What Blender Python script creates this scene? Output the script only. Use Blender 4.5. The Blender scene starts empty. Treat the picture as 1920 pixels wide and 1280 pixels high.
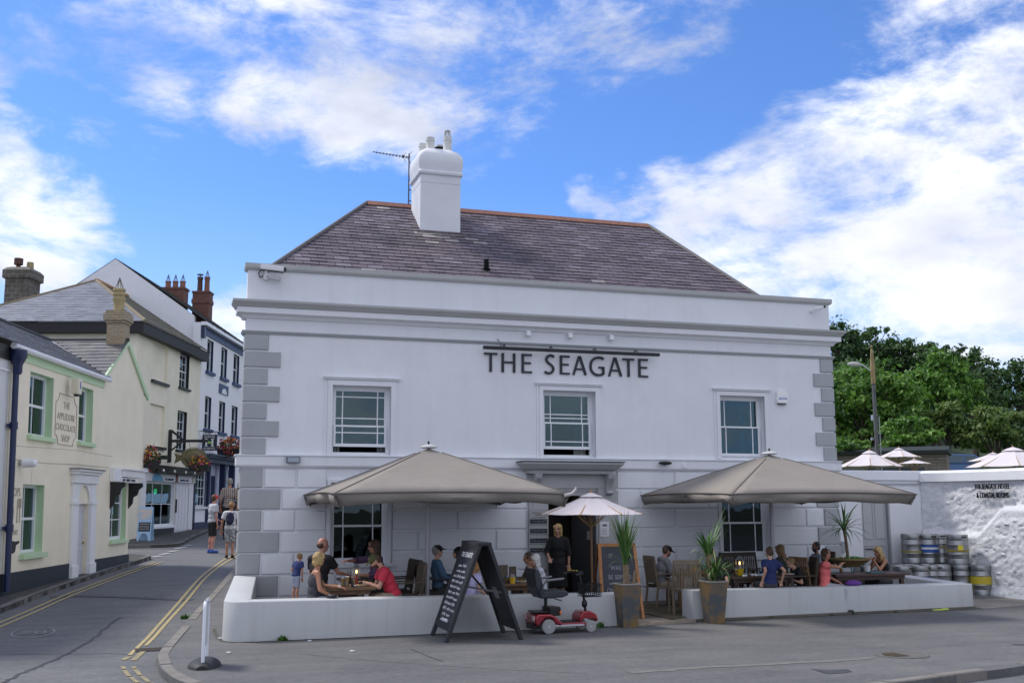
import bpy, bmesh, math, random
import mathutils
from mathutils import Vector, Matrix, noise as mnoise
from math import sin, cos, pi, radians, sqrt, atan2, floor
R = random.Random(7)
sc = bpy.context.scene
COL = sc.collection

# ---------------------------------------------------------------- camera
FPX, PITCH, YAW, ROLL = 2024.5, radians(8.5026), radians(17.5688), radians(-.0846)
cam = bpy.data.cameras.new("camera")
cam.sensor_width = 36.0
cam.lens = FPX / 1920 * 36.0
cam.clip_start = .1
cam.clip_end = 6000
camo = bpy.data.objects.new("camera", cam)
COL.objects.link(camo)
CP = Vector((0, 0, 2.1))
_F = Vector((sin(YAW) * cos(PITCH), cos(YAW) * cos(PITCH), sin(PITCH)))
_r = Vector((cos(YAW), -sin(YAW), 0))
_u = _r.cross(_F)
_R = _r * cos(ROLL) + _u * sin(ROLL)
_U = -_r * sin(ROLL) + _u * cos(ROLL)
m = Matrix((_R, _U, -_F)).transposed().to_4x4()
m.translation = CP
camo.matrix_world = m
sc.camera = camo

def ray(px, py):
    return _F + _R * ((px - 960) / FPX) - _U * ((py - 640) / FPX)
def at(px, py, Y):          # surveyed point: sight line met with the vertical plane at distance Y
    d = ray(px, py)
    return CP + d * ((Y - CP.y) / d.y)
def atz(px, py, Z):         # sight line met with a level plane
    d = ray(px, py)
    return CP + d * ((Z - CP.z) / d.z)
def atd(px, py, D):
    return CP + ray(px, py) * D
def g(y):
    return .025 * max(0.0, min(y, 110) - 19.5)
def atg(px, py, h=0.0):     # sight line met with the sloping street
    z = 0.0
    for i in range(50):
        q = atz(px, py, z)
        z = .5 * z + .5 * (g(q.y) + h)
    return Vector((q.x, q.y, g(q.y) + h))

# ---------------------------------------------------------------- light
SUN_EL, SUN_AZ = radians(52), radians(-48)        # azimuth from +Y, clockwise positive: sun behind the pub, to the left
sun = bpy.data.lights.new("sun", 'SUN')
sun.energy = 2.2
sun.angle = radians(12)
sun.color = (1.0, .95, .87)
suno = bpy.data.objects.new("sun", sun)
COL.objects.link(suno)
sdir = Vector((sin(SUN_AZ) * cos(SUN_EL), cos(SUN_AZ) * cos(SUN_EL), sin(SUN_EL)))
suno.rotation_euler = (-sdir).to_track_quat('-Z', 'Y').to_euler()
suno.location = sdir * 60

sc.view_settings.view_transform = 'Standard'
sc.view_settings.look = 'None'
sc.view_settings.exposure = 0.56
sc.view_settings.gamma = 1.0

def new_world():
    w = bpy.data.worlds.new("World")
    sc.world = w
    w.use_nodes = True
    nt = w.node_tree
    nt.nodes.clear()
    N = nt.nodes.new
    L = nt.links.new
    out = N('ShaderNodeOutputWorld')
    bg = N('ShaderNodeBackground')
    sky = N('ShaderNodeTexSky')
    sky.sky_type = 'NISHITA'
    sky.sun_disc = False
    sky.sun_elevation = SUN_EL
    sky.sun_rotation = SUN_AZ
    sky.air_density = 1.0
    sky.dust_density = .4
    sky.ozone_density = 2.0
    tint = N('ShaderNodeMix'); tint.data_type = 'RGBA'; tint.blend_type = 'MULTIPLY'
    tint.inputs[0].default_value = 1.0
    L(sky.outputs[0], tint.inputs[6])
    tint.inputs[7].default_value = (SKY_TINT[0], SKY_TINT[1], SKY_TINT[2], 1)
    tc = N('ShaderNodeTexCoord')
    # warp the direction a little so that cloud outlines are torn
    n1 = N('ShaderNodeTexNoise'); n1.inputs['Scale'].default_value = 6.0; n1.inputs['Detail'].default_value = 8
    L(tc.outputs['Generated'], n1.inputs['Vector'])
    s1 = N('ShaderNodeVectorMath'); s1.operation = 'SUBTRACT'; s1.inputs[1].default_value = (.5, .5, .5)
    L(n1.outputs['Color'], s1.inputs[0])
    s2 = N('ShaderNodeVectorMath'); s2.operation = 'SCALE'; s2.inputs['Scale'].default_value = .16
    L(s1.outputs[0], s2.inputs[0])
    s3 = N('ShaderNodeVectorMath'); s3.operation = 'ADD'
    L(tc.outputs['Generated'], s3.inputs[0]); L(s2.outputs[0], s3.inputs[1])
    s4 = N('ShaderNodeVectorMath'); s4.operation = 'NORMALIZE'
    L(s3.outputs[0], s4.inputs[0])
    total = None
    def math_(op, a, b=None, clamp=False):
        n = N('ShaderNodeMath'); n.operation = op; n.use_clamp = clamp
        for i, x in enumerate((a, b)):
            if x is None: continue
            if isinstance(x, (int, float)): n.inputs[i].default_value = x
            else: L(x, n.inputs[i])
        return n.outputs[0]
    for (az, el, rad, wt) in CLOUDS:      # cloud banks by azimuth / elevation in the sky, in degrees
        a, e = radians(az), radians(el)
        d = (sin(a) * cos(e), cos(a) * cos(e), sin(e))
        dt = N('ShaderNodeVectorMath'); dt.operation = 'DOT_PRODUCT'; dt.inputs[1].default_value = d
        L(s4.outputs[0], dt.inputs[0])
        mr = N('ShaderNodeMapRange'); mr.interpolation_type = 'SMOOTHSTEP'
        mr.inputs['From Min'].default_value = cos(radians(rad * 1.35)); mr.inputs['From Max'].default_value = cos(radians(rad * .1))
        mr.inputs['To Max'].default_value = wt
        L(dt.outputs['Value'], mr.inputs['Value'])
        total = mr.outputs[0] if total is None else math_('MAXIMUM', total, mr.outputs[0])
    mp = N('ShaderNodeMapping'); mp.inputs['Scale'].default_value = (1, 1, 2.2)
    mp.inputs['Rotation'].default_value = (0.0, radians(14), 0)
    L(tc.outputs['Generated'], mp.inputs['Vector'])
    n2 = N('ShaderNodeTexNoise'); n2.inputs['Scale'].default_value = 6.5; n2.inputs['Detail'].default_value = 9; n2.inputs['Roughness'].default_value = .64
    n2.inputs['Distortion'].default_value = .2
    L(mp.outputs[0], n2.inputs['Vector'])
    v = math_('ADD', math_('MULTIPLY', math_('SUBTRACT', n2.outputs[0], .5), 3.0), total)
    mk = N('ShaderNodeMapRange'); mk.interpolation_type = 'SMOOTHSTEP'
    mk.inputs['From Min'].default_value = .36; mk.inputs['From Max'].default_value = 1.18
    L(v, mk.inputs['Value'])
    # grey undersides / white tops from a softer, larger noise
    n3 = N('ShaderNodeTexNoise'); n3.inputs['Scale'].default_value = 4.2; n3.inputs['Detail'].default_value = 6
    L(mp.outputs[0], n3.inputs['Vector'])
    cr = N('ShaderNodeValToRGB')
    cr.color_ramp.elements[0].position = .36; cr.color_ramp.elements[0].color = (*CLOUD_DARK, 1)
    cr.color_ramp.elements[1].position = .62; cr.color_ramp.elements[1].color = (*CLOUD_LIGHT, 1)
    L(n3.outputs[0], cr.inputs[0])
    # pale band of thin haze low over the horizon
    sz = N('ShaderNodeSeparateXYZ'); L(tc.outputs['Generated'], sz.inputs[0])
    hz = N('ShaderNodeMapRange'); hz.interpolation_type = 'SMOOTHSTEP'; hz.inputs['From Min'].default_value = .30; hz.inputs['From Max'].default_value = -.02; hz.inputs['To Max'].default_value = .85
    L(sz.outputs[2], hz.inputs['Value'])
    hm = N('ShaderNodeMix'); hm.data_type = 'RGBA'; L(hz.outputs[0], hm.inputs[0]); L(tint.outputs[2], hm.inputs[6]); hm.inputs[7].default_value = (3.9, 5.4, 8.2, 1)
    mx = N('ShaderNodeMix'); mx.data_type = 'RGBA'
    L(mk.outputs[0], mx.inputs[0]); L(hm.outputs[2], mx.inputs[6]); L(cr.outputs[0], mx.inputs[7])
    L(mx.outputs[2], bg.inputs['Color'])
    bg.inputs['Strength'].default_value = .1
    L(bg.outputs[0], out.inputs[0])

def pxdir(px, py):
    d = ray(px, py).normalized()
    return math.degrees(atan2(d.x, d.y)), math.degrees(math.asin(d.z))
SKY_TINT = (.57, .825, 1.27)
CLOUD_DARK = (4.0, 4.4, 5.6)
CLOUD_LIGHT = (8.2, 8.3, 8.8)
CLOUDS = []
for (px, py, r, wt) in ((1300, 405, 3.2, .9), (1420, 360, 4.5, 1.0), (1580, 340, 6, 1.05), (1720, 420, 8, 1.1), (1850, 330, 9, .95),
                        (1890, 180, 6.5, .9), (1880, 40, 6, .8), (1800, 70, 4.5, .7), (1640, 520, 6, .95), (1350, 470, 3.5, .85), (1450, 500, 4.5, .95), (1560, 470, 5, 1.0), (1250, 400, 2.4, .8), (1150, 395, 1.8, .7), (1700, 430, 6, 1.1), (1850, 420, 7, 1.1), (1880, 560, 7, .85), (1780, 620, 5, .7),
                        (600, 150, 4.6, .9), (700, 130, 5, .85), (800, 125, 3.0, .5), (560, 190, 3, .6), (230, 60, 5.0, .6), (110, 80, 3.5, .48), (310, 120, 3, .6),
                        (450, 30, 4.5, .78), (800, 10, 7, .75), (1050, 20, 6, .78), (1230, 40, 5, .72), (620, 60, 4, .8), (680, 170, 4, .8), (1000, 185, 3, .55), (900, 215, 3, .5),
                        (-10, 270, 2.6, .8), (-20, 230, 2.6, .8), (20, 390, 2.2, .7), (60, 300, 2.2, .5), (120, 430, 3.0, .72), (30, 420, 2.6, .7), (180, 450, 2.4, .6), (20, 25, 2.5, .7), (40, 140, 2, .75), (440, 600, 3, .8), (330, 190, 1.6, .4),
                        (90, 560, 2.5, .5), (430, 520, 2.5, .5)):
    a, e = pxdir(px, py)
    CLOUDS.append((a, e, r, wt))
for (a, e, r, wt) in ((62, 25, 22, 1.1), (95, 20, 28, 1.15), (140, 30, 30, 1.15), (185, 25, 30, 1.15), (225, 30, 28, 1.15), (265, 18, 26, 1.1), (300, 30, 18, .9), (120, 60, 26, 1.15), (240, 60, 26, 1.15), (180, 62, 24, 1.15), (30, 72, 16, .6), (340, 60, 12, .6), (100, 0, 40, 1.0), (180, 0, 40, 1.0), (260, 0, 40, 1.0)):
    CLOUDS.append((a, e, r, wt))     # unseen denser cloud cover, added behind and beside the viewer for neutral fill light
new_world()

# ---------------------------------------------------------------- materials
MATS = {}
def M(name, col=(.5, .5, .5), rough=.6, metal=0.0, var=.0, vscale=3.0, bump=0.0, bscale=30.0, col2=None, spec=.5, emit=0.0, mott=None, coat=0.0):
    if name in MATS: return MATS[name]
    mt = bpy.data.materials.new(name)
    mt.use_nodes = True
    nt = mt.node_tree
    b = nt.nodes['Principled BSDF']
    b.inputs['Base Color'].default_value = (*col, 1)
    b.inputs['Roughness'].default_value = rough
    b.inputs['Metallic'].default_value = metal
    b.inputs['Specular IOR Level'].default_value = spec
    if coat: b.inputs['Coat Weight'].default_value = coat
    if emit:
        b.inputs['Emission Color'].default_value = (*col, 1)
        b.inputs['Emission Strength'].default_value = emit
    L = nt.links.new
    if var or col2 or bump:
        tc = nt.nodes.new('ShaderNodeTexCoord')
    if var or col2:
        n = nt.nodes.new('ShaderNodeTexNoise')
        n.inputs['Scale'].default_value = vscale
        n.inputs['Detail'].default_value = 7
        n.inputs['Roughness'].default_value = .65
        L(tc.outputs['Object'], n.inputs['Vector'])
        cr = nt.nodes.new('ShaderNodeValToRGB')
        c2 = col2 or tuple(min(1, c * (1 + var)) for c in col)
        c1 = col if col2 else tuple(c * (1 - var) for c in col)
        lo, hi = mott or (.3, .7)
        cr.color_ramp.elements[0].position = lo
        cr.color_ramp.elements[1].position = hi
        cr.color_ramp.elements[0].color = (*c1, 1)
        cr.color_ramp.elements[1].color = (*c2, 1)
        L(n.outputs[0], cr.inputs[0])
        L(cr.outputs[0], b.inputs['Base Color'])
    if bump:
        n2 = nt.nodes.new('ShaderNodeTexNoise')
        n2.inputs['Scale'].default_value = bscale
        n2.inputs['Detail'].default_value = 5
        L(tc.outputs['Object'], n2.inputs['Vector'])
        bp = nt.nodes.new('ShaderNodeBump')
        bp.inputs['Strength'].default_value = bump
        bp.inputs['Distance'].default_value = .02
        L(n2.outputs[0], bp.inputs['Height'])
        L(bp.outputs[0], b.inputs['Normal'])
    MATS[name] = mt
    return mt

def glass_mat(name, tint=(.45, .55, .56), refl=.06):
    if name in MATS: return MATS[name]
    mt = bpy.data.materials.new(name); mt.use_nodes = True
    nt = mt.node_tree; nt.nodes.clear()
    N, L = nt.nodes.new, nt.links.new
    o = N('ShaderNodeOutputMaterial'); mx = N('ShaderNodeMixShader')
    t = N('ShaderNodeBsdfTransparent'); t.inputs[0].default_value = (*tint, 1)
    gl = N('ShaderNodeBsdfGlossy'); gl.inputs['Color'].default_value = (.72, .90, .95, 1); gl.inputs['Roughness'].default_value = .015
    fr = N('ShaderNodeFresnel'); fr.inputs[0].default_value = 1.5
    ad = N('ShaderNodeMath'); ad.operation = 'ADD'; ad.inputs[1].default_value = refl; ad.use_clamp = True
    L(fr.outputs[0], ad.inputs[0]); L(ad.outputs[0], mx.inputs[0]); L(t.outputs[0], mx.inputs[1]); L(gl.outputs[0], mx.inputs[2]); L(mx.outputs[0], o.inputs[0])
    tc = N('ShaderNodeTexCoord'); n2 = N('ShaderNodeTexNoise'); n2.inputs['Scale'].default_value = 1.6
    bp = N('ShaderNodeBump'); bp.inputs['Strength'].default_value = .06; bp.inputs['Distance'].default_value = .05
    L(tc.outputs['Object'], n2.inputs['Vector']); L(n2.outputs[0], bp.inputs['Height']); L(bp.outputs[0], gl.inputs['Normal'])
    MATS[name] = mt
    return mt

def brick_mat(name, c1, c2, mortar, bw, bh, ms, rough=.75, bump=.5, scale=1.0, mode='XZ', stain=None, smooth=.1, offset=.5, squash=None):
    """brick / slate courses laid on the object's own axes"""
    if name in MATS: return MATS[name]
    mt = bpy.data.materials.new(name); mt.use_nodes = True
    nt = mt.node_tree; b = nt.nodes['Principled BSDF']; N, L = nt.nodes.new, nt.links.new
    tc = N('ShaderNodeTexCoord'); sp = N('ShaderNodeSeparateXYZ'); cb = N('ShaderNodeCombineXYZ')
    L(tc.outputs['Object'], sp.inputs[0])
    ix = {'X': 0, 'Y': 1, 'Z': 2}
    if mode == 'WRAP':       # x+y along, z up
        ad = N('ShaderNodeMath'); L(sp.outputs[0], ad.inputs[0]); L(sp.outputs[1], ad.inputs[1]); L(ad.outputs[0], cb.inputs[0]); L(sp.outputs[2], cb.inputs[1])
    else:
        L(sp.outputs[ix[mode[0]]], cb.inputs[0]); L(sp.outputs[ix[mode[1]]], cb.inputs[1])
    nz = N('ShaderNodeTexNoise'); nz.inputs['Scale'].default_value = 4.0
    L(tc.outputs['Object'], nz.inputs['Vector'])
    sb = N('ShaderNodeVectorMath'); sb.operation = 'MULTIPLY_ADD'; sb.inputs[1].default_value = (.02, .02, .02)
    L(nz.outputs['Color'], sb.inputs[0]); L(cb.outputs[0], sb.inputs[2])
    br = N('ShaderNodeTexBrick'); L(sb.outputs[0], br.inputs['Vector'])
    br.inputs['Color1'].default_value = (*c1, 1); br.inputs['Color2'].default_value = (*c2, 1); br.inputs['Mortar'].default_value = (*mortar, 1)
    br.inputs['Scale'].default_value = scale; br.inputs['Mortar Size'].default_value = ms; br.inputs['Mortar Smooth'].default_value = smooth
    br.inputs['Brick Width'].default_value = bw; br.inputs['Row Height'].default_value = bh; br.inputs['Bias'].default_value = 0
    br.offset = offset
    src = br.outputs['Color']
    for st in (stain or []):   # (colour, noise scale, lo, hi, amount)
        n = N('ShaderNodeTexNoise'); n.inputs['Scale'].default_value = st[1]; n.inputs['Detail'].default_value = 8; n.inputs['Roughness'].default_value = .7
        L(tc.outputs['Object'], n.inputs['Vector'])
        mr = N('ShaderNodeMapRange'); mr.inputs['From Min'].default_value = st[2]; mr.inputs['From Max'].default_value = st[3]; mr.inputs['To Max'].default_value = st[4]
        L(n.outputs[0], mr.inputs[0])
        mx = N('ShaderNodeMix'); mx.data_type = 'RGBA'; L(mr.outputs[0], mx.inputs[0]); L(src, mx.inputs[6]); mx.inputs[7].default_value = (*st[0], 1)
        src = mx.outputs[2]
    L(src, b.inputs['Base Color'])
    b.inputs['Roughness'].default_value = rough
    bp = N('ShaderNodeBump'); bp.inputs['Strength'].default_value = bump; bp.inputs['Distance'].default_value = .015; bp.invert = True
    L(br.outputs['Fac'], bp.inputs['Height']); L(bp.outputs[0], b.inputs['Normal'])
    MATS[name] = mt
    return mt

# ---------------------------------------------------------------- mesh builder
class MB:
    def __init__(s):
        s.v = []; s.f = []; s.mi = []; s.m = 0; s.T = None
    def av(s, pts):
        i0 = len(s.v)
        for p in pts:
            p = Vector(p)
            if s.T is not None: p = s.T @ p
            s.v.append(p)
        return i0
    def af(s, idx, m=None):
        s.f.append(tuple(idx)); s.mi.append(s.m if m is None else m)
    def face(s, pts):
        i = s.av(pts); s.af(range(i, i + len(pts)))
    def box(s, x0, x1, y0, y1, z0, z1):
        i = s.av([(x0, y0, z0), (x1, y0, z0), (x1, y1, z0), (x0, y1, z0), (x0, y0, z1), (x1, y0, z1), (x1, y1, z1), (x0, y1, z1)])
        for q in ((0, 3, 2, 1), (4, 5, 6, 7), (0, 1, 5, 4), (1, 2, 6, 5), (2, 3, 7, 6), (3, 0, 4, 7)): s.af([i + k for k in q])
        return s
    def cbox(s, c, sx, sy, sz, rot=None):
        o = s.T
        mt = Matrix.Translation(Vector(c)) @ (rot.to_4x4() if rot is not None else Matrix.Identity(4))
        s.T = mt if o is None else o @ mt
        s.box(-sx / 2, sx / 2, -sy / 2, sy / 2, -sz / 2, sz / 2)
        s.T = o
        return s
    def bar(s, p0, p1, w, h, up=(0, 0, 1)):
        p0, p1 = Vector(p0), Vector(p1)
        d = (p1 - p0); ln = d.length; d.normalize()
        u = Vector(up)
        if abs(d.dot(u)) > .98: u = Vector((0, 1, 0))
        a = d.cross(u).normalized(); b = a.cross(d)
        i = s.av([p + a * (w / 2 * sx) + b * (h / 2 * sz) for p in (p0, p1) for sx, sz in ((-1, -1), (1, -1), (1, 1), (-1, 1))])
        for q in ((0, 1, 2, 3), (7, 6, 5, 4), (0, 4, 5, 1), (1, 5, 6, 2), (2, 6, 7, 3), (3, 7, 4, 0)): s.af([i + k for k in q])
        return s
    def ring(s, c, a, b, n):
        return [Vector(c) + a * cos(2 * pi * k / n) + b * sin(2 * pi * k / n) for k in range(n)]
    def rings(s, rr, cap=True, closed=False):
        n = len(rr[0]); ids = [s.av(r) for r in rr]
        m = len(rr)
        for j in range(m if closed else m - 1):
            A, B = ids[j], ids[(j + 1) % m]
            for k in range(n):
                k2 = (k + 1) % n
                s.af([A + k, A + k2, B + k2, B + k])
        if cap and not closed:
            s.af([ids[0] + k for k in range(n)][::-1]); s.af([ids[-1] + k for k in range(n)])
        return s
    def cyl(s, p0, p1, r0, r1=None, n=12, cap=True):
        r1 = r0 if r1 is None else r1
        p0, p1 = Vector(p0), Vector(p1); d = (p1 - p0).normalized()
        u = Vector((0, 0, 1)) if abs(d.z) < .95 else Vector((1, 0, 0))
        a = d.cross(u).normalized(); b = d.cross(a) * -1
        b = a.cross(d) * -1
        return s.rings([s.ring(p0, a * r0, b * r0, n), s.ring(p1, a * r1, b * r1, n)], cap)
    def tube(s, pts, r, n=8, closed=False):
        pts = [Vector(p) for p in pts]; rr = []
        N = len(pts); prev = None
        for i, p in enumerate(pts):
            if closed: d = pts[(i + 1) % N] - pts[i - 1]
            else: d = pts[min(i + 1, N - 1)] - pts[max(i - 1, 0)]
            d.normalize()
            if prev is None:
                u = Vector((0, 0, 1)) if abs(d.z) < .9 else Vector((1, 0, 0))
                a = d.cross(u).normalized()
            else:
                a = (prev - d * prev.dot(d)).normalized()
            prev = a
            b = d.cross(a)
            rad = r[i] if isinstance(r, (list, tuple)) else r
            rr.append(s.ring(p, a * rad, b * rad, n))
        return s.rings(rr, True, closed)
    def lathe(s, prof, n=20, c=(0, 0, 0), cap=True):
        c = Vector(c)
        return s.rings([s.ring(c + Vector((0, 0, z)), Vector((r, 0, 0)), Vector((0, r, 0)), n) for r, z in prof], cap)
    def prism(s, poly, f0, f1):
        """poly: 2-D points (counter-clockwise); f0/f1 map (a,b) to 3-D on the two faces"""
        n = len(poly)
        i = s.av([f0(*p) for p in poly]); j = s.av([f1(*p) for p in poly])
        s.af([i + k for k in range(n)]); s.af([j + k for k in range(n)][::-1])
        for k in range(n):
            k2 = (k + 1) % n
            s.af([i + k2, i + k, j + k, j + k2])
        return s
    def zprism(s, poly, z0, z1):
        return s.prism(poly, lambda a, b: (a, b, z1), lambda a, b: (a, b, z0))
    def ell(s, c, r, rot=None, n=14, mz=9):
        c = Vector(c); rr = []
        if isinstance(r, (int, float)): r = (r, r, r)
        rot = rot or Matrix.Identity(3)
        i0 = s.av([c + rot @ Vector((0, 0, -r[2]))])
        ids = []
        for j in range(1, mz):
            t = -pi / 2 + pi * j / mz
            ids.append(s.av([c + rot @ Vector((r[0] * cos(t) * cos(2 * pi * k / n), r[1] * cos(t) * sin(2 * pi * k / n), r[2] * sin(t))) for k in range(n)]))
        i1 = s.av([c + rot @ Vector((0, 0, r[2]))])
        for k in range(n):
            k2 = (k + 1) % n
            s.af([i0, ids[0] + k2, ids[0] + k]); s.af([i1, ids[-1] + k, ids[-1] + k2])
            for j in range(len(ids) - 1):
                s.af([ids[j] + k, ids[j] + k2, ids[j + 1] + k2, ids[j + 1] + k])
        return s
    def cap2(s, p0, p1, r0, r1, n=12):
        """capsule with two radii (closed)"""
        p0, p1 = Vector(p0), Vector(p1); d = p1 - p0
        if d.length < 1e-6: return s.ell(p0, max(r0, r1))
        d.normalize()
        u = Vector((0, 0, 1)) if abs(d.z) < .9 else Vector((1, 0, 0))
        a = d.cross(u).normalized(); b = d.cross(a)
        rr = []
        for t in (-80, -50, -22, 0):
            t = radians(t); rr.append(s.ring(p0 + d * (r0 * sin(t)), a * (r0 * cos(t)), b * (r0 * cos(t)), n))
        for t in (0, 22, 50, 80):
            t = radians(t); rr.append(s.ring(p1 + d * (r1 * sin(t)), a * (r1 * cos(t)), b * (r1 * cos(t)), n))
        return s.rings(rr)
    def mesh(s, name, mats, smooth=False, ang=40):
        me = bpy.data.meshes.new(name)
        me.from_pydata([tuple(v) for v in s.v], [], s.f)
        ml = mats if isinstance(mats, (list, tuple)) else [mats]
        for mt in ml: me.materials.append(mt)
        if len(ml) > 1: me.polygons.foreach_set('material_index', s.mi)
        bm = bmesh.new(); bm.from_mesh(me)
        bmesh.ops.recalc_face_normals(bm, faces=bm.faces)
        bm.to_mesh(me); bm.free()
        if smooth:
            me.shade_smooth()
            me.set_sharp_from_angle(angle=radians(ang))
        return me
    def build(s, name, mats, parent=None, smooth=False, bevel=0.0, loc=None, rz=0.0, ang=40, seg=2):
        o = bpy.data.objects.new(name, s.mesh(name, mats, smooth, ang))
        COL.objects.link(o)
        if parent is not None: o.parent = parent
        if loc is not None: o.location = loc
        if rz: o.rotation_euler = (0, 0, rz)
        if bevel:
            md = o.modifiers.new('bevel', 'BEVEL'); md.width = bevel; md.segments = seg; md.limit_method = 'ANGLE'; md.angle_limit = radians(40)
        return o

def tag(o, label=None, cat=None, group=None, kind=None):
    if label: o['label'] = label
    if cat: o['category'] = cat
    if group: o['group'] = group
    if kind: o['kind'] = kind
    return o
def thing(name, label, cat, loc=(0, 0, 0), rz=0.0, group=None):
    o = bpy.data.objects.new(name, None); COL.objects.link(o)
    o.empty_display_size = .2
    o.location = loc; o.rotation_euler = (0, 0, rz)
    return tag(o, label, cat, group)
def dup(root, loc=None, rz=None, label=None, group=None, scale=None):
    kids = {}
    r = root.copy(); COL.objects.link(r)
    if loc is not None: r.location = loc
    if rz is not None: r.rotation_euler = (0, 0, rz)
    if scale is not None: r.scale = (scale,) * 3 if isinstance(scale, (int, float)) else scale
    if label: r['label'] = label
    if group: r['group'] = group
    for ch in list(root.children):
        c = ch.copy(); COL.objects.link(c); c.parent = r
        for gch in list(ch.children):
            d = gch.copy(); COL.objects.link(d); d.parent = c
    return r

def text_mesh(txt, size, ext=.004, align='CENTER', sx=1.0, space=1.0):
    cu = bpy.data.curves.new('lettering', 'FONT')
    cu.body = txt; cu.size = size; cu.extrude = ext; cu.align_x = align; cu.space_character = space
    cu.resolution_u = 3
    o = bpy.data.objects.new('lettering', cu); COL.objects.link(o)
    bpy.context.view_layer.update()
    me = bpy.data.meshes.new_from_object(o.evaluated_get(bpy.context.evaluated_depsgraph_get()))
    bpy.data.objects.remove(o); bpy.data.curves.remove(cu)
    if sx != 1.0:
        for v in me.vertices: v.co.x *= sx
    return me
def put_text(name, txt, size, mat, o, ex, ez, parent=None, ext=.004, align='CENTER', sx=1.0, space=1.0):
    """lay writing with its baseline origin at o, running along ex with ez up"""
    me = text_mesh(txt, size, ext, align, sx, space)
    ex, ez = Vector(ex).normalized(), Vector(ez).normalized()
    n = ex.cross(ez)
    mt = Matrix((ex, ez, n)).transposed().to_4x4(); mt.translation = Vector(o)
    me.transform(mt)
    me.materials.clear(); me.materials.append(mat)
    ob = bpy.data.objects.new(name, me); COL.objects.link(ob)
    if parent is not None: ob.parent = parent
    return ob
def scribble(mb, o, ex, ez, w, h, rnd, r=.0035, n=None):
    """one word of joined-up chalk handwriting"""
    ex, ez = Vector(ex).normalized(), Vector(ez).normalized(); nn = ex.cross(ez)
    k = n or max(4, int(w / h * 3)); pts = []
    for i in range(k + 1):
        zz = h * (rnd.uniform(.6, 1.0) if i % 2 else rnd.uniform(0, .25))
        pts.append(Vector(o) + ex * (w * i / k + rnd.uniform(-.2, .2) * w / k) + ez * zz)
    mb.tube(pts, r, 4)

# common paints
def painted_render(name, col, amt=.10):
    mt = M(name, col, .78, var=.035, vscale=.9, bump=.12, bscale=25)
    nt = mt.node_tree; b = nt.nodes['Principled BSDF']; N, L = nt.nodes.new, nt.links.new
    src = b.inputs['Base Color'].links[0].from_socket
    tc = N('ShaderNodeTexCoord')
    def lay(src, scale, nscale, lo, hi, c, a):
        mp = N('ShaderNodeMapping'); mp.inputs['Scale'].default_value = scale; L(tc.outputs['Object'], mp.inputs[0])
        n = N('ShaderNodeTexNoise'); n.inputs['Scale'].default_value = nscale; n.inputs['Detail'].default_value = 7; n.inputs['Roughness'].default_value = .65; L(mp.outputs[0], n.inputs['Vector'])
        mr = N('ShaderNodeMapRange'); mr.inputs['From Min'].default_value = lo; mr.inputs['From Max'].default_value = hi; mr.inputs['To Max'].default_value = a; L(n.outputs[0], mr.inputs[0])
        mx = N('ShaderNodeMix'); mx.data_type = 'RGBA'; L(mr.outputs[0], mx.inputs[0]); L(src, mx.inputs[6]); mx.inputs[7].default_value = (*c, 1); return mx.outputs[2]
    src = lay(src, (5, 5, .28), 1.0, .50, .78, tuple(x * .70 for x in col), amt * 2.2)      # old rain runs
    src = lay(src, (1, 1, 1), .55, .52, .62, tuple(min(.86, x * 1.07) for x in col), .5)     # patches of repainting
    src = lay(src, (1, 1, 1), 13, .66, .74, (.42, .42, .40), amt * 1.6)                     # scuffs
    L(src, b.inputs['Base Color']); return mt
WHITE = painted_render('white_render', (.74, .75, .785))
GREYP = M('grey_masonry_paint', (.37, .385, .40), .7, var=.06, vscale=2, bump=.1, bscale=30)
GREYD = M('grey_trim_paint', (.42, .42, .42), .6, var=.05, vscale=2)
WOODW = M('white_gloss_timber', (.78, .79, .82), .35)
BLACK = M('black_paint', (.012, .013, .016), .45)
BLACKM = M('black_metal', (.015, .015, .018), .35, metal=.3)
STEEL = M('brushed_steel', (.33, .335, .34), .4, metal=1.0, var=.1, vscale=6)
GALV = M('galvanised_steel', (.5, .52, .54), .45, metal=.8)
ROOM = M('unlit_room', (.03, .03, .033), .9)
GLASS = glass_mat('window_glass', (.34, .54, .58), .03)
DGLASS = glass_mat('dark_window_glass', (.25, .28, .3), .0)
CURT = M('pale_curtain', (.42, .44, .42), .9, var=.2, vscale=8)
CREAMW = M('cream_render', (.81, .745, .595), .8, var=.06, vscale=1.2, bump=.12, bscale=25)
CREAM2 = M('pale_cream_render', (.80, .745, .60), .8, var=.07, vscale=1.0, bump=.1, bscale=20)
MINT = M('mint_green_paint', (.50, .66, .42), .5)
NAVY = M('navy_paint', (.012, .022, .075), .4)
NAVYP = M('dark_plinth_paint', (.012, .02, .032), .6)
TERRA = M('terracotta', (.25, .115, .08), .75, var=.25, vscale=7)

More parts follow.
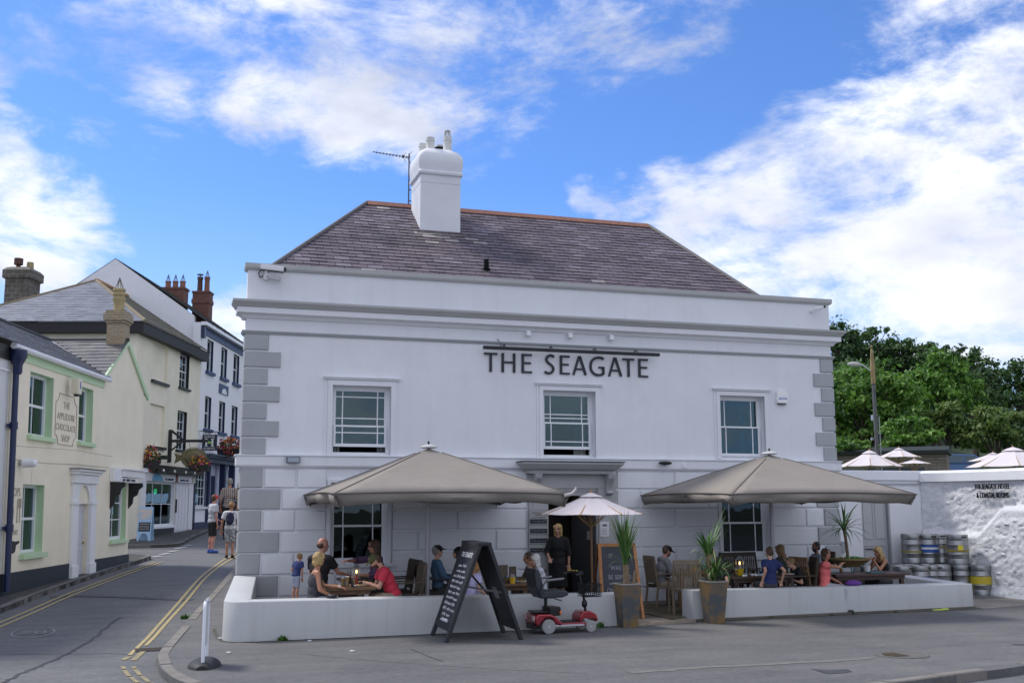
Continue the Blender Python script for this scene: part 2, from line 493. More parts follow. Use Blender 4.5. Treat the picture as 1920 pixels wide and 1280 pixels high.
# ---------------------------------------------------------------- ground, road, pavements
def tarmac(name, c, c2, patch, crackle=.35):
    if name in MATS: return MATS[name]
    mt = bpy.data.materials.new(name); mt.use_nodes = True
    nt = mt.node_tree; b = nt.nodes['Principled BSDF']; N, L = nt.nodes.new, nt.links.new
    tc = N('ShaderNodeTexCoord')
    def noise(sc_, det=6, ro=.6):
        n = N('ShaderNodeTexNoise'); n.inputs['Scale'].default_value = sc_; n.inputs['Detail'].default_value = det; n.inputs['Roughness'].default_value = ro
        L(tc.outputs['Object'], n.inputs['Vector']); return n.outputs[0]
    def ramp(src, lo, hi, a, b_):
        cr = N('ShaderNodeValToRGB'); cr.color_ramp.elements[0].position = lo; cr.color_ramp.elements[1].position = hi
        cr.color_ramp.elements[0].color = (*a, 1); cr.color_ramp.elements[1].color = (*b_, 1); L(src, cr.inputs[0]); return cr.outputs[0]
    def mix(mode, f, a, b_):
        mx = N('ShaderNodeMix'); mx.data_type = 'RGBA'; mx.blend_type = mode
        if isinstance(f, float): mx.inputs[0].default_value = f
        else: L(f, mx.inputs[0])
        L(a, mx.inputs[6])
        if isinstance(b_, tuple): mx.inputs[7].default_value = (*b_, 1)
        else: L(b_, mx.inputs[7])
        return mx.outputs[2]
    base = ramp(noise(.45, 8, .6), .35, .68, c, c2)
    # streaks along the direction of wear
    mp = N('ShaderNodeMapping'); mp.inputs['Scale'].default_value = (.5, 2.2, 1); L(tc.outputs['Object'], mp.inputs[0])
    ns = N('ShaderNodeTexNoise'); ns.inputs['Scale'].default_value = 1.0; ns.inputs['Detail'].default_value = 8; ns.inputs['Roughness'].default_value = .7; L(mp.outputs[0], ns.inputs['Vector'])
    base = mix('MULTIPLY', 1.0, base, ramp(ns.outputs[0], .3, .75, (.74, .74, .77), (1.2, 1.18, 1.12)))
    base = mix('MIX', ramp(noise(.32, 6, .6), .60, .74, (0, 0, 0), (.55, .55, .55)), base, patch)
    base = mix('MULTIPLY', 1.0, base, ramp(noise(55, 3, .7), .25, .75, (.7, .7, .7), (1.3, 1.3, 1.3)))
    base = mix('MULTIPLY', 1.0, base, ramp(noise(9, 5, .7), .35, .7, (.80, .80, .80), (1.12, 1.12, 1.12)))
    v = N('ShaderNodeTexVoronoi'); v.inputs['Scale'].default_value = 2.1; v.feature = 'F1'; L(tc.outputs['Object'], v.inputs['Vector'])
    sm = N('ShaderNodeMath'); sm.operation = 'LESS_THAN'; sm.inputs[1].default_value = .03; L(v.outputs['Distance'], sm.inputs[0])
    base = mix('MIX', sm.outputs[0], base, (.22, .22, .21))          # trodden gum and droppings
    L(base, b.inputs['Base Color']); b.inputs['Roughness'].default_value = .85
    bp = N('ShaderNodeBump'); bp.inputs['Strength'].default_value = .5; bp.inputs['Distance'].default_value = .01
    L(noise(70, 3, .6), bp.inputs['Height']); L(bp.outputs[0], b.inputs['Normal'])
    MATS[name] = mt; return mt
PAVE = tarmac('pavement_tarmac', (.114, .114, .116), (.148, .146, .145), (.165, .157, .138))
ROAD = tarmac('road_tarmac', (.122, .124, .129), (.152, .153, .157), (.10, .102, .105))
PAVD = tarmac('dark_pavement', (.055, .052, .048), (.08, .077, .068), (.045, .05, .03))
KERB = M('kerb_stone', (.19, .175, .155), .85, var=.22, vscale=2.5, bump=.3, bscale=40)
KERBP = M('pinkish_kerb', (.26, .225, .205), .85, var=.2, vscale=2.5, bump=.3, bscale=40)

def sheet(name, poly, off, mat, thick=.0, parent=None, flat=None):
    bm = bmesh.new()
    f = bm.faces.new([bm.verts.new((x, y, 0)) for x, y in poly])
    bmesh.ops.bisect_plane(bm, geom=bm.verts[:] + bm.edges[:] + bm.faces[:], plane_co=(0, 19.5, 0), plane_no=(0, 1, 0))
    bmesh.ops.triangulate(bm, faces=bm.faces[:])
    for v in bm.verts: v.co.z = (g(v.co.y) if flat is None else flat) + off
    if thick:
        r = bmesh.ops.extrude_face_region(bm, geom=bm.faces[:])
        for v in [e for e in r['geom'] if isinstance(e, bmesh.types.BMVert)]: v.co.z -= thick
    bmesh.ops.recalc_face_normals(bm, faces=bm.faces[:])
    if not thick:
        for f in bm.faces:
            if f.normal.z < 0: f.normal_flip()
    me = bpy.data.meshes.new(name); bm.to_mesh(me); bm.free(); me.materials.append(mat)
    o = bpy.data.objects.new(name, me); COL.objects.link(o)
    if parent is not None: o.parent = parent
    return o
def resample(pts, step):
    pts = [Vector(p).to_2d() if len(p) == 2 else Vector(p[:2]) for p in pts]
    out = [pts[0].copy()]; acc = 0
    for a, b in zip(pts, pts[1:]):
        ln = (b - a).length; t = step - acc
        while t < ln:
            out.append(a + (b - a) * (t / ln)); t += step
        acc = (acc + ln) % step
    out.append(pts[-1].copy())
    return out
def smooth2(pts, n=6):
    """Catmull-Rom through the points"""
    P = [Vector(p) for p in pts]; P = [P[0] * 2 - P[1]] + P + [P[-1] * 2 - P[-2]]; out = []
    for i in range(1, len(P) - 2):
        for k in range(n):
            t = k / n; a, b, c, d = P[i - 1], P[i], P[i + 1], P[i + 2]
            out.append(.5 * ((2 * b) + (c - a) * t + (2 * a - 5 * b + 4 * c - d) * t * t + (3 * b - a - 3 * c + d) * t ** 3))
    out.append(P[-2]); return out
def offset2(pts, d):
    out = []
    for i, p in enumerate(pts):
        a = pts[max(i - 1, 0)]; b = pts[min(i + 1, len(pts) - 1)]
        t = (b - a).normalized(); out.append(p + Vector((-t.y, t.x)) * d)
    return out
def ribbon(mb, pts, w, off, flat=None, gap=None):
    pts = [Vector(p[:2]) for p in pts]
    L_, R_ = offset2(pts, w / 2), offset2(pts, -w / 2)
    for i in range(len(pts) - 1):
        if gap and gap(i): continue
        q = [L_[i], R_[i], R_[i + 1], L_[i + 1]]
        mb.face([(p.x, p.y, (g(p.y) if flat is None else flat) + off) for p in q])
def kerb(name, pts, w, off, mat, side=1, stone=.9, h=.24, rnd=random.Random(3)):
    mb = MB(); P = resample(pts, .3); A = P; B = offset2(P, w * side)
    k = max(1, int(stone / .3))
    for s in range(0, len(P) - 1, k):
        e = min(s + k, len(P) - 1)
        dz = rnd.uniform(-.010, .010)
        rr = []
        for i in range(s, e + 1):
            sh = .0
            a, b = A[i], B[i]
            if i == s: a = a + (A[min(i + 1, len(A) - 1)] - a) * .06; b = b + (B[min(i + 1, len(B) - 1)] - b) * .03
            z = g(a.y) + off + dz
            o = (b - a) * .12
            rr.append([Vector((a.x, a.y, z - h)), Vector((a.x, a.y, z - .02)), Vector((a.x + o.x, a.y + o.y, z)), Vector((b.x, b.y, z)), Vector((b.x, b.y, z - h))])
        mb.rings(rr)
    o = mb.build(name, mat); tag(o, kind='structure'); return o

# far ground out to the horizon, then the roadway with its slope up the street
mb = MB(); mb.face([(-3000, -300, -.45), (3000, -300, -.45), (3000, 4000, -.45), (-3000, 4000, -.45)])
tag(mb.build('ground', M('ground_earth', (.07, .075, .045), .95, var=.3, vscale=.05)), kind='structure')
tag(sheet('road', [(-30, -20), (45, -20), (45, 112), (-30, 112)], -.1, ROAD), kind='structure')

KR = smooth2([(6.0, 70.0), (4.2, 52), (2.6, 38.5), (2.14, 34.65), (1.73, 30.88), (1.08, 25.65), (.6, 22.07), (.24, 19.14), (-.02, 16.66), (-.01, 15.82), (.02, 15.15), (.11, 14.57), (.23, 14.05), (.41, 13.59), (.75, 12.9), (1.6, 12.0), (3.2, 11.2), (6, 10.85), (8.21, 11.2), (9.7, 11.57), (10.74, 11.84), (14, 12.9), (25, 16.5), (44, 22)])
KR = [Vector(p) for p in KR]
pave = [(p.x, p.y) for p in KR] + [(44, 26), (16, 26), (12, 70)]
tag(sheet('pavement', pave, 0, PAVE, .3), kind='structure')
kerb('kerb', [p for p in KR], .15, .006, KERB, 1)
KL = smooth2([(-4.6, 12), (-3.7, 19), (-2.99, 23.44), (-2.46, 26.9), (-1.48, 31.99), (-.55, 36.4), (-.42, 37.3), (-.7, 38.0), (-1.6, 38.5), (-5, 39.4)])
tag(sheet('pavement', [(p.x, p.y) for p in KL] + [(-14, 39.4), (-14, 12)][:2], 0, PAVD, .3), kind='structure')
kerb('kerb', KL, .14, .006, M('grey_kerb', (.15, .145, .135), .85, var=.2, vscale=3, bump=.3), 1)
KF = smooth2([(-9, 41.2), (-4, 42.0), (-1.29, 42.76), (.1, 43.2), (.62, 44.2), (1.1, 48), (2.0, 54), (3.6, 62), (7, 78)])
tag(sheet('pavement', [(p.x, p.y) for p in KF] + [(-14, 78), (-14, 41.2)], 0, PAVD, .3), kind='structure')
kerb('kerb', KF, .14, .006, MATS['grey_kerb'], 1)

# painted lines
YEL = M('worn_yellow_paint', (.43, .345, .155), .8, col2=(.24, .21, .13), vscale=9, mott=(.5, .8))
WPT = M('worn_white_paint', (.50, .50, .49), .8, col2=(.25, .25, .25), vscale=9, mott=(.55, .85))
def rp(px, py): q = atg(px, py, -.1); return Vector((q.x, q.y))
for nm, pts, w in (('yellow_line', [(243, 1228), (290, 1180), (335, 1129), (374, 1084), (400, 1063), (422, 1048), (446, 1036)], .062),
                   ('yellow_line', [(273, 1210), (310, 1170), (347, 1129), (383, 1086), (408, 1064), (428, 1051), (449, 1040)], .062)):
    P = smooth2([rp(*p) for p in pts], 8)
    mb = MB(); ribbon(mb, P, w, -.092); tag(mb.build(nm, YEL), kind='structure')
mb = MB()
for a, b in (((231, 1237), (241, 1231)), ((250, 1238), (268, 1221))):
    ribbon(mb, [rp(*a), rp(*b)], .085, -.092)
for pts in ([(230, 1249), (236, 1260), (247, 1271), (262, 1281), (285, 1291)], [(250, 1249), (256, 1258), (267, 1269), (283, 1280), (305, 1290)]):
    ribbon(mb, smooth2([rp(*p) for p in pts], 6), .06, -.092, gap=lambda i: i % 7 == 3)
tag(mb.build('yellow_line', M('faded_yellow_paint', (.34, .28, .14), .85, col2=(.16, .15, .12), vscale=14, mott=(.4, .7))), kind='structure')
LP = [Vector(p) for p in KL]
for d in (-.42, -.60):
    P = [p for p in offset2(LP, d) if 8 < p.y < 35.9]
    mb = MB(); ribbon(mb, P, .06, -.092); tag(mb.build('yellow_line', YEL), kind='structure')
mb = MB()
for a, b in (((284, 1044), (303, 1042)), ((301, 1039), (317, 1037)), ((317, 1033.6), (333, 1032)), ((329, 1028), (348, 1025.7)), ((345, 1023), (360, 1021.7))):
    ribbon(mb, [rp(*a), rp(*b)], .2, -.092)
tag(mb.build('give_way_line', WPT), kind='structure')
# roundel with a number painted on the street
c0 = rp(62, 1185.5)
mb = MB(); ca = [c0 + Vector((.33 * cos(t * pi / 20), .66 * sin(t * pi / 20))) for t in range(41)]
ribbon(mb, ca, .035, -.092)
ro = tag(mb.build('road_roundel', M('roundel_paint', (.26, .265, .27), .85, col2=(.17, .175, .18), vscale=9)), kind='structure')
tm = put_text('roundel_number', '20', .62, M('roundel_paint', (.26, .265, .27), .85, col2=(.17, .175, .18), vscale=9), (c0.x, c0.y - .22, -.1 + g(c0.y) + .006), (1, 0, 0), (0, 1, 0), ext=.001, sx=.75); tm.parent = ro
# tarred seams, crack, patch
TAR = M('tar', (.035, .036, .04), .6)
mb = MB()
ribbon(mb, smooth2([rp(*p) for p in ((95, 1119), (140, 1117), (210, 1118), (300, 1122), (360, 1124))], 5), .28, -.094)
tag(mb.build('road_trench', M('trench_tarmac', (.075, .077, .082), .85, var=.25, vscale=6)), kind='structure')
rr = random.Random(5); mb = MB()
P = smooth2([rp(*p) for p in ((4, 1280), (40, 1262), (68, 1251), (98, 1238), (126, 1226), (150, 1212), (176, 1196), (200, 1175), (215, 1163), (228, 1157))], 9)
P = [p + Vector((rr.uniform(-.03, .03), rr.uniform(-.03, .03))) for p in P]
ribbon(mb, P, .05, -.094)
P = smooth2([rp(*p) for p in ((0, 1226), (60, 1226), (120, 1226), (200, 1225), (240, 1226))], 6)
ribbon(mb, [p + Vector((0, rr.uniform(-.02, .02))) for p in P], .025, -.094)
tag(mb.build('tar_seam', TAR), kind='structure')
mb = MB()
ps = [atz(*p, .003) for p in ((1520, 1253), (1545, 1255), (1590, 1254), (1598, 1258), (1580, 1261), (1550, 1262))]
mb.face([(p.x, p.y, .005) for p in ps])
tag(mb.build('tar_patch', M('black_tar_patch', (.05, .052, .058), .7, var=.3, vscale=8)), kind='structure')
mb = MB()
ps = [atz(*p, .003) for p in ((1745 + 150, 1207), (1920, 1206), (1960, 1207), (1960, 1208.5), (1905, 1208.5))]
mb.face([(p.x, p.y, .005) for p in ps])
tag(mb.build('tar_patch', MATS['black_tar_patch']), kind='structure')
mb = MB()
P = smooth2([Vector(atz(*p, 0)[:2]) for p in ((770, 1216), (790, 1224), (812, 1233), (830, 1239))], 6)
ribbon(mb, P, .03, .005)
P = smooth2([Vector(atz(*p, 0)[:2]) for p in ((560, 1225), (700, 1238), (900, 1252), (1100, 1262))], 6)
ribbon(mb, P, .012, .005)
P = smooth2([Vector(atz(*p, 0)[:2]) for p in ((1180, 1261), (1320, 1250), (1500, 1241), (1640, 1232))], 6)
tag(mb.build('pavement_crack', M('crack', (.07, .07, .072), .9)), kind='structure')
mb = MB()
ribbon(mb, [p + Vector((rr.uniform(-.05, .05), rr.uniform(-.05, .05))) for p in P], .16, .004)
tag(mb.build('pavement_joint', M('dusty_joint', (.155, .15, .138), .9, var=.18, vscale=5)), kind='structure')
# stop-tap pit with its lid broken open, near the front kerb
pc = atz(1690, 1227, 0)
t = thing('stop_tap_cover', 'round iron tap cover sunk in the tarmac with a dark rusty opening', 'manhole', (pc.x, pc.y, .004))
mb = MB(); mb.lathe([(.0, .002), (.30, .002), (.335, .012), (.36, .012), (.38, .0)], 28, cap=False); mb.build('rim', M('rim_stone', (.115, .11, .1), .9, var=.2, vscale=8), t)
mb = MB(); mb.zprism([(-.24, -.15), (.0, -.17), (.0, .17), (-.2, .17), (-.28, 0)], .004, .009); mb.build('opening', M('rusty_hole', (.02, .012, .006), .9, col2=(.07, .045, .012), vscale=9), t)
# gully grate by the corner kerb
gp = rp(281, 1217.5)
t = thing('gully_grate', 'rusty iron drain grate in the road beside the curved kerb', 'drain', (gp.x, gp.y, -.1), radians(4))
IRON = M('rusty_iron', (.07, .05, .04), .8, var=.35, vscale=12)
mb = MB()
for k in range(7): mb.box(-.2, .2, -.19 + k * .055, -.16 + k * .055, 0, .012)
mb.box(-.22, -.2, -.2, .2, 0, .014); mb.box(.2, .22, -.2, .2, 0, .014)
mb.build('grate', IRON, t)
mb = MB(); mb.box(-.21, .21, -.2, .2, .001, .004); mb.build('sump', BLACK, t)

# litter: a few pale scraps
for (px, py, l_) in ((1447 / 4.74 + 120, 1199, 0),):
    pass
TISS = M('paper_scrap', (.62, .62, .6), .8)
for px, py, lab in ((581, 1201, 'white paper scrap on the tarmac below the weed by the low wall'), (428, 1223, 'white scrap of paper on the pavement left of the low wall corner'), (660, 1220, 'small pale litter speck on the open pavement'), (412, 1196, 'small pale scrap at the foot of the rounded wall corner')):
    q = atz(px, py, .005); mb = MB()
    pts = [(q.x + .05 * cos(a * 1.05) * rr.uniform(.5, 1), q.y + .05 * sin(a * 1.05) * rr.uniform(.5, 1)) for a in range(6)]
    mb.zprism(pts, .004, .016); tag(mb.build('paper_scrap', TISS), lab, 'litter')

# terrace floor
tag(sheet('terrace_floor', [(1.1, 17.7), (8.0, 17.75), (9.0, 17.9), (15.5, 18.3), (15.5, 21.6), (1.3, 21.6)], .045, M('terrace_slab', (.13, .115, .095), .85, var=.3, vscale=1.5, bump=.3), .2, flat=0.0), kind='structure')
tag(sheet('threshold_paving', [(7.75, 17.62), (9.08, 17.85), (9.08, 18.35), (7.75, 18.15)], .05, M('pale_sett', (.30, .25, .19), .85, var=.3, vscale=8, bump=.4), .2, flat=0.0), kind='structure')
p1, p2, p3, p4 = [atz(*p, .056) for p in ((1208, 1149), (1262, 1161), (1345, 1158), (1240, 1112))]
tag(sheet('yard_concrete', [(15.62, 18.2), (18.3, 18.9), (18.3, 23), (14.6, 23), (14.6, 21.6), (15.62, 21.6)], .012, M('yard_slab', (.26, .235, .19), .9, var=.2, vscale=1.2, bump=.3), .2, flat=0.0), kind='structure')
mb = MB(); mb.zprism([(p1.x, p1.y), (p2.x, p2.y), (9.25, 18.0 + .35), (9.9, 18.4), (10.2, 20.6), (8.6, 20.8), (8.2, 19.6)], .050, .062)
tag(mb.build('floor_mat', M('coir_mat', (.10, .085, .05), .95, var=.35, vscale=3, bump=.5, bscale=60)), 'large brown coir mat on the terrace floor at the wall opening', 'mat')

# ---------------------------------------------------------------- the pub
PX, PY = 1.31, 21.5
PW = 13.31
def pl(px, py, y=0.0):      # point on the pub's own axes, at depth y behind its front
    q = at(px, py, PY + y); return Vector((q.x - PX, y, q.z))
pub = thing('pub', 'large white two storey pub with grey corner stones and a hipped slate roof', 'building', (PX, PY, 0))
WZ = 6.05
OPEN = [(3.155 - PX + -.10, 4.134 - PX + .10, 3.06, 4.43), (7.576 - PX - .09, 8.541 - PX + .13, 3.06, 4.46), (11.714 - PX - .06, 12.647 - PX + .13, 3.08, 4.47),
        (3.07 - PX, 4.20 - PX, .93, 2.5), (11.62 - PX, 12.78 - PX, .93, 2.5), (6.27, 7.38, .0, 2.36)]
def wall_with_holes(mb, x0, x1, z0, z1, y0, y1, holes):
    xs = sorted(set([x0, x1] + [h[0] for h in holes] + [h[1] for h in holes]))
    zs = sorted(set([z0, z1] + [h[2] for h in holes] + [h[3] for h in holes]))
    for a, b in zip(xs, xs[1:]):
        run = None
        for c, d in zip(zs, zs[1:]):
            mx, mz = (a + b) / 2, (c + d) / 2
            hole = any(h[0] < mx < h[1] and h[2] < mz < h[3] for h in holes)
            if hole:
                if run: mb.box(a, b, y0, y1, run[0], run[1]); run = None
            else:
                run = (run[0], d) if run else (c, d)
        if run: mb.box(a, b, y0, y1, run[0], run[1])
SIDE = .105     # the flank runs back at about six degrees, as the street does
mb = MB(); wall_with_holes(mb, .03, PW - .03, -.3, WZ, 0, .32, OPEN)
mb.zprism([(.03, .32), (.3, .32), (.3 + 9 * SIDE, 9), (.03 + 9 * SIDE, 9)], -.3, WZ)
mb.zprism([(PW - .3, .32), (PW - .03, .32), (PW - .03, 9), (PW - .3, 9)], -.3, WZ)
mb.box(.3 + 9 * SIDE, PW - .3, 8.7, 9, -.3, WZ)
mb.build('wall', WHITE, pub)
# rooms behind the glass
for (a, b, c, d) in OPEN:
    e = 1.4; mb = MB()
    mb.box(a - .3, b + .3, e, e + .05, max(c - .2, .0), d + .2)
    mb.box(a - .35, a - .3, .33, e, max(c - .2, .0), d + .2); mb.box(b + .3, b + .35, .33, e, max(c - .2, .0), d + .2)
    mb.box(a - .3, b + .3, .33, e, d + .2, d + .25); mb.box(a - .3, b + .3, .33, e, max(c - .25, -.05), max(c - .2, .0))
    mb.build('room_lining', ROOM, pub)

# rusticated ground storey
CZ = [-.06, .335, .745, 1.155, 1.565, 1.975, 2.385, 2.78]
gaps = [OPEN[3], OPEN[4], OPEN[5]]
mb = MB(); G = .016
def block(mb, x0, x1, z0, z1, d=.038, ch=.016):
    a, b, c, e = x0 + G, x1 - G, z0 + G, z1 - G
    i = mb.av([(a, -.001, c), (b, -.001, c), (b, -.001, e), (a, -.001, e), (a + ch, -d, c + ch), (b - ch, -d, c + ch), (b - ch, -d, e - ch), (a + ch, -d, e - ch)])
    for q in ((4, 5, 6, 7), (0, 1, 5, 4), (1, 2, 6, 5), (2, 3, 7, 6), (3, 0, 4, 7)): mb.af([i + k for k in q])
QL, QR = {}, {}
for r in range(7):
    z0, z1 = CZ[r], CZ[r + 1]
    wide = r % 2 == 1
    ql = .80 if wide else .45
    qr = .60 if wide else .42
    QL[r], QR[r] = ql, qr
    segs = [(ql, PW - qr)]
    for (a, b, c, d) in gaps + [(5.82, 7.82, 0, 2.9)]:
        a2, b2 = a - .0, b + .0
        if (a, b) == (5.82, 7.82): pass
        else: a2, b2 = a - .075, b + .075
        if z1 - .05 > c and z0 + .05 < d + .15:
            ns = []
            for s in segs:
                if b2 <= s[0] or a2 >= s[1]: ns.append(s); continue
                if a2 - s[0] > .08: ns.append((s[0], a2))
                if s[1] - b2 > .08: ns.append((b2, s[1]))
            segs = ns
    J = [k * 1.62 + (.27 if r % 2 else 1.08) for k in range(-1, 10)]
    for (a, b) in segs:
        cuts = [a] + [j for j in J if a + .22 < j < b - .22] + [b]
        for p, q in zip(cuts, cuts[1:]): block(mb, p, q, z0, z1)
mb.build('rusticated_facing', WHITE, pub)
# grey quoins
for r in range(7):
    for left in (1, 0):
        mb = MB(); w = QL[r] if left else QR[r]
        x0, x1 = (-.012, w) if left else (PW - w, PW + .012)
        block(mb, x0, x1, CZ[r], CZ[r + 1], .04, .014)
        # return on the flank
        xx = x0 + G if left else x1 - G
        i = mb.av([(xx, -.001, CZ[r] + G), (xx, .3, CZ[r] + G), (xx, .3, CZ[r + 1] - G), (xx, -.001, CZ[r + 1] - G)]); mb.af([i, i + 1, i + 2, i + 3])
        mb.build('quoin', GREYP, pub)
ZU = [5.40 - .339 * k for k in range(8)]
for r in range(7):
    wide = r % 2 == 1
    for left in (1, 0):
        mb = MB()
        w = (.73 if wide else .49) if left else (.55 if wide else .36)
        x0, x1 = (-.012, w) if left else (PW - w, PW + .012)
        block(mb, x0, x1, ZU[r + 1], ZU[r], .04, .012)
        xx = x0 + G if left else x1 - G
        i = mb.av([(xx, -.001, ZU[r + 1] + G), (xx, .3, ZU[r + 1] + G), (xx, .3, ZU[r] - G), (xx, -.001, ZU[r] - G)]); mb.af([i, i + 1, i + 2, i + 3])
        mb.build('quoin', GREYP, pub)
# string course, frieze moulding, cornice, parapet: profiles (out, z) run along the front with returned ends
def run_profile(prof, x0=-.0, x1=PW, name='moulding', mat=WHITE, ret=.35, par=pub):
    mb = MB(); n = len(prof)
    secs = []
    for (fx, fy) in ((-1, ret), (-1, 0), (1, 0), (1, ret)):
        sec = []
        for (o, z) in prof:
            x = (x0 - o) if fx < 0 else (x1 + o)
            sec.append(Vector((x, -o if fy == 0 else ret, z)))
        secs.append(sec)
    mb.rings(secs)
    return mb.build(name, mat, par)
run_profile([(-.05, 2.795), (.05, 2.795), (.075, 2.83), (.075, 3.0), (.10, 3.015), (.10, 3.035), (-.05, 3.05)], name='string_course')
run_profile([(-.05, 5.39), (.02, 5.39), (.035, 5.42), (.05, 5.43), (.05, 5.455), (-.05, 5.47)], name='frieze_moulding', mat=GREYP)
run_profile([(-.05, 5.70), (.03, 5.70), (.06, 5.75), (.10, 5.775), (.16, 5.79), (.16, 5.90), (-.05, 5.91)], name='cornice_fascia')
run_profile([(-.05, 5.905), (.175, 5.905), (.20, 5.94), (.24, 5.985), (.25, 6.0), (.25, 6.04), (.06, 6.075), (-.05, 6.075)], name='cornice', mat=GREYD)
mb = MB(); mb.box(.03, PW - .03, .005, .28, 6.05, 6.68)
mb.zprism([(.03, .281), (.25, .281), (.25 + .7, 7), (.03 + .7, 7)], 6.05, 6.55); mb.build('parapet', WHITE, pub)
run_profile([(-.30, 6.675), (.035, 6.675), (.05, 6.70), (.06, 6.72), (.06, 6.80), (-.30, 6.80)], x0=.03, x1=PW - .03, name='coping', mat=GREYD, ret=.32)

# upper windows
def cutframe(mb, x0, x1, z0, z1, w, y0, y1, wb=None, wt=None):
    wb = w if wb is None else wb; wt = w if wt is None else wt
    mb.box(x0, x0 + w, y0, y1, z0, z1); mb.box(x1 - w, x1, y0, y1, z0, z1)
    mb.box(x0 + w, x1 - w, y0, y1, z0, z0 + wb); mb.box(x0 + w, x1 - w, y0, y1, z1 - wt, z1)
def bars(mb, x0, x1, z0, z1, xs, zs, y0, y1, t=.022):
    for x in xs: mb.box(x - t / 2, x + t / 2, y0, y1, z0, z1)
    for z in zs: mb.box(x0, x1, y0 + .002, y1 - .002, z - t / 2, z + t / 2)
def upper_window(o, kind, aw):
    a, b, c, d = o
    w = MB()
    # raised surround with a small moulded head
    for (e, f, out) in ((aw, aw - .055, .022), (aw - .055, 0.0, .045)):
        w.box(a - e, a - f, -out, .02, c - .03, d + f); w.box(b + f, b + e, -out, .02, c - .03, d + f)
        w.box(a - e, b + e, -out, .02, d + f, d + e)
    w.box(a - aw - .035, b + aw + .035, -.085, .0, d + aw - .005, d + aw + .022)
    w.box(a - aw - .015, b + aw + .015, -.065, .0, d + aw - .035, d + aw - .006)
    win = w.build('window', WHITE, pub, bevel=.004)
    s = MB(); y0, y1 = .13, .18
    # box frame set back in the opening, then two sashes
    fl = .06
    cutframe(s, a, b, c, d, fl, y0 + .05, y1 + .06, .05, .05)
    mz = {1: 3.63, 2: 3.78, 3: 3.775}[kind]
    x0, x1 = a + fl, b - fl
    low = {1: 3.22, 2: 3.23, 3: c + .05}[kind]
    st = .038
    cutframe(s, x0, x1, mz - .02, d - .05, st, y0 + .045, y1 + .045, .035, .045)
    cutframe(s, x0, x1, low, mz + .02, st, y0, y1, .06, .035)
    xs = [x0 + .175, x1 - .175]
    if kind == 3: xs = [x0 + .16, x1 - .17]
    bars(s, x0 + st, x1 - st, mz, d - .05, xs, [] if kind == 3 else [d - .05 - .16, mz + .16] if kind == 1 else [mz + .19, mz + .11], y0 + .06, y1 + .03)
    bars(s, x0 + st, x1 - st, low, mz, xs, [] if kind == 3 else [mz - .13] if kind == 1 else [low + .16], y0 + .012, y1 - .012)
    s.build('sash', WOODW, win)
    p = MB(); p.box(x0 + .02, x1 - .02, y0 + .068, y0 + .073, mz, d - .08); p.box(x0 + .02, x1 - .02, y0 + .022, y0 + .027, low + .03, mz)
    p.build('pane', GLASS, win)
    rn = random.Random(kind)
    def drape(xa, xb, y=.36):
        k = MB()
        n = 9; pts = [(xa + (xb - xa) * i / n, y + .03 * sin(i * 2.2 + kind)) for i in range(n + 1)]
        for (p0, p1) in zip(pts, pts[1:]):
            k.face([(p0[0], p0[1], c), (p1[0], p1[1], c), (p1[0], p1[1], d), (p0[0], p0[1], d)])
        k.build('curtain', CURT, win)
    if kind == 1: drape(x0 - .02, x0 + .16); drape(x1 - .14, x1 + .02)
    elif kind == 2: drape(x1 - .30, x1 - .02); drape(x0 - .02, x0 + .06)
    else: drape(x0 + .62, x0 + .74); drape(x0 - .02, x0 + .10); drape(x1 - .14, x1 + .02)
    if kind == 2:
        bl = MB()
        for i in range(8): bl.box(x0 - .01, x1 + .01, .26, .28, d - .09 - .035 * i - .028, d - .09 - .035 * i)
        bl.box(x0 - .01, x1 + .01, .265, .275, d - .50, d - .37)
        bl.cyl((x0 + .42, .25, d - .45), (x0 + .40, .25, d - .12), .008)
        bl.build('blind', M('roller_blind', (.38, .42, .36), .8), win)
    return win
upper_window(OPEN[0], 1, .15); upper_window(OPEN[1], 2, .14); upper_window(OPEN[2], 3, .14)
# ground-floor windows
for i in (3, 4):
    a, b, c, d = OPEN[i]
    w = MB()
    w.box(a - .075, a - .002, -.05, .05, c, d + .07); w.box(b + .002, b + .075, -.05, .05, c, d + .07); w.box(a - .002, b + .002, -.05, .05, d + .002, d + .07)
    w.box(a - .11, b + .11, -.09, .1, c - .07, c - .002)
    win = w.build('window', WHITE, pub, bevel=.005)
    s = MB(); cutframe(s, a + .002, b - .002, c, d, .05, .09, .17)
    mz = 1.66
    cutframe(s, a + .05, b - .05, c + .05, mz + .02, .04, .10, .14, .06, .04); cutframe(s, a + .05, b - .05, mz - .02, d - .05, .04, .141, .18)
    bars(s, a + .09, b - .09, c + .05, mz, [a + .27, b - .27], [], .11, .135); bars(s, a + .09, b - .09, mz, d, [a + .27, b - .27], [], .148, .172)
    s.build('sash', WOODW, win)
    p = MB(); p.box(a + .06, b - .06, .120, .125, c + .08, mz); p.box(a + .06, b - .06, .158, .163, mz, d - .07); p.build('pane', DGLASS, win)

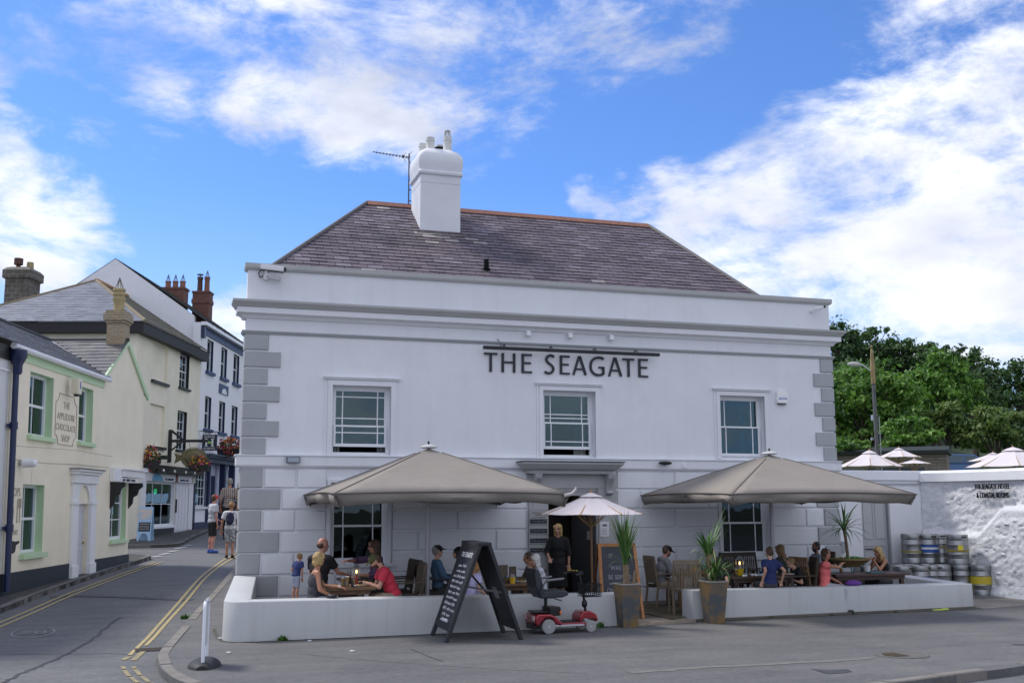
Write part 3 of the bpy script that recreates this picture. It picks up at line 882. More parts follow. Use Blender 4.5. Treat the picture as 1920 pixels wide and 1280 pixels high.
# doorway: pilasters, entablature on consoles, open leaf
mb = MB()
mb.box(5.84, 6.265, -.07, .05, 0, 2.40); mb.box(7.385, 7.80, -.07, .05, 0, 2.40)
mb.box(5.92, 6.19, -.085, -.065, .3, 2.3); mb.box(7.47, 7.72, -.085, -.065, .3, 2.3)
mb.box(5.84, 7.80, -.075, .04, 2.402, 2.70)
mb.box(6.27, 7.38, .02, .06, 2.25, 2.40)
dc = mb.build('door_case', GREYD, pub, bevel=.006)
mb = MB()
prof = [(-.02, 2.70), (.20, 2.70), (.22, 2.76), (.30, 2.80), (.36, 2.86), (.40, 2.90), (.40, 2.93), (-.02, 2.935)]
for o_, z_ in (): pass
secs = []
for (sx, fy) in ((-1, 0), (-1, 1), (1, 1), (1, 0)):
    secs.append([Vector(((5.98 - o) if sx < 0 else (7.42 + o), -.0 if not fy else -o - .07, z)) for o, z in prof])
mb.rings(secs); mb.build('canopy', GREYD, dc)
mb = MB(); mb.box(5.56, 7.84, -.49, -.0, 2.937, 2.955); mb.build('lead_flashing', M('lead', (.05, .052, .058), .55), dc)
for cx in (5.98, 7.60):
    mb = MB()
    cur = [(-.0, 2.27), (-.07, 2.27), (-.11, 2.30), (-.10, 2.36), (-.12, 2.45), (-.17, 2.55), (-.23, 2.62), (-.25, 2.698), (-.0, 2.698)]
    mb.prism([(y, z) for y, z in cur], lambda y, z: (cx - .075, y - .072, z), lambda y, z: (cx + .075, y - .072, z))
    for k in (-.045, 0, .045): mb.tube([(cx + k, -.10 - .072 - .01 * 0, 2.31), (cx + k, -.125 - .07, 2.45), (cx + k, -.235 - .07, 2.62)], .014, 6)
    mb.ell((cx, -.19, 2.32), (.08, .04, .04))
    mb.build('console', GREYD, dc, smooth=True)
mb = MB(); mb.box(6.3, 7.36, .0, 1.3, .0, .14); mb.build('door_step', M('slate_step', (.10, .10, .105), .7), pub)
mb = MB(); mb.bar((7.36, .06, 1.2), (7.12, .80, 1.2), .045, 2.05); dl = mb.build('door', M('dark_grey_door', (.05, .057, .062), .5), pub)
mb = MB(); mb.box(-.01, .01, -.06, .06, -.09, .09); h = mb.build('finger_plate', M('pale_plate', (.45, .45, .44), .3, metal=.5), dl); h.location = (7.265, .19, 1.42); h.rotation_euler = (0, 0, radians(18))
# ceiling lamp just inside the door (lit in the photograph)
lp = thing('porch_lamp', 'small warm lit lamp under the pub door canopy', 'lamp', (0, 0, 0))
q = at(1053, 926, PY + .35); lp.location = q
mb = MB(); mb.lathe([(.0, .07), (.06, .07), (.075, .03), (.075, .02)], 14, cap=False); mb.build('lamp_holder', M('brass', (.4, .28, .1), .35, metal=1), lp, smooth=True)
mb = MB(); mb.ell((0, 0, 0), .042); mb.build('bulb', M('warm_bulb', (1.0, .55, .18), .5, emit=9.0), lp, smooth=True)
mb = MB(); mb.cyl((0, 0, .07), (0, 0, 2.5 - q.z + .02), .008); mb.build('stem', BLACKM, lp)

# roof
EY, EZ, RY, RZ = .40, 6.75, 3.9, 9.32
SLATE = brick_mat('purple_slate', (.095, .075, .085), (.135, .105, .115), (.030, .024, .030), .34, .205, .012, rough=.62, bump=.7, mode='XY',
                  stain=[((.22, .20, .20), 1.1, .60, .78, .5), ((.035, .028, .03), .8, .52, .74, .6), ((.30, .29, .27), 7.0, .66, .76, .55), ((.10, .07, .085), .35, .45, .7, .6)])
roof = thing('roof_placeholder', None, None); bpy.data.objects.remove(roof)
E0 = Vector((.40, EY, EZ)); E1 = Vector((11.86, EY, EZ)); R0 = Vector((3.03, RY, RZ)); R1 = Vector((10.52, RY, RZ))
sl = (RZ - EZ) / (RY - EY)
def down(e, r, t=.02): return e + (e - r) * t
BK = 2 * RY - EY
mb = MB()
mb.face([down(E0, R0), down(E1, R1), R1, R0])
B0 = Vector((E0.x + .3, BK, EZ)); B1 = Vector((E1.x + .6, BK, EZ))
mb.face([down(B1, R1), down(B0, R0), R0, R1]); mb.face([down(B0, R0), down(E0, R0), R0]); mb.face([down(E1, R1), down(B1, R1), R1])
# the slates are drawn on the slope's own axes: build flat, then tilt
slope_len = sqrt((RY - EY) ** 2 + (RZ - EZ) ** 2)
ro = MB()
tilt = math.atan2(RZ - EZ, RY - EY)
def toslope(p):   # pub point on the front slope -> slope plane (x, s)
    return Vector((p.x, (p.y - EY) * cos(tilt) + (p.z - EZ) * sin(tilt), 0))
fr = MB(); fr.m = 4; pts = [down(E0, R0), down(E1, R1), R1, R0]
sp = [toslope(p) for p in pts]; fr.face([p + Vector((0, 0, -.008)) for p in sp])
# individual slate courses as shallow steps, so that the edges catch the light
course = .178
nC = int((sp[2].y - sp[0].y) / course) + 1
for k in range(nC):
    s0 = sp[0].y + k * course; s1 = min(s0 + course, sp[2].y)
    def xl(s): t = (s - sp[0].y) / (sp[3].y - sp[0].y); return sp[0].x + (sp[3].x - sp[0].x) * t
    def xr(s): t = (s - sp[1].y) / (sp[2].y - sp[1].y); return sp[1].x + (sp[2].x - sp[1].x) * t
    a, b = xl(s0), xr(s0); n = int((b - a) / .34) + 1
    cuts = [a] + [c_ for c_ in [floor(a / .34) * .34 + (k % 2) * .17 + .34 * i for i in range(n + 2)] if a + .03 < c_ < b - .03] + [b]
    for u, v in zip(cuts, cuts[1:]):
        lift = .019 + R.uniform(-.004, .006); dz = R.uniform(-.004, .004)
        ul = max(u, xl(s0)); 
        tl, tr = max(u, xl(s1)), min(v, xr(s1))
        if tr <= tl: tl = tr = min(max(u, xl(s1)), xr(s1))
        w1 = mnoise.noise(Vector((u * .55, s0 * .8, 1))) + .5 * mnoise.noise(Vector((u * 1.7, s0 * 2.2, 5))); near = max(0, 1 - abs(u - 4.6) / 1.1) * max(0, 1 - abs(s0 - 2.6) / 1.3)
        fr.m = 3 if R.random() < .004 + .30 * near + (.14 if 5.1 < u < 5.9 and s0 > 3.1 else 0) else 5 if R.random() < .75 * max(0, w1 - .12) * 1.6 else 6 if R.random() < max(0, -w1 - .1) * .9 else R.choice((0, 0, 0, 1, 1, 2))
        i = fr.av([(u, s0 + dz, lift), (v - .010, s0 + dz, lift), (max(tr - .010, tl), s1 + .01, .004), (tl, s1 + .01, .004), (u, s0 + dz, -.012), (v - .010, s0 + dz, -.012)])
        fr.af([i, i + 1, i + 2, i + 3]); fr.af([i + 4, i + 5, i + 1, i], 4)
def slate(name, c, c2, st, rough=.6):
    mt = M(name, c, rough, col2=c2, vscale=1.7, bump=.25, bscale=18, mott=(.35, .72)); return mt
SL = [slate('purple_slate_a', (0.113, 0.088, 0.102), (0.180, 0.141, 0.157), 0), slate('purple_slate_b', (0.099, 0.080, 0.093), (0.159, 0.128, 0.141), 0), slate('purple_slate_c', (0.126, 0.099, 0.114), (0.206, 0.170, 0.184), 0), slate('lichen_slate', (0.173, 0.146, 0.153), (0.439, 0.412, 0.385), 0), M('slate_edge', (.030, .025, .029), .8), slate('sooty_slate', (0.070, 0.056, 0.063), (0.135, 0.108, 0.121), 0), slate('lilac_slate', (0.166, 0.139, 0.166), (0.232, 0.199, 0.229), 0)]
rf = fr.build('roof', SL, pub)
rf.matrix_local = Matrix.Translation((0, EY, EZ)) @ Matrix.Rotation(tilt, 4, 'X')
mb.f = mb.f[1:]; mb.mi = mb.mi[1:]
mb.build('roof', SL[0], pub)
# clay ridge and lead-grey hips
mb = MB()
rd = R1 - R0
n = 17
for k in range(n):
    a, b = R0 + rd * (k / n), R0 + rd * ((k + .985) / n)
    mb.prism([(-.13, -.085), (0, .045), (.13, -.085), (.11, -.10), (0, .02), (-.11, -.10)][::1], lambda y, z: (a.x, a.y + y, a.z + z + .03), lambda y, z: (b.x, b.y + y, b.z + z + .03))
mb.build('ridge_tiles', TERRA, pub)
for e, r_ in ((E0, R0), (E1, R1), (B0, R0), (B1, R1)): mb = MB(); mb.tube([down(e, r_) + Vector((0, 0, .01)), r_ + Vector((0, 0, .02))], .05, 6); mb.build('hip_flashing', M('lead_hip', (.10, .095, .10), .6), pub)
mb = MB(); q = pl(1186, 459, (EY + 1.75)); qs = toslope(Vector((q.x, q.y, EZ + sl * (q.y - EY))))
rv = MB(); rv.box(qs.x - .10, qs.x + .16, qs.y - .06, qs.y + .08, .02, .07); o = rv.build('roof_vent', BLACK, pub); o.matrix_local = rf.matrix_local
rv = MB(); rr2 = random.Random(3)
for i in range(16): rv.ell((5.0 + rr2.uniform(-.13, .13), 2.56 + rr2.uniform(-.04, .04), .035), (.05, .03, .03), n=6, mz=4)
o = rv.build('moss_clump', M('moss', (.10, .10, .03), .95, var=.4, vscale=20), pub); o.matrix_local = rf.matrix_local
# black vent pipe behind the coping
mb = MB(); mb.cyl((5.22, 1.0, 6.85), (5.22, 1.0, 7.2), .065); mb.cyl((5.22, 1.0, 7.2), (5.22, 1.0, 7.24), .085); mb.cyl((5.22, 1.0, 7.24), (5.22, 1.0, 7.44), .058)
mb.build('vent_pipe', M('matt_black', (.006, .006, .007), .9, spec=.2), pub, smooth=True)

# chimney: square stack, ledge, pillowed head
cx0, cx1, cy0, cy1 = 4.09, 5.07, 2.70, 3.72
mb = MB()
def rrect(ax0, ax1, ay0, ay1, z, r=.06, k=4):
    pts = []
    for (cx_, cy_, a0) in ((ax1 - r, ay1 - r, 0), (ax0 + r, ay1 - r, 90), (ax0 + r, ay0 + r, 180), (ax1 - r, ay0 + r, 270)):
        for i in range(k + 1):
            t = radians(a0 + 90 * i / k); pts.append(Vector((cx_ + r * cos(t), cy_ + r * sin(t), z)))
    return pts
zb = 8.1
prof = [(zb, 0, .02), (9.60, 0, .02), (9.605, -.012, .02), (9.615, -.012, .02), (9.62, .0, .02), (9.80, .0, .02), (9.83, .045, .04), (9.88, .055, .05), (9.92, .03, .05), (9.96, .035, .06), (10.10, .06, .07), (10.24, .06, .09), (10.34, .035, .12), (10.42, -.02, .15), (10.49, -.10, .18), (10.53, -.20, .2), (10.54, -.3, .16)]
mb.rings([rrect(cx0 - e, cx1 + e, cy0 - e, cy1 + e, z, r) for z, e, r in prof])
ch = mb.build('chimney', M('chimney_render', (.70, .71, .75), .75, var=.05, vscale=1.5), pub, smooth=True, ang=35)
POT = M('painted_pot', (.62, .62, .60), .7, var=.15, vscale=8)
for (x, y, h, r, crown) in ((4.38, 2.98, .36, .105, 0), (4.80, 2.96, .42, .10, 1), (4.30, 3.42, .34, .10, 0), (4.72, 3.42, .34, .10, 2)):
    mb = MB(); z = 10.45
    mb.lathe([(r * 1.08, z), (r * 1.1, z + .06), (r, z + .08), (r, z + h * .74), (r * 1.09, z + h * .76), (r * 1.09, z + h * .8), (r * .98, z + h * .82), (r * 1.0, z + h), (r * .8, z + h), (r * .8, z + h * .7)], 18, (x, y, 0))
    po = mb.build('chimney_pot', POT, ch, smooth=True)
    if crown == 1:
        mb = MB()
        for k in range(6):
            t = k * pi / 3; mb.box(-.012, .012, -.012, .012, 0, .14); 
        mb = MB()
        for k in range(6):
            t = k * pi / 3; mb.cyl((x + .075 * cos(t), y + .075 * sin(t), z + h), (x + .06 * cos(t), y + .06 * sin(t), z + h + .15), .012, n=6)
        mb.lathe([(.0, z + h + .18), (.07, z + h + .16), (.075, z + h + .14), (.0, z + h + .14)], 14, (x, y, 0)); mb.build('chimney_pot', POT, ch, smooth=True)
    if crown == 2:
        mb = MB()
        for k in range(4): mb.lathe([(.07, z + .02 + k * .07), (.12, z + k * .07 + .02), (.12, z + k * .07 + .045), (.07, z + k * .07 + .045)], 14, (x - .03, y - .1, 0))
        mb.build('chimney_pot', BLACK, ch)
mb = MB(); mb.box(cx0 - .1, cx1 + .12, cy0 - .16, cy0 + .02, 8.28, 8.36); o = mb.build('chimney_flashing', M('mortar_flashing', (.22, .21, .19), .9, var=.3, vscale=9), pub)
o.matrix_local = Matrix.Identity(4)

# pub name in raised letters, drawn stroke by stroke
LET = M('letter_black', (.012, .014, .022), .4)
mb = MB(); T_ = .052
zb_, zt_ = 4.81, 5.215
def X(p): return pl(880 + p / 4, 690).x
def sbar(x0, z0, x1, z1, t=T_):
    d = Vector((x1 - x0, 0, z1 - z0)).normalized(); nrm = Vector((-d.z, 0, d.x)) * t / 2
    a, b = Vector((x0, 0, z0)), Vector((x1, 0, z1))
    q = [a + nrm, a - nrm, b - nrm, b + nrm]
    mb.prism([(p.x, p.z) for p in q], lambda x, z: (x, -.035, z), lambda x, z: (x, -.0, z))
def sarc(pts, t=T_):
    P = [Vector((p[0], p[1])) for p in pts]
    L_, R_ = offset2(P, t / 2), offset2(P, -t / 2)
    for i in range(len(P) - 1):
        q = [L_[i], R_[i], R_[i + 1], L_[i + 1]]
        mb.prism([(p.x, p.y) for p in q], lambda x, z: (x, -.035, z), lambda x, z: (x, -.0, z))
def LT(a, b):
    xa, xb = X(a), X(b); sbar(xa, zt_ - T_ / 2, xb, zt_ - T_ / 2, T_ * .75); sbar((xa + xb) / 2, zb_, (xa + xb) / 2, zt_ - T_ * .8)
def LE(a, b):
    xa, xb = X(a), X(b); sbar(xa + T_ / 2, zb_, xa + T_ / 2, zt_)
    for z, f in ((zb_ + T_ * .38, 1), (zt_ - T_ * .38, 1), ((zb_ + zt_) / 2 + .01, .9)): sbar(xa + T_, z, xa + (xb - xa) * f, z, T_ * .75)
def LH(a, b):
    xa, xb = X(a), X(b); sbar(xa + T_ / 2, zb_, xa + T_ / 2, zt_); sbar(xb - T_ / 2, zb_, xb - T_ / 2, zt_); sbar(xa + T_, (zb_ + zt_) / 2 + .01, xb - T_, (zb_ + zt_) / 2 + .01, T_ * .75)
def LA(a, b):
    xa, xb = X(a), X(b); xm = (xa + xb) / 2; sbar(xa + .025, zb_, xm - .008, zt_, T_ * .85); sbar(xb - .025, zb_, xm + .008, zt_, T_); sbar(xa + .09, zb_ + .125, xb - .09, zb_ + .125, T_ * .7)
def LS(a, b):
    xa, xb = X(a), X(b); w = xb - xa; H = zt_ - zb_
    pts = [(.94, .90), (.80, .955), (.58, .975), (.36, .93), (.22, .82), (.22, .70), (.34, .60), (.56, .51), (.78, .40), (.86, .28), (.80, .15), (.62, .055), (.40, .03), (.20, .055), (.06, .12)]
    P = smooth2([Vector((xa + x * w, zb_ + z * H)) for x, z in pts], 4); sarc(P, T_ * .95)
def LG(a, b):
    xa, xb = X(a), X(b); w = xb - xa; H = zt_ - zb_
    pts = [(.96, .90), (.78, .96), (.56, .965), (.34, .90), (.16, .75), (.09, .52), (.13, .28), (.30, .10), (.54, .03), (.78, .05), (.93, .12)]
    P = smooth2([Vector((xa + x * w, zb_ + z * H)) for x, z in pts], 4); sarc(P, T_ * .95)
    sbar(xa + .93 * w, zb_ + .08 * H, xa + .93 * w, zb_ + .46 * H); sbar(xa + .62 * w, zb_ + .44 * H, xa + .985 * w, zb_ + .44 * H, T_ * .7)
for fn_, a, b in ((LT, 108, 208), (LH, 240, 343), (LE, 390, 467), (LS, 560, 638), (LE, 677, 750), (LA, 770, 878), (LG, 897, 1010), (LA, 1037, 1143), (LT, 1147, 1235), (LE, 1265, 1337)):
    mb = MB(); fn_(a, b); mb.build('letter', LET, pub)

# fittings fixed to the front: each is a thing of its own
def on_front(px, py, out=0.0): q = at(px, py, PY - out); return q
a, b = on_front(906, 651, .22), on_front(1236, 662, .22)
t = thing('sign_light', 'long black tube light over the lettering on the pub front', 'light', (a.x, a.y, a.z))
mb = MB(); L_ = b.x - a.x; mb.box(0, L_, -.045, .045, -.035, .035); mb.build('housing', BLACKM, t, bevel=.01)
for k in (.12, .38, .63, .87): mb = MB(); mb.tube([(L_ * k, .0, .03), (L_ * k, .06, .09), (L_ * k, .17, .075)], .014, 6); mb.build('bracket', BLACKM, t)
mb = MB(); mb.tube([(L_ * .11, .19, .03), (L_ * .11, .19, .15), (L_ * .09, .19, .22)], .008, 5); mb.build('cable', BLACK, t)
for i, (px, py) in enumerate(((989, 625), (1067, 629), (1144, 633))):
    q = on_front(px, py, .02)
    t = thing('spot_light', ('leftmost', 'middle', 'rightmost')[i] + ' of three small white cube spotlights on the frieze above the pub lettering', 'light', (q.x, q.y, q.z), 0, 'cube spotlights on the frieze')
    mb = MB(); mb.box(-.045, .045, -.11, -.02, -.06, .04); mb.build('lamp_body', WOODW, t, bevel=.008)
    mb = MB(); mb.box(-.02, .02, -.02, .02, -.02, .09); mb.build('bracket', WOODW, t)
q = on_front(1464, 745)
t = thing('alarm_box', 'white burglar alarm box with blue number on the pub front beside the right upper window', 'alarm', q)
mb = MB(); pr = [(-.13, -.14), (.13, -.14), (.145, -.06), (.12, .12), (.07, .165), (-.07, .165), (-.12, .12), (-.145, -.06)]
mb.prism(pr, lambda x, z: (x * .93, -.085, z * .95), lambda x, z: (x, .0, z)); mb.build('cover', M('alarm_white', (.82, .82, .82), .35), t, bevel=.012)
mb = MB(); mb.box(-.09, .09, -.06, -.0, -.165, -.141); mb.build('strobe', M('smoked_plastic', (.06, .06, .08), .3), t)
put_text('number', '561234', .075, M('alarm_blue', (.03, .10, .45), .5), (0, -.089, -.055), (1, 0, 0), (0, 0, 1), t, .002, sx=.95)
q = on_front(549, 862, .08)
t = thing('floodlight', 'small square floodlight on the pub string course at the left end', 'light', q)
mb = MB(); mb.box(-.13, .13, -.13, -.03, -.06, .06); mb.build('lamp_body', M('flood_grey', (.12, .15, .2), .4), t, bevel=.01)
mb = MB(); mb.box(-.11, .11, -.137, -.131, -.045, .045); mb.build('lens', M('flood_lens', (.3, .35, .4), .1), t)
mb = MB(); mb.tube([(-.14, -.08, 0), (-.14, -.02, .07), (.14, -.02, .07), (.14, -.08, 0)], .008, 5); mb.build('bracket', GALV, t)
q = on_front(1244, 868, .08)
t = thing('floodlight', 'long dark floodlight on the pub string course right of the door canopy', 'light', q)
mb = MB(); mb.ell((0, -.09, 0), (.16, .075, .042), n=18); mb.build('lamp_body', BLACKM, t, smooth=True)
mb = MB(); mb.box(-.03, .03, -.04, .08, -.02, .02); mb.build('bracket', BLACKM, t)
q = on_front(1282, 873, .06); t = thing('junction_box', 'tiny white junction box on the pub string course left of the right parasol', 'fitting', q)
mb = MB(); mb.box(-.04, .04, -.05, .05, -.045, .045); mb.build('box', WOODW, t, bevel=.006)
mb = MB(); mb.tube([(0, .0, -.04), (0, .03, -.12), (0, .05, -.3)], .008, 5); mb.build('conduit', WOODW, t)
# CCTV cameras
q = on_front(500, 512)
t = thing('security_camera', 'pair of white tube security cameras on the left end of the pub parapet', 'camera', q)
CW = M('camera_white', (.72, .72, .74), .4)
mb = MB(); mb.cyl((-.02, 0, -.10), (-.02, -.10, -.10), .05); mb.cyl((-.02, -.10, -.1), (-.02, -.14, .05), .025); mb.cyl((-.02, -.1, -.06), (.12, -.16, -.06), .022); mb.build('bracket', CW, t, smooth=True)
mb = MB(); mb.bar((-.12, -.10, .10), (.32, -.26, .035), .10, .10); mb.build('camera_body', CW, t, bevel=.015)
mb = MB(); mb.bar((.32, -.26, .035), (.345, -.27, .031), .085, .085); mb.bar((-.1, -.10, .035), (.30, -.25, -.025), .07, .012); mb.build('lens_hood', BLACK, t)
mb = MB(); mb.bar((.06, -.13, -.09), (.26, -.2, -.15), .09, .09); mb.build('camera_body', M('camera_grey', (.45, .46, .48), .4), t, bevel=.015)
mb = MB(); mb.tube([(-.10, -.10, .06), (-.16, -.06, -.02), (-.13, -.03, -.10), (-.06, -.02, -.06)], .012, 6); mb.build('cable', BLACK, t, smooth=True)
q = on_front(1520, 584)
t = thing('security_camera', 'single thin white security camera on the right end of the pub parapet', 'camera', q)
mb = MB(); mb.cyl((0, 0, 0), (0, -.05, 0), .03); mb.cyl((0, -.05, 0), (.05, -.12, .03), .016); mb.build('bracket', CW, t)
mb = MB(); mb.bar((.02, -.11, .03), (.22, -.2, .085), .06, .06); mb.build('camera_body', CW, t, bevel=.01)
mb = MB(); mb.bar((.22, -.2, .085), (.255, -.216, .095), .055, .055); mb.build('lens_hood', BLACK, t)
# television aerial strapped to the chimney
q = at(766, 382, PY + 3.9)
t = thing('tv_aerial', 'thin television aerial on a mast strapped to the left of the pub chimney', 'aerial', q)
AL = M('aerial_metal', (.10, .10, .12), .4, metal=.6)
mb = MB(); mb.cyl((0, 0, .0), (0, 0, 1.28), .018, n=8); mb.build('mast', AL, t)
e = at(700, 285, PY + 3.9) - q; s_ = at(768, 296, PY + 3.9) - q
mb = MB(); mb.cyl(e, s_, .010, n=6)
for k in range(12):
    c = e + (s_ - e) * (k / 11); ln = .05 + .006 * k
    mb.cyl(c + Vector((0, -ln, .0)), c + Vector((0, ln, .0)), .006, n=5); mb.cyl(c + Vector((0, 0, -ln * .35)), c + Vector((0, 0, ln * .35)), .006, n=5)
for sgn in (-1, 1): mb.cyl(s_ + Vector((-.06, 0, .0)), s_ + Vector((.05, 0, sgn * .16)), .007, n=5); mb.cyl(s_ + Vector((-.16, 0, .0)), s_ + Vector((-.1, .0, sgn * .12)), .006, n=5)
mb.box(s_.x - .19, s_.x - .13, -.03, .03, s_.z - .01, s_.z + .05); mb.build('boom', AL, t)
mb = MB(); mb.cyl((0, 0, .07), (.25, 0, .07), .014, n=6); mb.cyl((0, 0, .35), (.25, 0, .35), .014, n=6); mb.build('bracket', AL, t)
# menu board and notice on the door case
q0, q1 = on_front(992, 953, .1), on_front(1027, 1062, .1)
t = thing('menu_board', 'grey wooden menu board with black slate strips left of the pub door', 'sign', (q0.x, PY - .088, 0))
W_ = q1.x - q0.x; H0, H1 = .75, q0.z
mb = MB(); mb.box(0, W_, -.03, 0, H0, H1); mb.build('board', M('board_grey', (.36, .37, .37), .7), t, bevel=.004)
CHALK = M('chalk', (.62, .62, .64), .9)
rs = random.Random(2)
for k in range(4):
    z = H1 - .30 - k * .195
    mb = MB(); mb.box(.015, W_ - .02, -.042, -.031, z, z + .085); sl_ = mb.build('slate_strip', M('slate_black', (.018, .02, .026), .6), t)
    mb = MB()
    for x in (.04, .15, .27): scribble(mb, (x, -.045, z + .02), (1, 0, 0), (0, 0, 1), .09, .045, rs, .003)
    mb.build('chalk_writing', CHALK, sl_)
    mb = MB(); mb.box(0, W_, -.036, -.031, z - .035, z - .027); mb.build('rail', M('rail_grey', (.12, .12, .13), .6), t)
mb = MB()
for x, z, w in ((.05, H1 - .10, .17), (.25, H1 - .10, .1), (.12, H1 - .145, .06), (.19, H1 - .145, .07), (.05, H1 - .195, .13), (.21, H1 - .195, .13)): scribble(mb, (x, -.033, z), (1, 0, 0), (0, 0, 1), w, .028, rs, .003)
mb.build('heading', BLACK, t)
q = on_front(1134, 990, .1)
t = thing('notice', 'white paper notice with small black heading on the right door pilaster', 'notice', (q.x, PY - .09, q.z))
mb = MB(); mb.box(-.10, .10, -.004, 0, -.17, .14); mb.build('paper', M('paper', (.72, .72, .74), .7), t)
mb = MB(); mb.box(-.05, .05, -.007, -.0045, .045, .085)
for k in range(5): mb.box(-.07, .05 - .02 * (k % 2), -.007, -.0045, -.01 - k * .028, -.004 - k * .028)
mb.build('print', M('print_ink', (.10, .10, .12), .8), t)

# ---------------------------------------------------------------- the street on the left
def frame_root(name, label, ox, oy, azd, cat='building', lean=0.0):
    t = thing(name, label, cat, (ox, oy, 0), radians(90 - azd))
    t.rotation_euler.x = lean
    return t
def lining(mb, a, b, c, d, e0, e):
    mb.box(a - .3, b + .3, e, e + .05, c - .2, d + .2)
    mb.box(a - .35, a - .3, e0, e, c - .2, d + .2); mb.box(b + .3, b + .35, e0, e, c - .2, d + .2)
    mb.box(a - .3, b + .3, e0, e, d + .2, d + .25); mb.box(a - .3, b + .3, e0, e, c - .25, c - .2)
def house_window(par, a, b, c, d, dep, revmat, frmat, cols, rows, sillmat, sill=(.08, .07, .06), pane=None, curt=True, fw=.06, meet=True):
    """sash window set dep back in the opening; the reveals are painted"""
    w = MB(); t = .012
    w.box(a + .001, a + t, .004, dep, c, d); w.box(b - t, b - .001, .004, dep, c, d); w.box(a + t, b - t, .004, dep, d - t, d - .001); w.box(a + t, b - t, .004, dep, c + .001, c + t)
    win = w.build('window', revmat, par)
    f = MB(); a2, b2 = a + t, b - t; c2, d2 = c + t, d - t
    cutframe(f, a2, b2, c2, d2, fw, dep - .02, dep + .09)
    mz = (c2 + d2) / 2
    if meet: f.box(a2 + fw, b2 - fw, dep + .005, dep + .06, mz - .03, mz + .03)
    for i in range(1, cols): x = a2 + fw + (b2 - a2 - 2 * fw) * i / cols; f.box(x - .015, x + .015, dep + .012, dep + .055, c2 + fw, d2 - fw)
    for j in range(1, rows):
        z = c2 + fw + (d2 - c2 - 2 * fw) * j / rows
        if meet and abs(z - mz) < .06: continue
        f.box(a2 + fw, b2 - fw, dep + .014, dep + .053, z - .015, z + .015)
    f.build('frame', frmat, win)
    p = MB(); p.box(a2 + .02, b2 - .02, dep + .03, dep + .036, c2 + .02, d2 - .02); p.build('pane', pane or DGLASS, win)
    if sillmat is not None:
        s = MB(); s.box(a - sill[2], b + sill[2], -sill[0], dep - .02, c - sill[1], c - .002); s.build('sill', sillmat, win, bevel=.008)
    if curt:
        for (u, v) in ((a2 + .03, a2 + .03 + (b2 - a2) * .22), (b2 - .03 - (b2 - a2) * .2, b2 - .03)):
            n = 8; k = MB()
            for i in range(n):
                y0, y1 = dep + .2 + .03 * sin(i * 2.1), dep + .2 + .03 * sin((i + 1) * 2.1)
                x0, x1 = u + (v - u) * i / n, u + (v - u) * (i + 1) / n
                k.face([(x0, y0, c2), (x1, y1, c2), (x1, y1, d2), (x0, y0, d2)])
            k.build('curtain', CURT, win)
    return win

SLG = [M('grey_slate_a', (.085, .085, .092), .6, col2=(.125, .125, .132), vscale=1.8, bump=.25, bscale=16), M('grey_slate_b', (.065, .066, .073), .6, col2=(.105, .105, .11), vscale=1.8, bump=.25, bscale=16), M('grey_slate_c', (.10, .10, .098), .6, col2=(.15, .145, .13), vscale=1.8, bump=.25, bscale=16)]
SLB = [M('blue_slate_a', (.15, .16, .19), .5, col2=(.20, .21, .235), vscale=1.5, bump=.2, bscale=16), M('blue_slate_b', (.13, .14, .165), .5, col2=(.175, .185, .21), vscale=1.5, bump=.2, bscale=16), M('blue_slate_c', (.10, .11, .13), .5, col2=(.15, .155, .17), vscale=1.5, bump=.2, bscale=16)]
def slate_slope(name, par, A, B, C, D, mats, course=.22, width=.34, rnd=random.Random(9)):
    """slated slope; A-B eaves, D-C top (3-D points, planar)"""
    A, B, C, D = Vector(A), Vector(B), Vector(C), Vector(D)
    ex = (B - A).normalized(); n = ex.cross(D - A if (D - A).length > .01 else C - A).normalized(); ey = n.cross(ex).normalized()
    def q(p): v = p - A; return Vector((v.dot(ex), v.dot(ey)))
    a, b, c, d = q(A), q(B), q(C), q(D)
    H = max(c.y, d.y); mb = MB(); k = 0; s = 0.0
    while s < H - .02:
        s1 = min(s + course, H)
        def lo(t): return a.x + (d.x - a.x) * min(t / max(d.y, .001), 1)
        def hi(t): return b.x + (c.x - b.x) * min(t / max(c.y, .001), 1)
        x0, x1 = lo(s), hi(s)
        if x1 - x0 > .05:
            st = floor(x0 / width) * width + (k % 2) * width / 2
            cuts = [x0] + [st + i * width for i in range(int((x1 - x0) / width) + 3) if x0 + .03 < st + i * width < x1 - .03] + [x1]
            for u, v in zip(cuts, cuts[1:]):
                l = .018 + rnd.uniform(-.003, .004); dz = rnd.uniform(-.005, .005); mb.m = rnd.choice((0, 0, 1, 1, 2))
                tl, tr = max(u, lo(s1)), min(v, hi(s1))
                if tr < tl: tl = tr = (lo(s1) + hi(s1)) / 2 if lo(s1) >= hi(s1) else (lo(s1) if u < lo(s1) else hi(s1))
                P = lambda x, y, z: A + ex * x + ey * y + n * z
                i = mb.av([P(u, s + dz, l), P(v - .005, s + dz, l), P(tr, s1 + .01, .005), P(tl, s1 + .01, .005), P(u, s + dz, -.012), P(v - .005, s + dz, -.012)])
                mb.af([i, i + 1, i + 2, i + 3]); mb.af([i + 4, i + 5, i + 1, i])
        s = s1; k += 1
    return mb.build(name, mats, par)

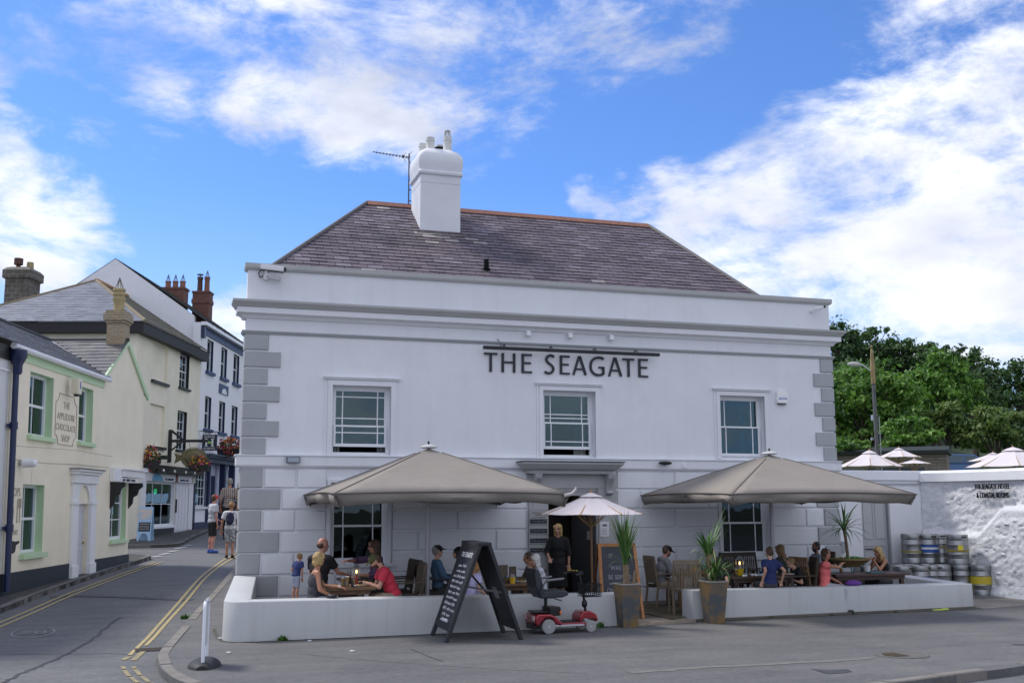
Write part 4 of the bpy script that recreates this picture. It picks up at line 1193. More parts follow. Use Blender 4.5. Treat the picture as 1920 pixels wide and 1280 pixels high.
# ---- cream shop with the green reveals
LEAN = radians(-1.3)
shop = frame_root('shop_building', 'cream rendered shop with mint green window reveals and a small slate gable', -1.943, 30.964, 14.26, 'building', LEAN)
SH = [(-4.29, -2.79, 3.66, 5.12), (-.95, .17, 3.70, 5.14), (-4.45, -3.14, .99, 2.54), (-.92, .02, .2, 2.1), (1.93, 3.46, 1.07, 2.70)]
mb = MB(); wall_with_holes(mb, -5.45, 3.72, -.2, 2.95, 0, .35, [h for h in SH if h[2] < 2.9])
wall_with_holes(mb, -5.45, 5.02, 2.95, 5.52, 0, .35, [h for h in SH if h[2] > 3])
# gable triangle, then the cut-back corner below the overhang and the return wall
mb.prism([(.93, 5.52), (5.02, 5.52), (5.02, 5.70), (3.08, 6.88)], lambda x, z: (x, 0, z), lambda x, z: (x, .35, z))
mb.zprism([(3.72, 0.0), (5.0, 1.25), (5.0, 5), (4.7, 5), (4.7, 1.4), (3.5, .35)], -.2, 2.95)
mb.zprism([(4.7, .36), (5.02, .36), (5.02, 5), (4.7, 5)], 2.952, 5.52)
mb.build('wall', CREAMW, shop)
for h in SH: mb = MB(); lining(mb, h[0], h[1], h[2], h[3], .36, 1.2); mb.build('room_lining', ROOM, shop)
house_window(shop, *SH[0], .20, MINT, WOODW, 2, 1, MINT, (.10, .11, .07), pane=GLASS)
house_window(shop, *SH[1], .20, MINT, WOODW, 2, 1, MINT, (.10, .11, .07), pane=GLASS)
house_window(shop, *SH[2], .20, MINT, WOODW, 2, 1, MINT, (.12, .12, .07), pane=GLASS)
w = house_window(shop, *SH[4], .16, MINT, WOODW, 2, 3, MINT, (.10, .10, .05), meet=False, curt=False, fw=.09)
mb = MB()
for k in (0, 1):      # round heads of the two lights
    cx = 1.93 + .10 + .37 + .66 * k + (.05 if k else 0); pts = []
    arc = [(cx + .27 * cos(pi * i / 10), 2.28 + .27 * sin(pi * i / 10)) for i in range(11)]
    poly = [(cx - .33, 2.28), (cx - .33, 2.62), (cx + .33, 2.62), (cx + .33, 2.28)] + arc
    mb.prism(poly, lambda x, z: (x, .135, z), lambda x, z: (x, .20, z))
mb.build('arched_head', WOODW, w)
# plinth (broken by the door)
mb = MB()
for (a, b) in ((-5.45, -1.36), (.46, 3.72)): mb.box(a, b, -.035, -.0, -.2, .62)
mb.zprism([(3.72, -.035), (3.745, -.035), (5.03, 1.22), (5.0, 1.25), (3.72, 0)], -.2, .62)
mb.build('plinth', NAVYP, shop)
# arched doorway
mb = MB(); n = 12
arch = [(-.45 + .47 * cos(pi * i / n), 2.1 + .47 * sin(pi * i / n)) for i in range(n + 1)]
mb.prism([(-.92, 2.1), (-.98, 2.1), (-.98, 2.62), (.08, 2.62), (.08, 2.1), (.02, 2.1)] + arch[1:-1], lambda x, z: (x, -.06, z), lambda x, z: (x, -.001, z))
for x0, x1 in ((-1.34, -.94), (.04, .44)):
    mb.box(x0, x1, -.09, -.001, -.1, 2.1); mb.box(x0 - .03, x1 + .03, -.12, -.001, -.1, .55); mb.box(x0 - .03, x1 + .03, -.12, -.001, 2.08, 2.18); mb.box(x0 + .02, x1 - .02, -.08, -.001, 2.18, 2.62)
mb.box(-1.36, .46, -.13, -.001, 2.622, 2.84); mb.box(-1.42, .52, -.19, -.001, 2.842, 2.91); mb.box(-1.46, .56, -.25, -.001, 2.912, 2.97)
dcs = mb.build('door_case', WOODW, shop, bevel=.006)
mb = MB(); mb.box(-1.50, .60, -.28, -.001, 2.972, 2.99); mb.build('lead_flashing', MATS['lead'], dcs)
mb = MB(); mb.box(-.92, .02, .10, .15, .22, 2.1)
PD = M('pale_grey_door', (.55, .56, .62), .4)
dr = mb.build('door', PD, shop)
mb = MB()
for (x0, x1, z0, z1) in ((-.82, -.50, .4, .95), (-.40, -.08, .4, .95), (-.82, -.50, 1.08, 1.95), (-.40, -.08, 1.08, 1.95)): cutframe(mb, x0, x1, z0, z1, .035, .085, .10)
mb.build('panel_moulding', PD, dr)
mb = MB(); mb.ell((-.05, .07, 1.1), .03); mb.build('handle', M('brass', (.4, .28, .1)), dr, smooth=True)
mb = MB()
mb.prism(arch + [], lambda x, z: (x, .11, z), lambda x, z: (x, .14, z)); fl_ = mb.build('fanlight', M('fan_panel', (.42, .43, .48), .4), dcs)
mb = MB()
for i in range(1, 8): t = pi * i / 8; mb.bar((-.45, .10, 2.1), (-.45 + .45 * cos(t), .10, 2.1 + .45 * sin(t)), .02, .02)
mb.build('fanlight_bars', WOODW, dcs)
# shop hood over the tall window: white box, scroll brackets, sign
mb = MB(); mb.box(1.78, 2.45, -.14, -.001, 2.72, 3.10); mb.box(2.45, 4.6, -.22, -.001, 2.86, 3.06); mb.box(2.40, 4.65, -.28, -.001, 3.06, 3.10); mb.box(2.2, 3.9, -.18, -.001, 2.71, 2.84)
hood = mb.build('shop_hood', WOODW, shop, bevel=.006)
for x in (1.86, 3.62):
    mb = MB(); pr = [(0, 2.70), (-.40, 2.70), (-.42, 2.60), (-.30, 2.50), (-.26, 2.35), (-.14, 2.28), (-.12, 2.1), (0, 1.95)]
    mb.prism(pr, lambda y, z: (x, y - .002, z), lambda y, z: (x + .07, y - .002, z)); mb.build('scroll_bracket', BLACK, hood)
mb = MB(); rs = random.Random(31)
for x, w_ in ((2.4, .25), (2.75, .4), (3.25, .4)): scribble(mb, (x, -.184, 2.74), (1, 0, 0), (0, 0, 1), w_, .07, rs, .010)
mb.build('hood_sign', M('sign_ink', (.04, .04, .05), .6), hood)
# panelled sign with scalloped corners
ENG = M('engraved_grey', (.37, .34, .27), .8)
def scal(x0, x1, z0, z1, r=.22):
    pts = []
    for (cx, cz, a0) in ((x0, z0, 0), (x0, z1, -90), (x1, z1, 180), (x1, z0, 90)):
        for i in range(7):
            t = radians(a0 + 90 * i / 6); pts.append((cx + r * cos(t), cz + r * sin(t)))
    return pts
mb = MB(); P = scal(-2.62, -1.12, 3.55, 4.80)
mb.tube([(x, -.008, z) for x, z in P], .009, 5, closed=True); sg = mb.build('sign_panel', ENG, shop)
for s_, z, sz in (('THE', 4.45, .24), ('APPLEDORE', 4.17, .235), ('CHOCOLATE', 3.90, .235), ('SHOP', 3.63, .235)):
    put_text('sign_writing', s_, sz, ENG, (-1.87, -.006, z), (1, 0, 0), (0, 0, 1), sg, .002, sx=1.0)
put_text('wall_writing', 'SHOPS', .27, ENG, (-4.93, -.006, 2.27), (1, 0, 0), (0, 0, 1), shop, .002, sx=.85)
put_text('wall_writing', 'THIS WAY', .17, ENG, (-4.98, -.006, 1.42), (1, 0, 0), (0, 0, 1), shop, .002, sx=.85)
mb = MB()    # painted cup, knife and fork, pointing hand
cx = -5.12
mb.tube([(cx - .16, -.005, 1.98), (cx - .14, -.005, 1.78), (cx - .05, -.005, 1.68), (cx + .07, -.005, 1.68), (cx + .15, -.005, 1.78), (cx + .17, -.005, 1.98)], .016, 5)
mb.tube([(cx + .16 * cos(t / 8 * 2 * pi), -.005, 1.98 + .03 * sin(t / 8 * 2 * pi)) for t in range(8)], .014, 5, closed=True)
mb.tube([(cx + .03, -.005, 2.05), (cx - .06, -.005, 2.12), (cx + .08, -.005, 2.18), (cx + .0, -.005, 2.26)], .014, 5)
mb.build('painted_cup', ENG, shop)
mb = MB(); mb.tube([(-4.74, -.005, 1.68), (-4.74, -.005, 2.2)], .016, 5); mb.tube([(-4.60, -.005, 1.68), (-4.60, -.005, 2.0), (-4.66, -.005, 2.02), (-4.66, -.005, 2.22)], .014, 5); mb.tube([(-4.60, -.005, 2.0), (-4.60, -.005, 2.22)], .012, 5); mb.tube([(-4.60, -.005, 2.0), (-4.54, -.005, 2.02), (-4.54, -.005, 2.22)], .012, 5)
mb.build('painted_cutlery', ENG, shop)
mb = MB(); mb.prism([(-5.15, 1.02), (-4.98, 1.06), (-4.9, 1.02), (-4.76, 1.06), (-4.72, 1.2), (-4.55, 1.24), (-4.55, 1.29), (-4.80, 1.28), (-4.95, 1.30), (-5.02, 1.26), (-5.1, 1.27)], lambda x, z: (x, -.008, z), lambda x, z: (x, -.001, z)); mb.build('painted_hand', M('sign_black', (.02, .02, .02), .7), shop)
# hairlines on the render
mb = MB(); mb.tube([(-5.3, .0, 3.07), (-3.2, .0, 3.05), (-.9, .0, 3.10), (1.7, .0, 3.10)], .009, 4); mb.tube([(-5.2, .0, 3.36), (-2.9, .0, 3.42), (-.8, .0, 3.46), (2.0, .0, 3.42)], .006, 4); mb.tube([(-3.95, .0, 3.05), (-4.0, .0, 2.56)], .006, 4)
mb.build('surface_cable', M('painted_cable', (.42, .38, .30), .8), shop)
# eaves: mint fascia, white gutter, slates, valley, gable boards, chimney
mb = MB(); mb.box(-5.45, .98, -.03, -.001, 5.28, 5.50); mb.build('fascia', MINT, shop)
mb = MB(); mb.cyl((-5.6, -.12, 5.52), (1.18, -.12, 5.52), .075, n=12); mb.build('gutter', WOODW, shop, smooth=True)
RYs, RZs = 2.25, 6.95
slate_slope('roof', shop, (-5.6, -.18, 5.56), (1.0, -.18, 5.56), (3.08, RYs, RZs), (-5.6, RYs, RZs), SLG)
mb = MB(); mb.face([(-5.6, RYs, RZs), (5, RYs, RZs), (5, 4.7, 5.5), (-5.6, 4.7, 5.5)]); mb.build('roof', SLG[1], shop)
slate_slope('gable_roof', shop, (.93, -.04, 5.56), (.93, -.06, 5.56), (3.08, -.06, 6.95), (3.08, RYs + .02, 6.95), SLG)
slate_slope('gable_roof', shop, (5.32, -.06, 5.50), (5.32, 4.7, 5.50), (3.08, 4.7, 6.94), (3.08, -.06, 6.94), SLG)
mb = MB(); mb.bar((1.02, -.13, 5.565), (3.08, RYs, 6.965), .22, .03); mb.build('valley_lead', M('pale_lead', (.42, .42, .42), .5), shop)
mb = MB(); mb.tube([(-5.6, RYs, RZs + .02), (3.08, RYs, RZs + .02), (3.08, -.06, RZs + .0)], .06, 7); mb.build('ridge_tiles', M('dark_ridge', (.06, .06, .065), .7), shop)
mb = MB(); mb.bar((.86, -.035, 5.50), (3.08, -.035, 6.86), .06, .09); mb.bar((3.08, -.035, 6.86), (5.36, -.035, 5.40), .06, .16); mb.build('bargeboard', MINT, shop)
BRK = brick_mat('yellow_brick', (.40, .325, .22), (.33, .26, .17), (.20, .17, .12), .22, .075, .008, mode='WRAP', bump=.6)
mb = MB(); mb.box(2.78, 3.38, .02, .52, 6.5, 7.42); mb.box(2.75, 3.41, -.01, .55, 7.42, 7.50); mb.box(2.70, 3.46, -.06, .60, 7.50, 7.72); mb.box(2.75, 3.41, -.01, .55, 7.72, 7.80)
ck = mb.build('chimney', BRK, shop)
mb = MB(); mb.lathe([(.17, 7.8), (.17, 7.86), (.15, 7.9), (.16, 8.1), (.19, 8.16), (.19, 8.22), (.16, 8.24), (.16, 8.28), (.19, 8.3), (.19, 8.36), (.16, 8.38), (.16, 8.42), (.19, 8.44), (.18, 8.5), (.13, 8.52)], 16, (3.08, .27, 0))
mb.build('chimney_pot', M('buff_pot', (.36, .29, .15), .8, var=.2, vscale=6), ck, smooth=True)
mb = MB()
for k in range(6): t = k * pi / 3; mb.cyl((3.08 + .13 * cos(t), .27 + .13 * sin(t), 8.5), (3.08, .27, 8.86), .009, n=5)
mb.build('pot_cage', M('wire', (.15, .10, .09), .6), ck)
# small burglar alarm box
t = thing('alarm_box', 'small cream alarm box with a blue mark under the eaves of the cream shop', 'alarm', (0, 0, 0))
az_ = radians(14.26)
def fw(ox, oy, azd, u, y, z):
    a = radians(azd); return Vector((ox + sin(a) * u - cos(a) * y, oy + cos(a) * u + sin(a) * y, z))
t.location = fw(-1.943, 30.964, 14.26, -1.86, -.13, 5.02); t.rotation_euler = (0, 0, radians(90 - 14.26))
mb = MB(); mb.box(-.15, .15, -.08, .10, -.2, .2); mb.build('cover', M('alarm_cream', (.66, .62, .5), .5), t, bevel=.02)
mb = MB(); mb.prism([(-.02, -.08), (.03, -.08), (.05, 0), (.02, .06), (.03, .1), (-.02, .1)], lambda x, z: (x, -.085, z + .02), lambda x, z: (x, -.0801, z + .02)); mb.build('mark', M('alarm_mark', (.02, .06, .35), .5), t)
mb = MB(); mb.box(-.08, .08, -.05, .05, -.25, -.201); mb.build('strobe', BLACK, t)
q = fw(-1.943, 30.964, 14.26, -4.72, 0, 3.0)
t = thing('wall_lamp', 'small white bulkhead lamp on the cream shop beside the blue drainpipe', 'lamp', q, radians(90 - 14.26))
mb = MB(); mb.cyl((0, -.25, 0), (0, -.02, 0), .09, .11, 12); mb.ell((0, -.26, 0), (.09, .06, .09)); mb.build('lamp_body', WOODW, t, smooth=True)
mb = MB(); mb.cyl((0, -.03, .0), (0, .05, 0), .06); mb.build('base', GALV, t)

# ---- the white house at the picture edge and its blue drainpipe
hs = frame_root('white_house', 'white rendered house at the left picture edge beside the blue drainpipe', -1.943, 30.964, 14.26, 'building', LEAN)
mb = MB(); mb.box(-11, -5.455, .02, .35, -.2, 5.52); mb.box(-11, -10.7, .351, 4.6, -.2, 5.52); mb.prism([(.02, 5.521), (4.6, 5.521), (2.25, 6.9)], lambda y, z: (-11, y, z), lambda y, z: (-10.7, y, z)); mb.build('wall', M('cool_white_render', (.62, .64, .66), .75, var=.05), hs)
mb = MB(); mb.box(-11, -5.455, -.02, .02, -.2, .62); mb.build('plinth', NAVYP, hs)
mb = MB(); mb.box(-11, -5.46, -.025, .019, 5.2, 5.50); mb.build('fascia', BLACK, hs)
mb = MB(); mb.box(-11, -5.46, -.01, .019, 4.95, 5.0); mb.build('moulding', WOODW, hs)
slate_slope('roof', hs, (-11, -.2, 5.57), (-5.61, -.2, 5.57), (-5.61, RYs, RZs), (-11, RYs, RZs), SLG)
t = frame_root('drainpipe', 'navy blue cast iron drainpipe between the white house and the cream shop', -1.943, 30.964, 14.26, 'pipe', LEAN)
mb = MB(); mb.cyl((-5.42, -.12, .25), (-5.42, -.12, 5.1), .065, n=12); mb.build('pipe', NAVY, t, smooth=True)
mb = MB(); mb.lathe([(.07, 4.9), (.10, 4.95), (.10, 5.1), (.17, 5.25), (.19, 5.28), (.19, 5.44), (.15, 5.44)], 14, (-5.40, -.14, 0)); mb.build('hopper', NAVY, t, smooth=True)
mb = MB()
for z in (1.5, 3.7): mb.cyl((-5.42, -.12, z), (-5.42, -.12, z + .16), .085, n=12); mb.box(-5.55, -5.29, -.07, -.02, z + .04, z + .12)
mb.build('collar', NAVY, t)

# ---- fish shop building behind
f2 = (-.22, 50.12, 18)
b2 = frame_root('shop_building', 'pale cream three storey building with black eaves, hipped slate roof and fish shop front', *f2)
U0, U1, DP = -3.9, 5.0, 7.6
H2 = [(1.72, 3.15, 7.42, 9.0), (1.70, 3.12, 4.55, 6.34), (-2.2, 1.7, 1.13, 3.04)]
mb = MB()
wall_with_holes(mb, U0, U1, 0, 9.2, 0, .35, H2 + [(-1.95, -.05, 7.35, 9.0), (-2.0, -.1, 4.55, 6.32)])
mb.box(-2.1, .05, .10, .34, 7.2, 9.1); mb.box(-2.1, .05, .10, .34, 4.4, 6.4)
mb.box(U0, U0 + .3, .351, DP, 0, 9.2)
mb.build('wall', CREAM2, b2)
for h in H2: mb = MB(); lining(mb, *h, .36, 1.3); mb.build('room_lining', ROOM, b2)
# eaves band, hipped roof
mb = MB(); mb.box(U0 - .35, U1 + .1, -.35, .0, 9.0, 9.45); mb.box(U0 - .35, U0 - .001, .001, DP, 9.0, 9.45); mb.build('eaves_board', M('tarred_black', (.010, .010, .012), .6), b2)
A, B = (U0 - .42, -.42, 9.46), (U0 - .42, DP + .42, 9.46); HP = (1.0, DP / 2, 12.25)
slate_slope('roof', b2, B, A, HP, HP, SLB, course=.24, width=.36)
slate_slope('roof', b2, A, (U1 + .1, -.42, 9.46), (U1 + .1, DP / 2, 12.25), HP, [M('mossy_slate', (.085, .08, .06), .8, col2=(.12, .115, .08), vscale=2, bump=.3)] * 3, course=.24)
mb = MB(); mb.tube([A, HP], .08, 6); mb.tube([B, HP], .08, 6); mb.build('hip_tiles', M('hip_stone', (.24, .19, .12), .85, var=.2, vscale=3), b2)
mb = MB(); mb.tube([HP, (U1, DP / 2, 12.27)], .11, 6); mb.build('ridge_tiles', M('orange_ridge', (.34, .19, .08), .8, var=.2, vscale=5), b2)
mb = MB(); mb.box(-4.35, -4.0 + .09, 1.5, 4.8, 8.35, 8.5); mb.build('string_board', BLACK, b2)
BS = BLACK
house_window(b2, *H2[0], .16, BLACK, WOODW, 3, 4, BS, (.12, .10, .10), curt=False, fw=.05)
house_window(b2, *H2[1], .16, BLACK, WOODW, 3, 4, BS, (.12, .10, .10), curt=False, fw=.05)
for (a, b, c) in ((-2.0, 0.0, 7.33), (-2.05, -.05, 4.53)): mb = MB(); mb.box(a - .08, b + .08, -.12, -.001, c - .12, c); mb.build('sill', BLACK, b2)
# shop front
mb = MB(); mb.box(-2.9, 4.45, -.12, -.001, 3.06, 3.38); mb.box(-2.9, -2.42, -.14, -.001, .3, 3.06); mb.box(3.75, 4.4, -.06, -.001, .9, 3.06); mb.box(-2.98, -2.36, -.2, -.001, 3.381, 3.55)
mb.box(-2.98, -2.36, -.18, -.141, .3, .6)
sf = mb.build('shop_front', M('shop_white', (.72, .72, .76), .45), b2)
w = house_window(b2, *H2[2], .10, WOODW, WOODW, 3, 2, WOODW, (.10, .10, .05), curt=False, fw=.08, meet=False, pane=GLASS)
mb = MB(); rs = random.Random(21)
for k in range(46):
    x = rs.uniform(-2.0, 1.5); z = 1.2 + rs.uniform(0, .75) * (1 if rs.random() < .8 else 1.6); s_ = rs.uniform(.08, .24); mb.m = rs.randrange(6); mb.box(x, x + s_, .40, .45 + s_, z, z + s_ * rs.uniform(.5, 1.2))
mb.build('window_display', [M('disp_blue', (.10, .30, .50), .6), M('disp_white', (.65, .65, .62), .6), M('disp_red', (.45, .07, .05), .6), M('disp_teal', (.06, .33, .33), .6), M('disp_tan', (.35, .25, .14), .6), M('disp_dark', (.03, .04, .06), .6)], w)
mb = MB(); mb.ell((-.42, .16, 2.62), (.34, .03, .22), n=18); neon = mb.build('open_sign', M('green_neon', (.03, .60, .22), .5, emit=.5), w, smooth=True)
mb = MB(); mb.box(-2.4, 1.75, -.05, -.001, .2, 1.02); mb.build('stall_riser', BLACK, b2)
mb = MB(); mb.box(1.80, 3.70, -.03, -.0005, .75, 3.05); dd = mb.build('door', PD, b2)
mb = MB()
for x in (1.9, 2.35, 2.8, 3.25): mb.box(x, x + .36, -.045, -.031, .9, 2.9)
mb.build('door_boards', M('shop_white'), dd)
mb = MB(); mb.box(1.85, 1.95, -.08, -.03, 1.7, 2.3); mb.build('handle', BLACK, dd)
# painted wave and writing on the fascia, clock face, canopy with spots
mb = MB(); wv = [(-1.7, 3.07)] + [(-1.7 + 1.5 * i / 12, 3.12 + .30 * sin(pi * (i / 12) ** .8)) for i in range(13)] + [(-.2, 3.07)]
mb.prism(wv, lambda x, z: (x, -.128, z), lambda x, z: (x, -.121, z)); mb.build('painted_wave', M('wave_blue', (.07, .28, .50), .5, col2=(.2, .45, .6), vscale=3), sf)
mb = MB()
for x, w_ in ((.0, .22), (.32, .85), (2.1, .7), (2.9, .45)): scribble(mb, (x, -.125, 3.11), (1, 0, 0), (0, 0, 1), w_, .10, rs, .013)
mb.build('fascia_writing', M('sign_navy', (.02, .04, .14), .6), sf)
mb = MB(); mb.box(1.45, 1.75, -.15, -.121, 3.05, 3.42); mb.build('fascia_shield', M('dull_red', (.18, .08, .08), .6), sf)
mb = MB(); mb.cyl((4.1, -.16, 3.2), (4.1, -.121, 3.2), .17, n=20); mb.build('clock', M('clock_face', (.55, .52, .42), .5), sf)
mb = MB(); mb.box(-1.9, 4.6, -.42, -.001, 3.56, 3.72); mb.box(-1.9, 4.6, -.42, -.36, 3.40, 3.56); cn = mb.build('canopy', BLACK, b2)
mb = MB()
for x in (-1.2, .3, 1.9, 3.3): mb.ell((x, -.43, 3.5), (.10, .05, .07), n=8, mz=5)
mb.build('spot_lamp', M('lamp_glass', (.7, .7, .66), .3), cn)
for x in (-.9, 3.1):
    mb = MB(); mb.box(x, x + .5, -.36, -.06, 4.0, 4.16); mb.box(x + .2, x + .3, -.1, -.001, 3.8, 4.02); mb.build('floodlight', BLACK, b2)
# hanging flatfish sign on its bracket, square to the wall
q = fw(*f2, .6, 0, 0)
t = thing('hanging_fish_sign', 'bronze flatfish sign hanging from a black timber bracket over the fish shop', 'sign', q, radians(90 - 18))
mb = MB(); mb.box(-.07, .07, -.14, -.0, 3.9, 5.36); mb.bar((0, -.14, 4.86), (0, -1.75, 4.86), .12, .12); mb.bar((0, -.14, 5.3), (0, -.62, 4.92), .09, .09); mb.bar((0, -.14, 4.45), (0, -.58, 4.8), .06, .06); mb.build('bracket', BLACK, t)
FISHM = M('bronze_fish', (.13, .115, .06), .5, col2=(.21, .18, .10), vscale=6, bump=.6, bscale=22, metal=.2)
mb = MB(); body = []
for i in range(24): a = 2 * pi * i / 24; body.append((-1.16 + .56 * cos(a) * (1.0 if cos(a) < 0 else 1.05), 4.12 + .40 * sin(a) * (1.0 + .0 * cos(a))))
mb.prism(body, lambda y, z: (-.035, y, z), lambda y, z: (.035, y, z)); mb.ell((0, -1.16, 4.12), (.10, .50, .34), n=14)
mb.prism([(-.62, 4.12 - .10), (-.30, 4.12 - .26), (-.36, 4.12), (-.28, 4.12 + .2), (-.62, 4.12 + .10)], lambda y, z: (-.03, y, z), lambda y, z: (.03, y, z)); fs = mb.build('fish', FISHM, t, smooth=True, ang=50)
mb = MB()
for i in range(22):
    a = pi * (.12 + .76 * i / 21)
    for s_ in (1, -1): mb.bar((-.0, -1.16 + .52 * cos(a), 4.12 + s_ * .38 * sin(a)), (0, -1.16 + .60 * cos(a), 4.12 + s_ * .47 * sin(a)), .02, .035)
mb.build('fin', FISHM, fs)
mb = MB(); mb.ell((-.09, -1.52, 4.2), .035); mb.ell((-.09, -1.5, 4.06), .03); mb.build('eye', BLACK, fs, smooth=True)
mb = MB(); mb.cyl((0, -1.5, 4.86), (0, -1.28, 4.5), .012, n=5); mb.cyl((0, -.9, 4.86), (0, -1.0, 4.5), .012, n=5); mb.cyl((0, -1.5, 4.9), (0, -1.3, 5.3), .010, n=5); mb.build('hanger', M('sign_wire', (.3, .28, .25), .6), t)
# stone chimney of a house further back
q = atd(40, 575, 51)
t = thing('stone_chimney', 'weathered grey stone chimney with two pots behind the slate roof at far left', 'chimney', (q.x, q.y, q.z - 1.2), radians(72))
STN = brick_mat('rubble_stone', (.10, .09, .075), (.15, .135, .115), (.20, .18, .16), .4, .22, .03, mode='WRAP', bump=.9, stain=[((.03, .035, .02), 1.5, .45, .7, .7)])
q2 = atd(40, 502, 51); h = q2.z - q.z + 1.2
mb = MB(); mb.box(-.62, .62, -.55, .55, 0, h - .62); mb.rings([rrect(-.62 - e, .62 + e, -.55 - e, .55 + e, z, .05) for z, e in ((h - .62, 0), (h - .55, .12), (h - .18, .12), (h - .05, .0), (h, -.12))]); mb.build('stack', STN, t)
mb = MB(); mb.cyl((.2, -.2, h), (.2, -.2, h + .36), .17, .15, 14); mb.build('chimney_pot', MATS['buff_pot'], t, smooth=True)
mb = MB(); mb.cyl((-.25, .15, h - .05), (-.25, .15, h + .15), .10, n=12); mb.cyl((-.25, .15, h + .15), (-.25, .15, h + .45), .20, n=14); mb.build('cowl', M('rust_cowl', (.10, .045, .035), .8, var=.3, vscale=6), t)

# ---- white and navy house with the gable
f3 = (1.49, 55.68, 17)
b3 = frame_root('white_house', 'tall white house with navy window sills and a broad white gable', *f3)
H3 = [(a, b, c, d) for (c, d) in ((8.72, 10.33), (5.82, 7.45)) for (a, b) in ((.42, 1.62), (3.18, 4.42), (5.83, 7.18), (8.6, 9.9))] + [(-.95, 1.25, 1.95, 3.76), (5.55, 7.0, 2.25, 3.95)]
W3 = M('street_white', (.80, .81, .85), .75, var=.04)
mb = MB(); wall_with_holes(mb, -.8, 12, 0, 10.95, 0, .35, H3)
mb.prism([(.36, 0), (8.8, 0), (8.8, 11.06), (4.4, 14.17), (.36, 11.3)], lambda y, z: (-.8, y, z), lambda y, z: (-.5, y, z))
mb.build('wall', W3, b3)
for hh in H3: mb = MB(); lining(mb, *hh, .36, 1.1); mb.build('room_lining', ROOM, b3)
for hh in H3[:8]: house_window(b3, *hh, .14, NAVY, WOODW, 2, 2, M('blue_sill', (.03, .06, .16), .5), (.14, .16, .14), curt=False, fw=.06)
house_window(b3, *H3[8], .08, NAVY, WOODW, 4, 4, WOODW, (.12, .12, .05), curt=False, meet=False, pane=GLASS); house_window(b3, *H3[9], .12, NAVY, WOODW, 2, 2, MATS['blue_sill'], (.12, .12, .1), curt=False)
mb = MB(); mb.box(-.8, 12, -.06, -.001, 10.45, 10.8); mb.build('frieze', MATS['blue_sill'], b3)
mb = MB(); mb.box(-.85, 12, -.30, -.001, 10.82, 11.0); mb.build('gutter', WOODW, b3)
mb = MB(); mb.box(-.8, -.55, -.18, -.02, 10.2, 10.815); mb.build('hopper', NAVY, b3)
slate_slope('roof', b3, (-.82, -.3, 10.98), (12, -.3, 10.98), (12, 4.4, 14.2), (-.82, 4.4, 14.2), SLG, course=.26, width=.4)
mb = MB(); mb.face([(-.81, 4.4, 14.2), (12, 4.4, 14.2), (12, 9.1, 10.9), (-.81, 9.1, 10.9)]); mb.build('roof', SLG[1], b3)
mb = MB(); mb.prism([(2.95, 7.85), (4.8, 7.85), (4.8, 8.35), (2.95, 8.35)] , lambda x, z: (x, -.05, z), lambda x, z: (x, -.001, z)); pq = mb.build('plaque', MATS['blue_sill'], b3)
mb = MB(); mb.prism([(3.9 + .5 * cos(pi * i / 10), 7.86 + .30 * sin(pi * i / 10)) for i in range(11)], lambda x, z: (x, -.07, z), lambda x, z: (x, -.051, z)); mb.build('plaque_arch', WOODW, pq)
# ground floor shopfront and columned porch
mb = MB(); mb.box(-1.2, -.97, -.12, -.001, .6, 4.1); mb.box(1.27, 1.6, -.12, -.001, .6, 4.1); mb.box(-1.2, 1.6, -.16, -.001, .6, 1.2); mb.build('pilaster', NAVY, b3)
mb = MB(); mb.box(1.62, 5.3, -.06, -.001, 1.0, 4.1); mb.build('porch_wall', M('porch_lilac', (.50, .53, .68), .6), b3)
mb = MB()
for x in (2.7, 4.6): mb.box(x, x + .28, -.55, -.27, 1.0, 4.1)
mb.box(1.9, 2.6, -.09, -.061, 1.2, 3.5)
mb.build('porch_column', NAVY, b3)
mb = MB(); mb.box(-.9, 5.6, -.62, -.001, 4.1, 4.32); mb.box(-1.0, 5.75, -.8, -.001, 4.32, 4.42); mb.box(-1.1, 5.9, -.9, -.001, 4.42, 4.5); mb.build('porch_cornice', M('slate_blue_paint', (.08, .10, .16), .5), b3)
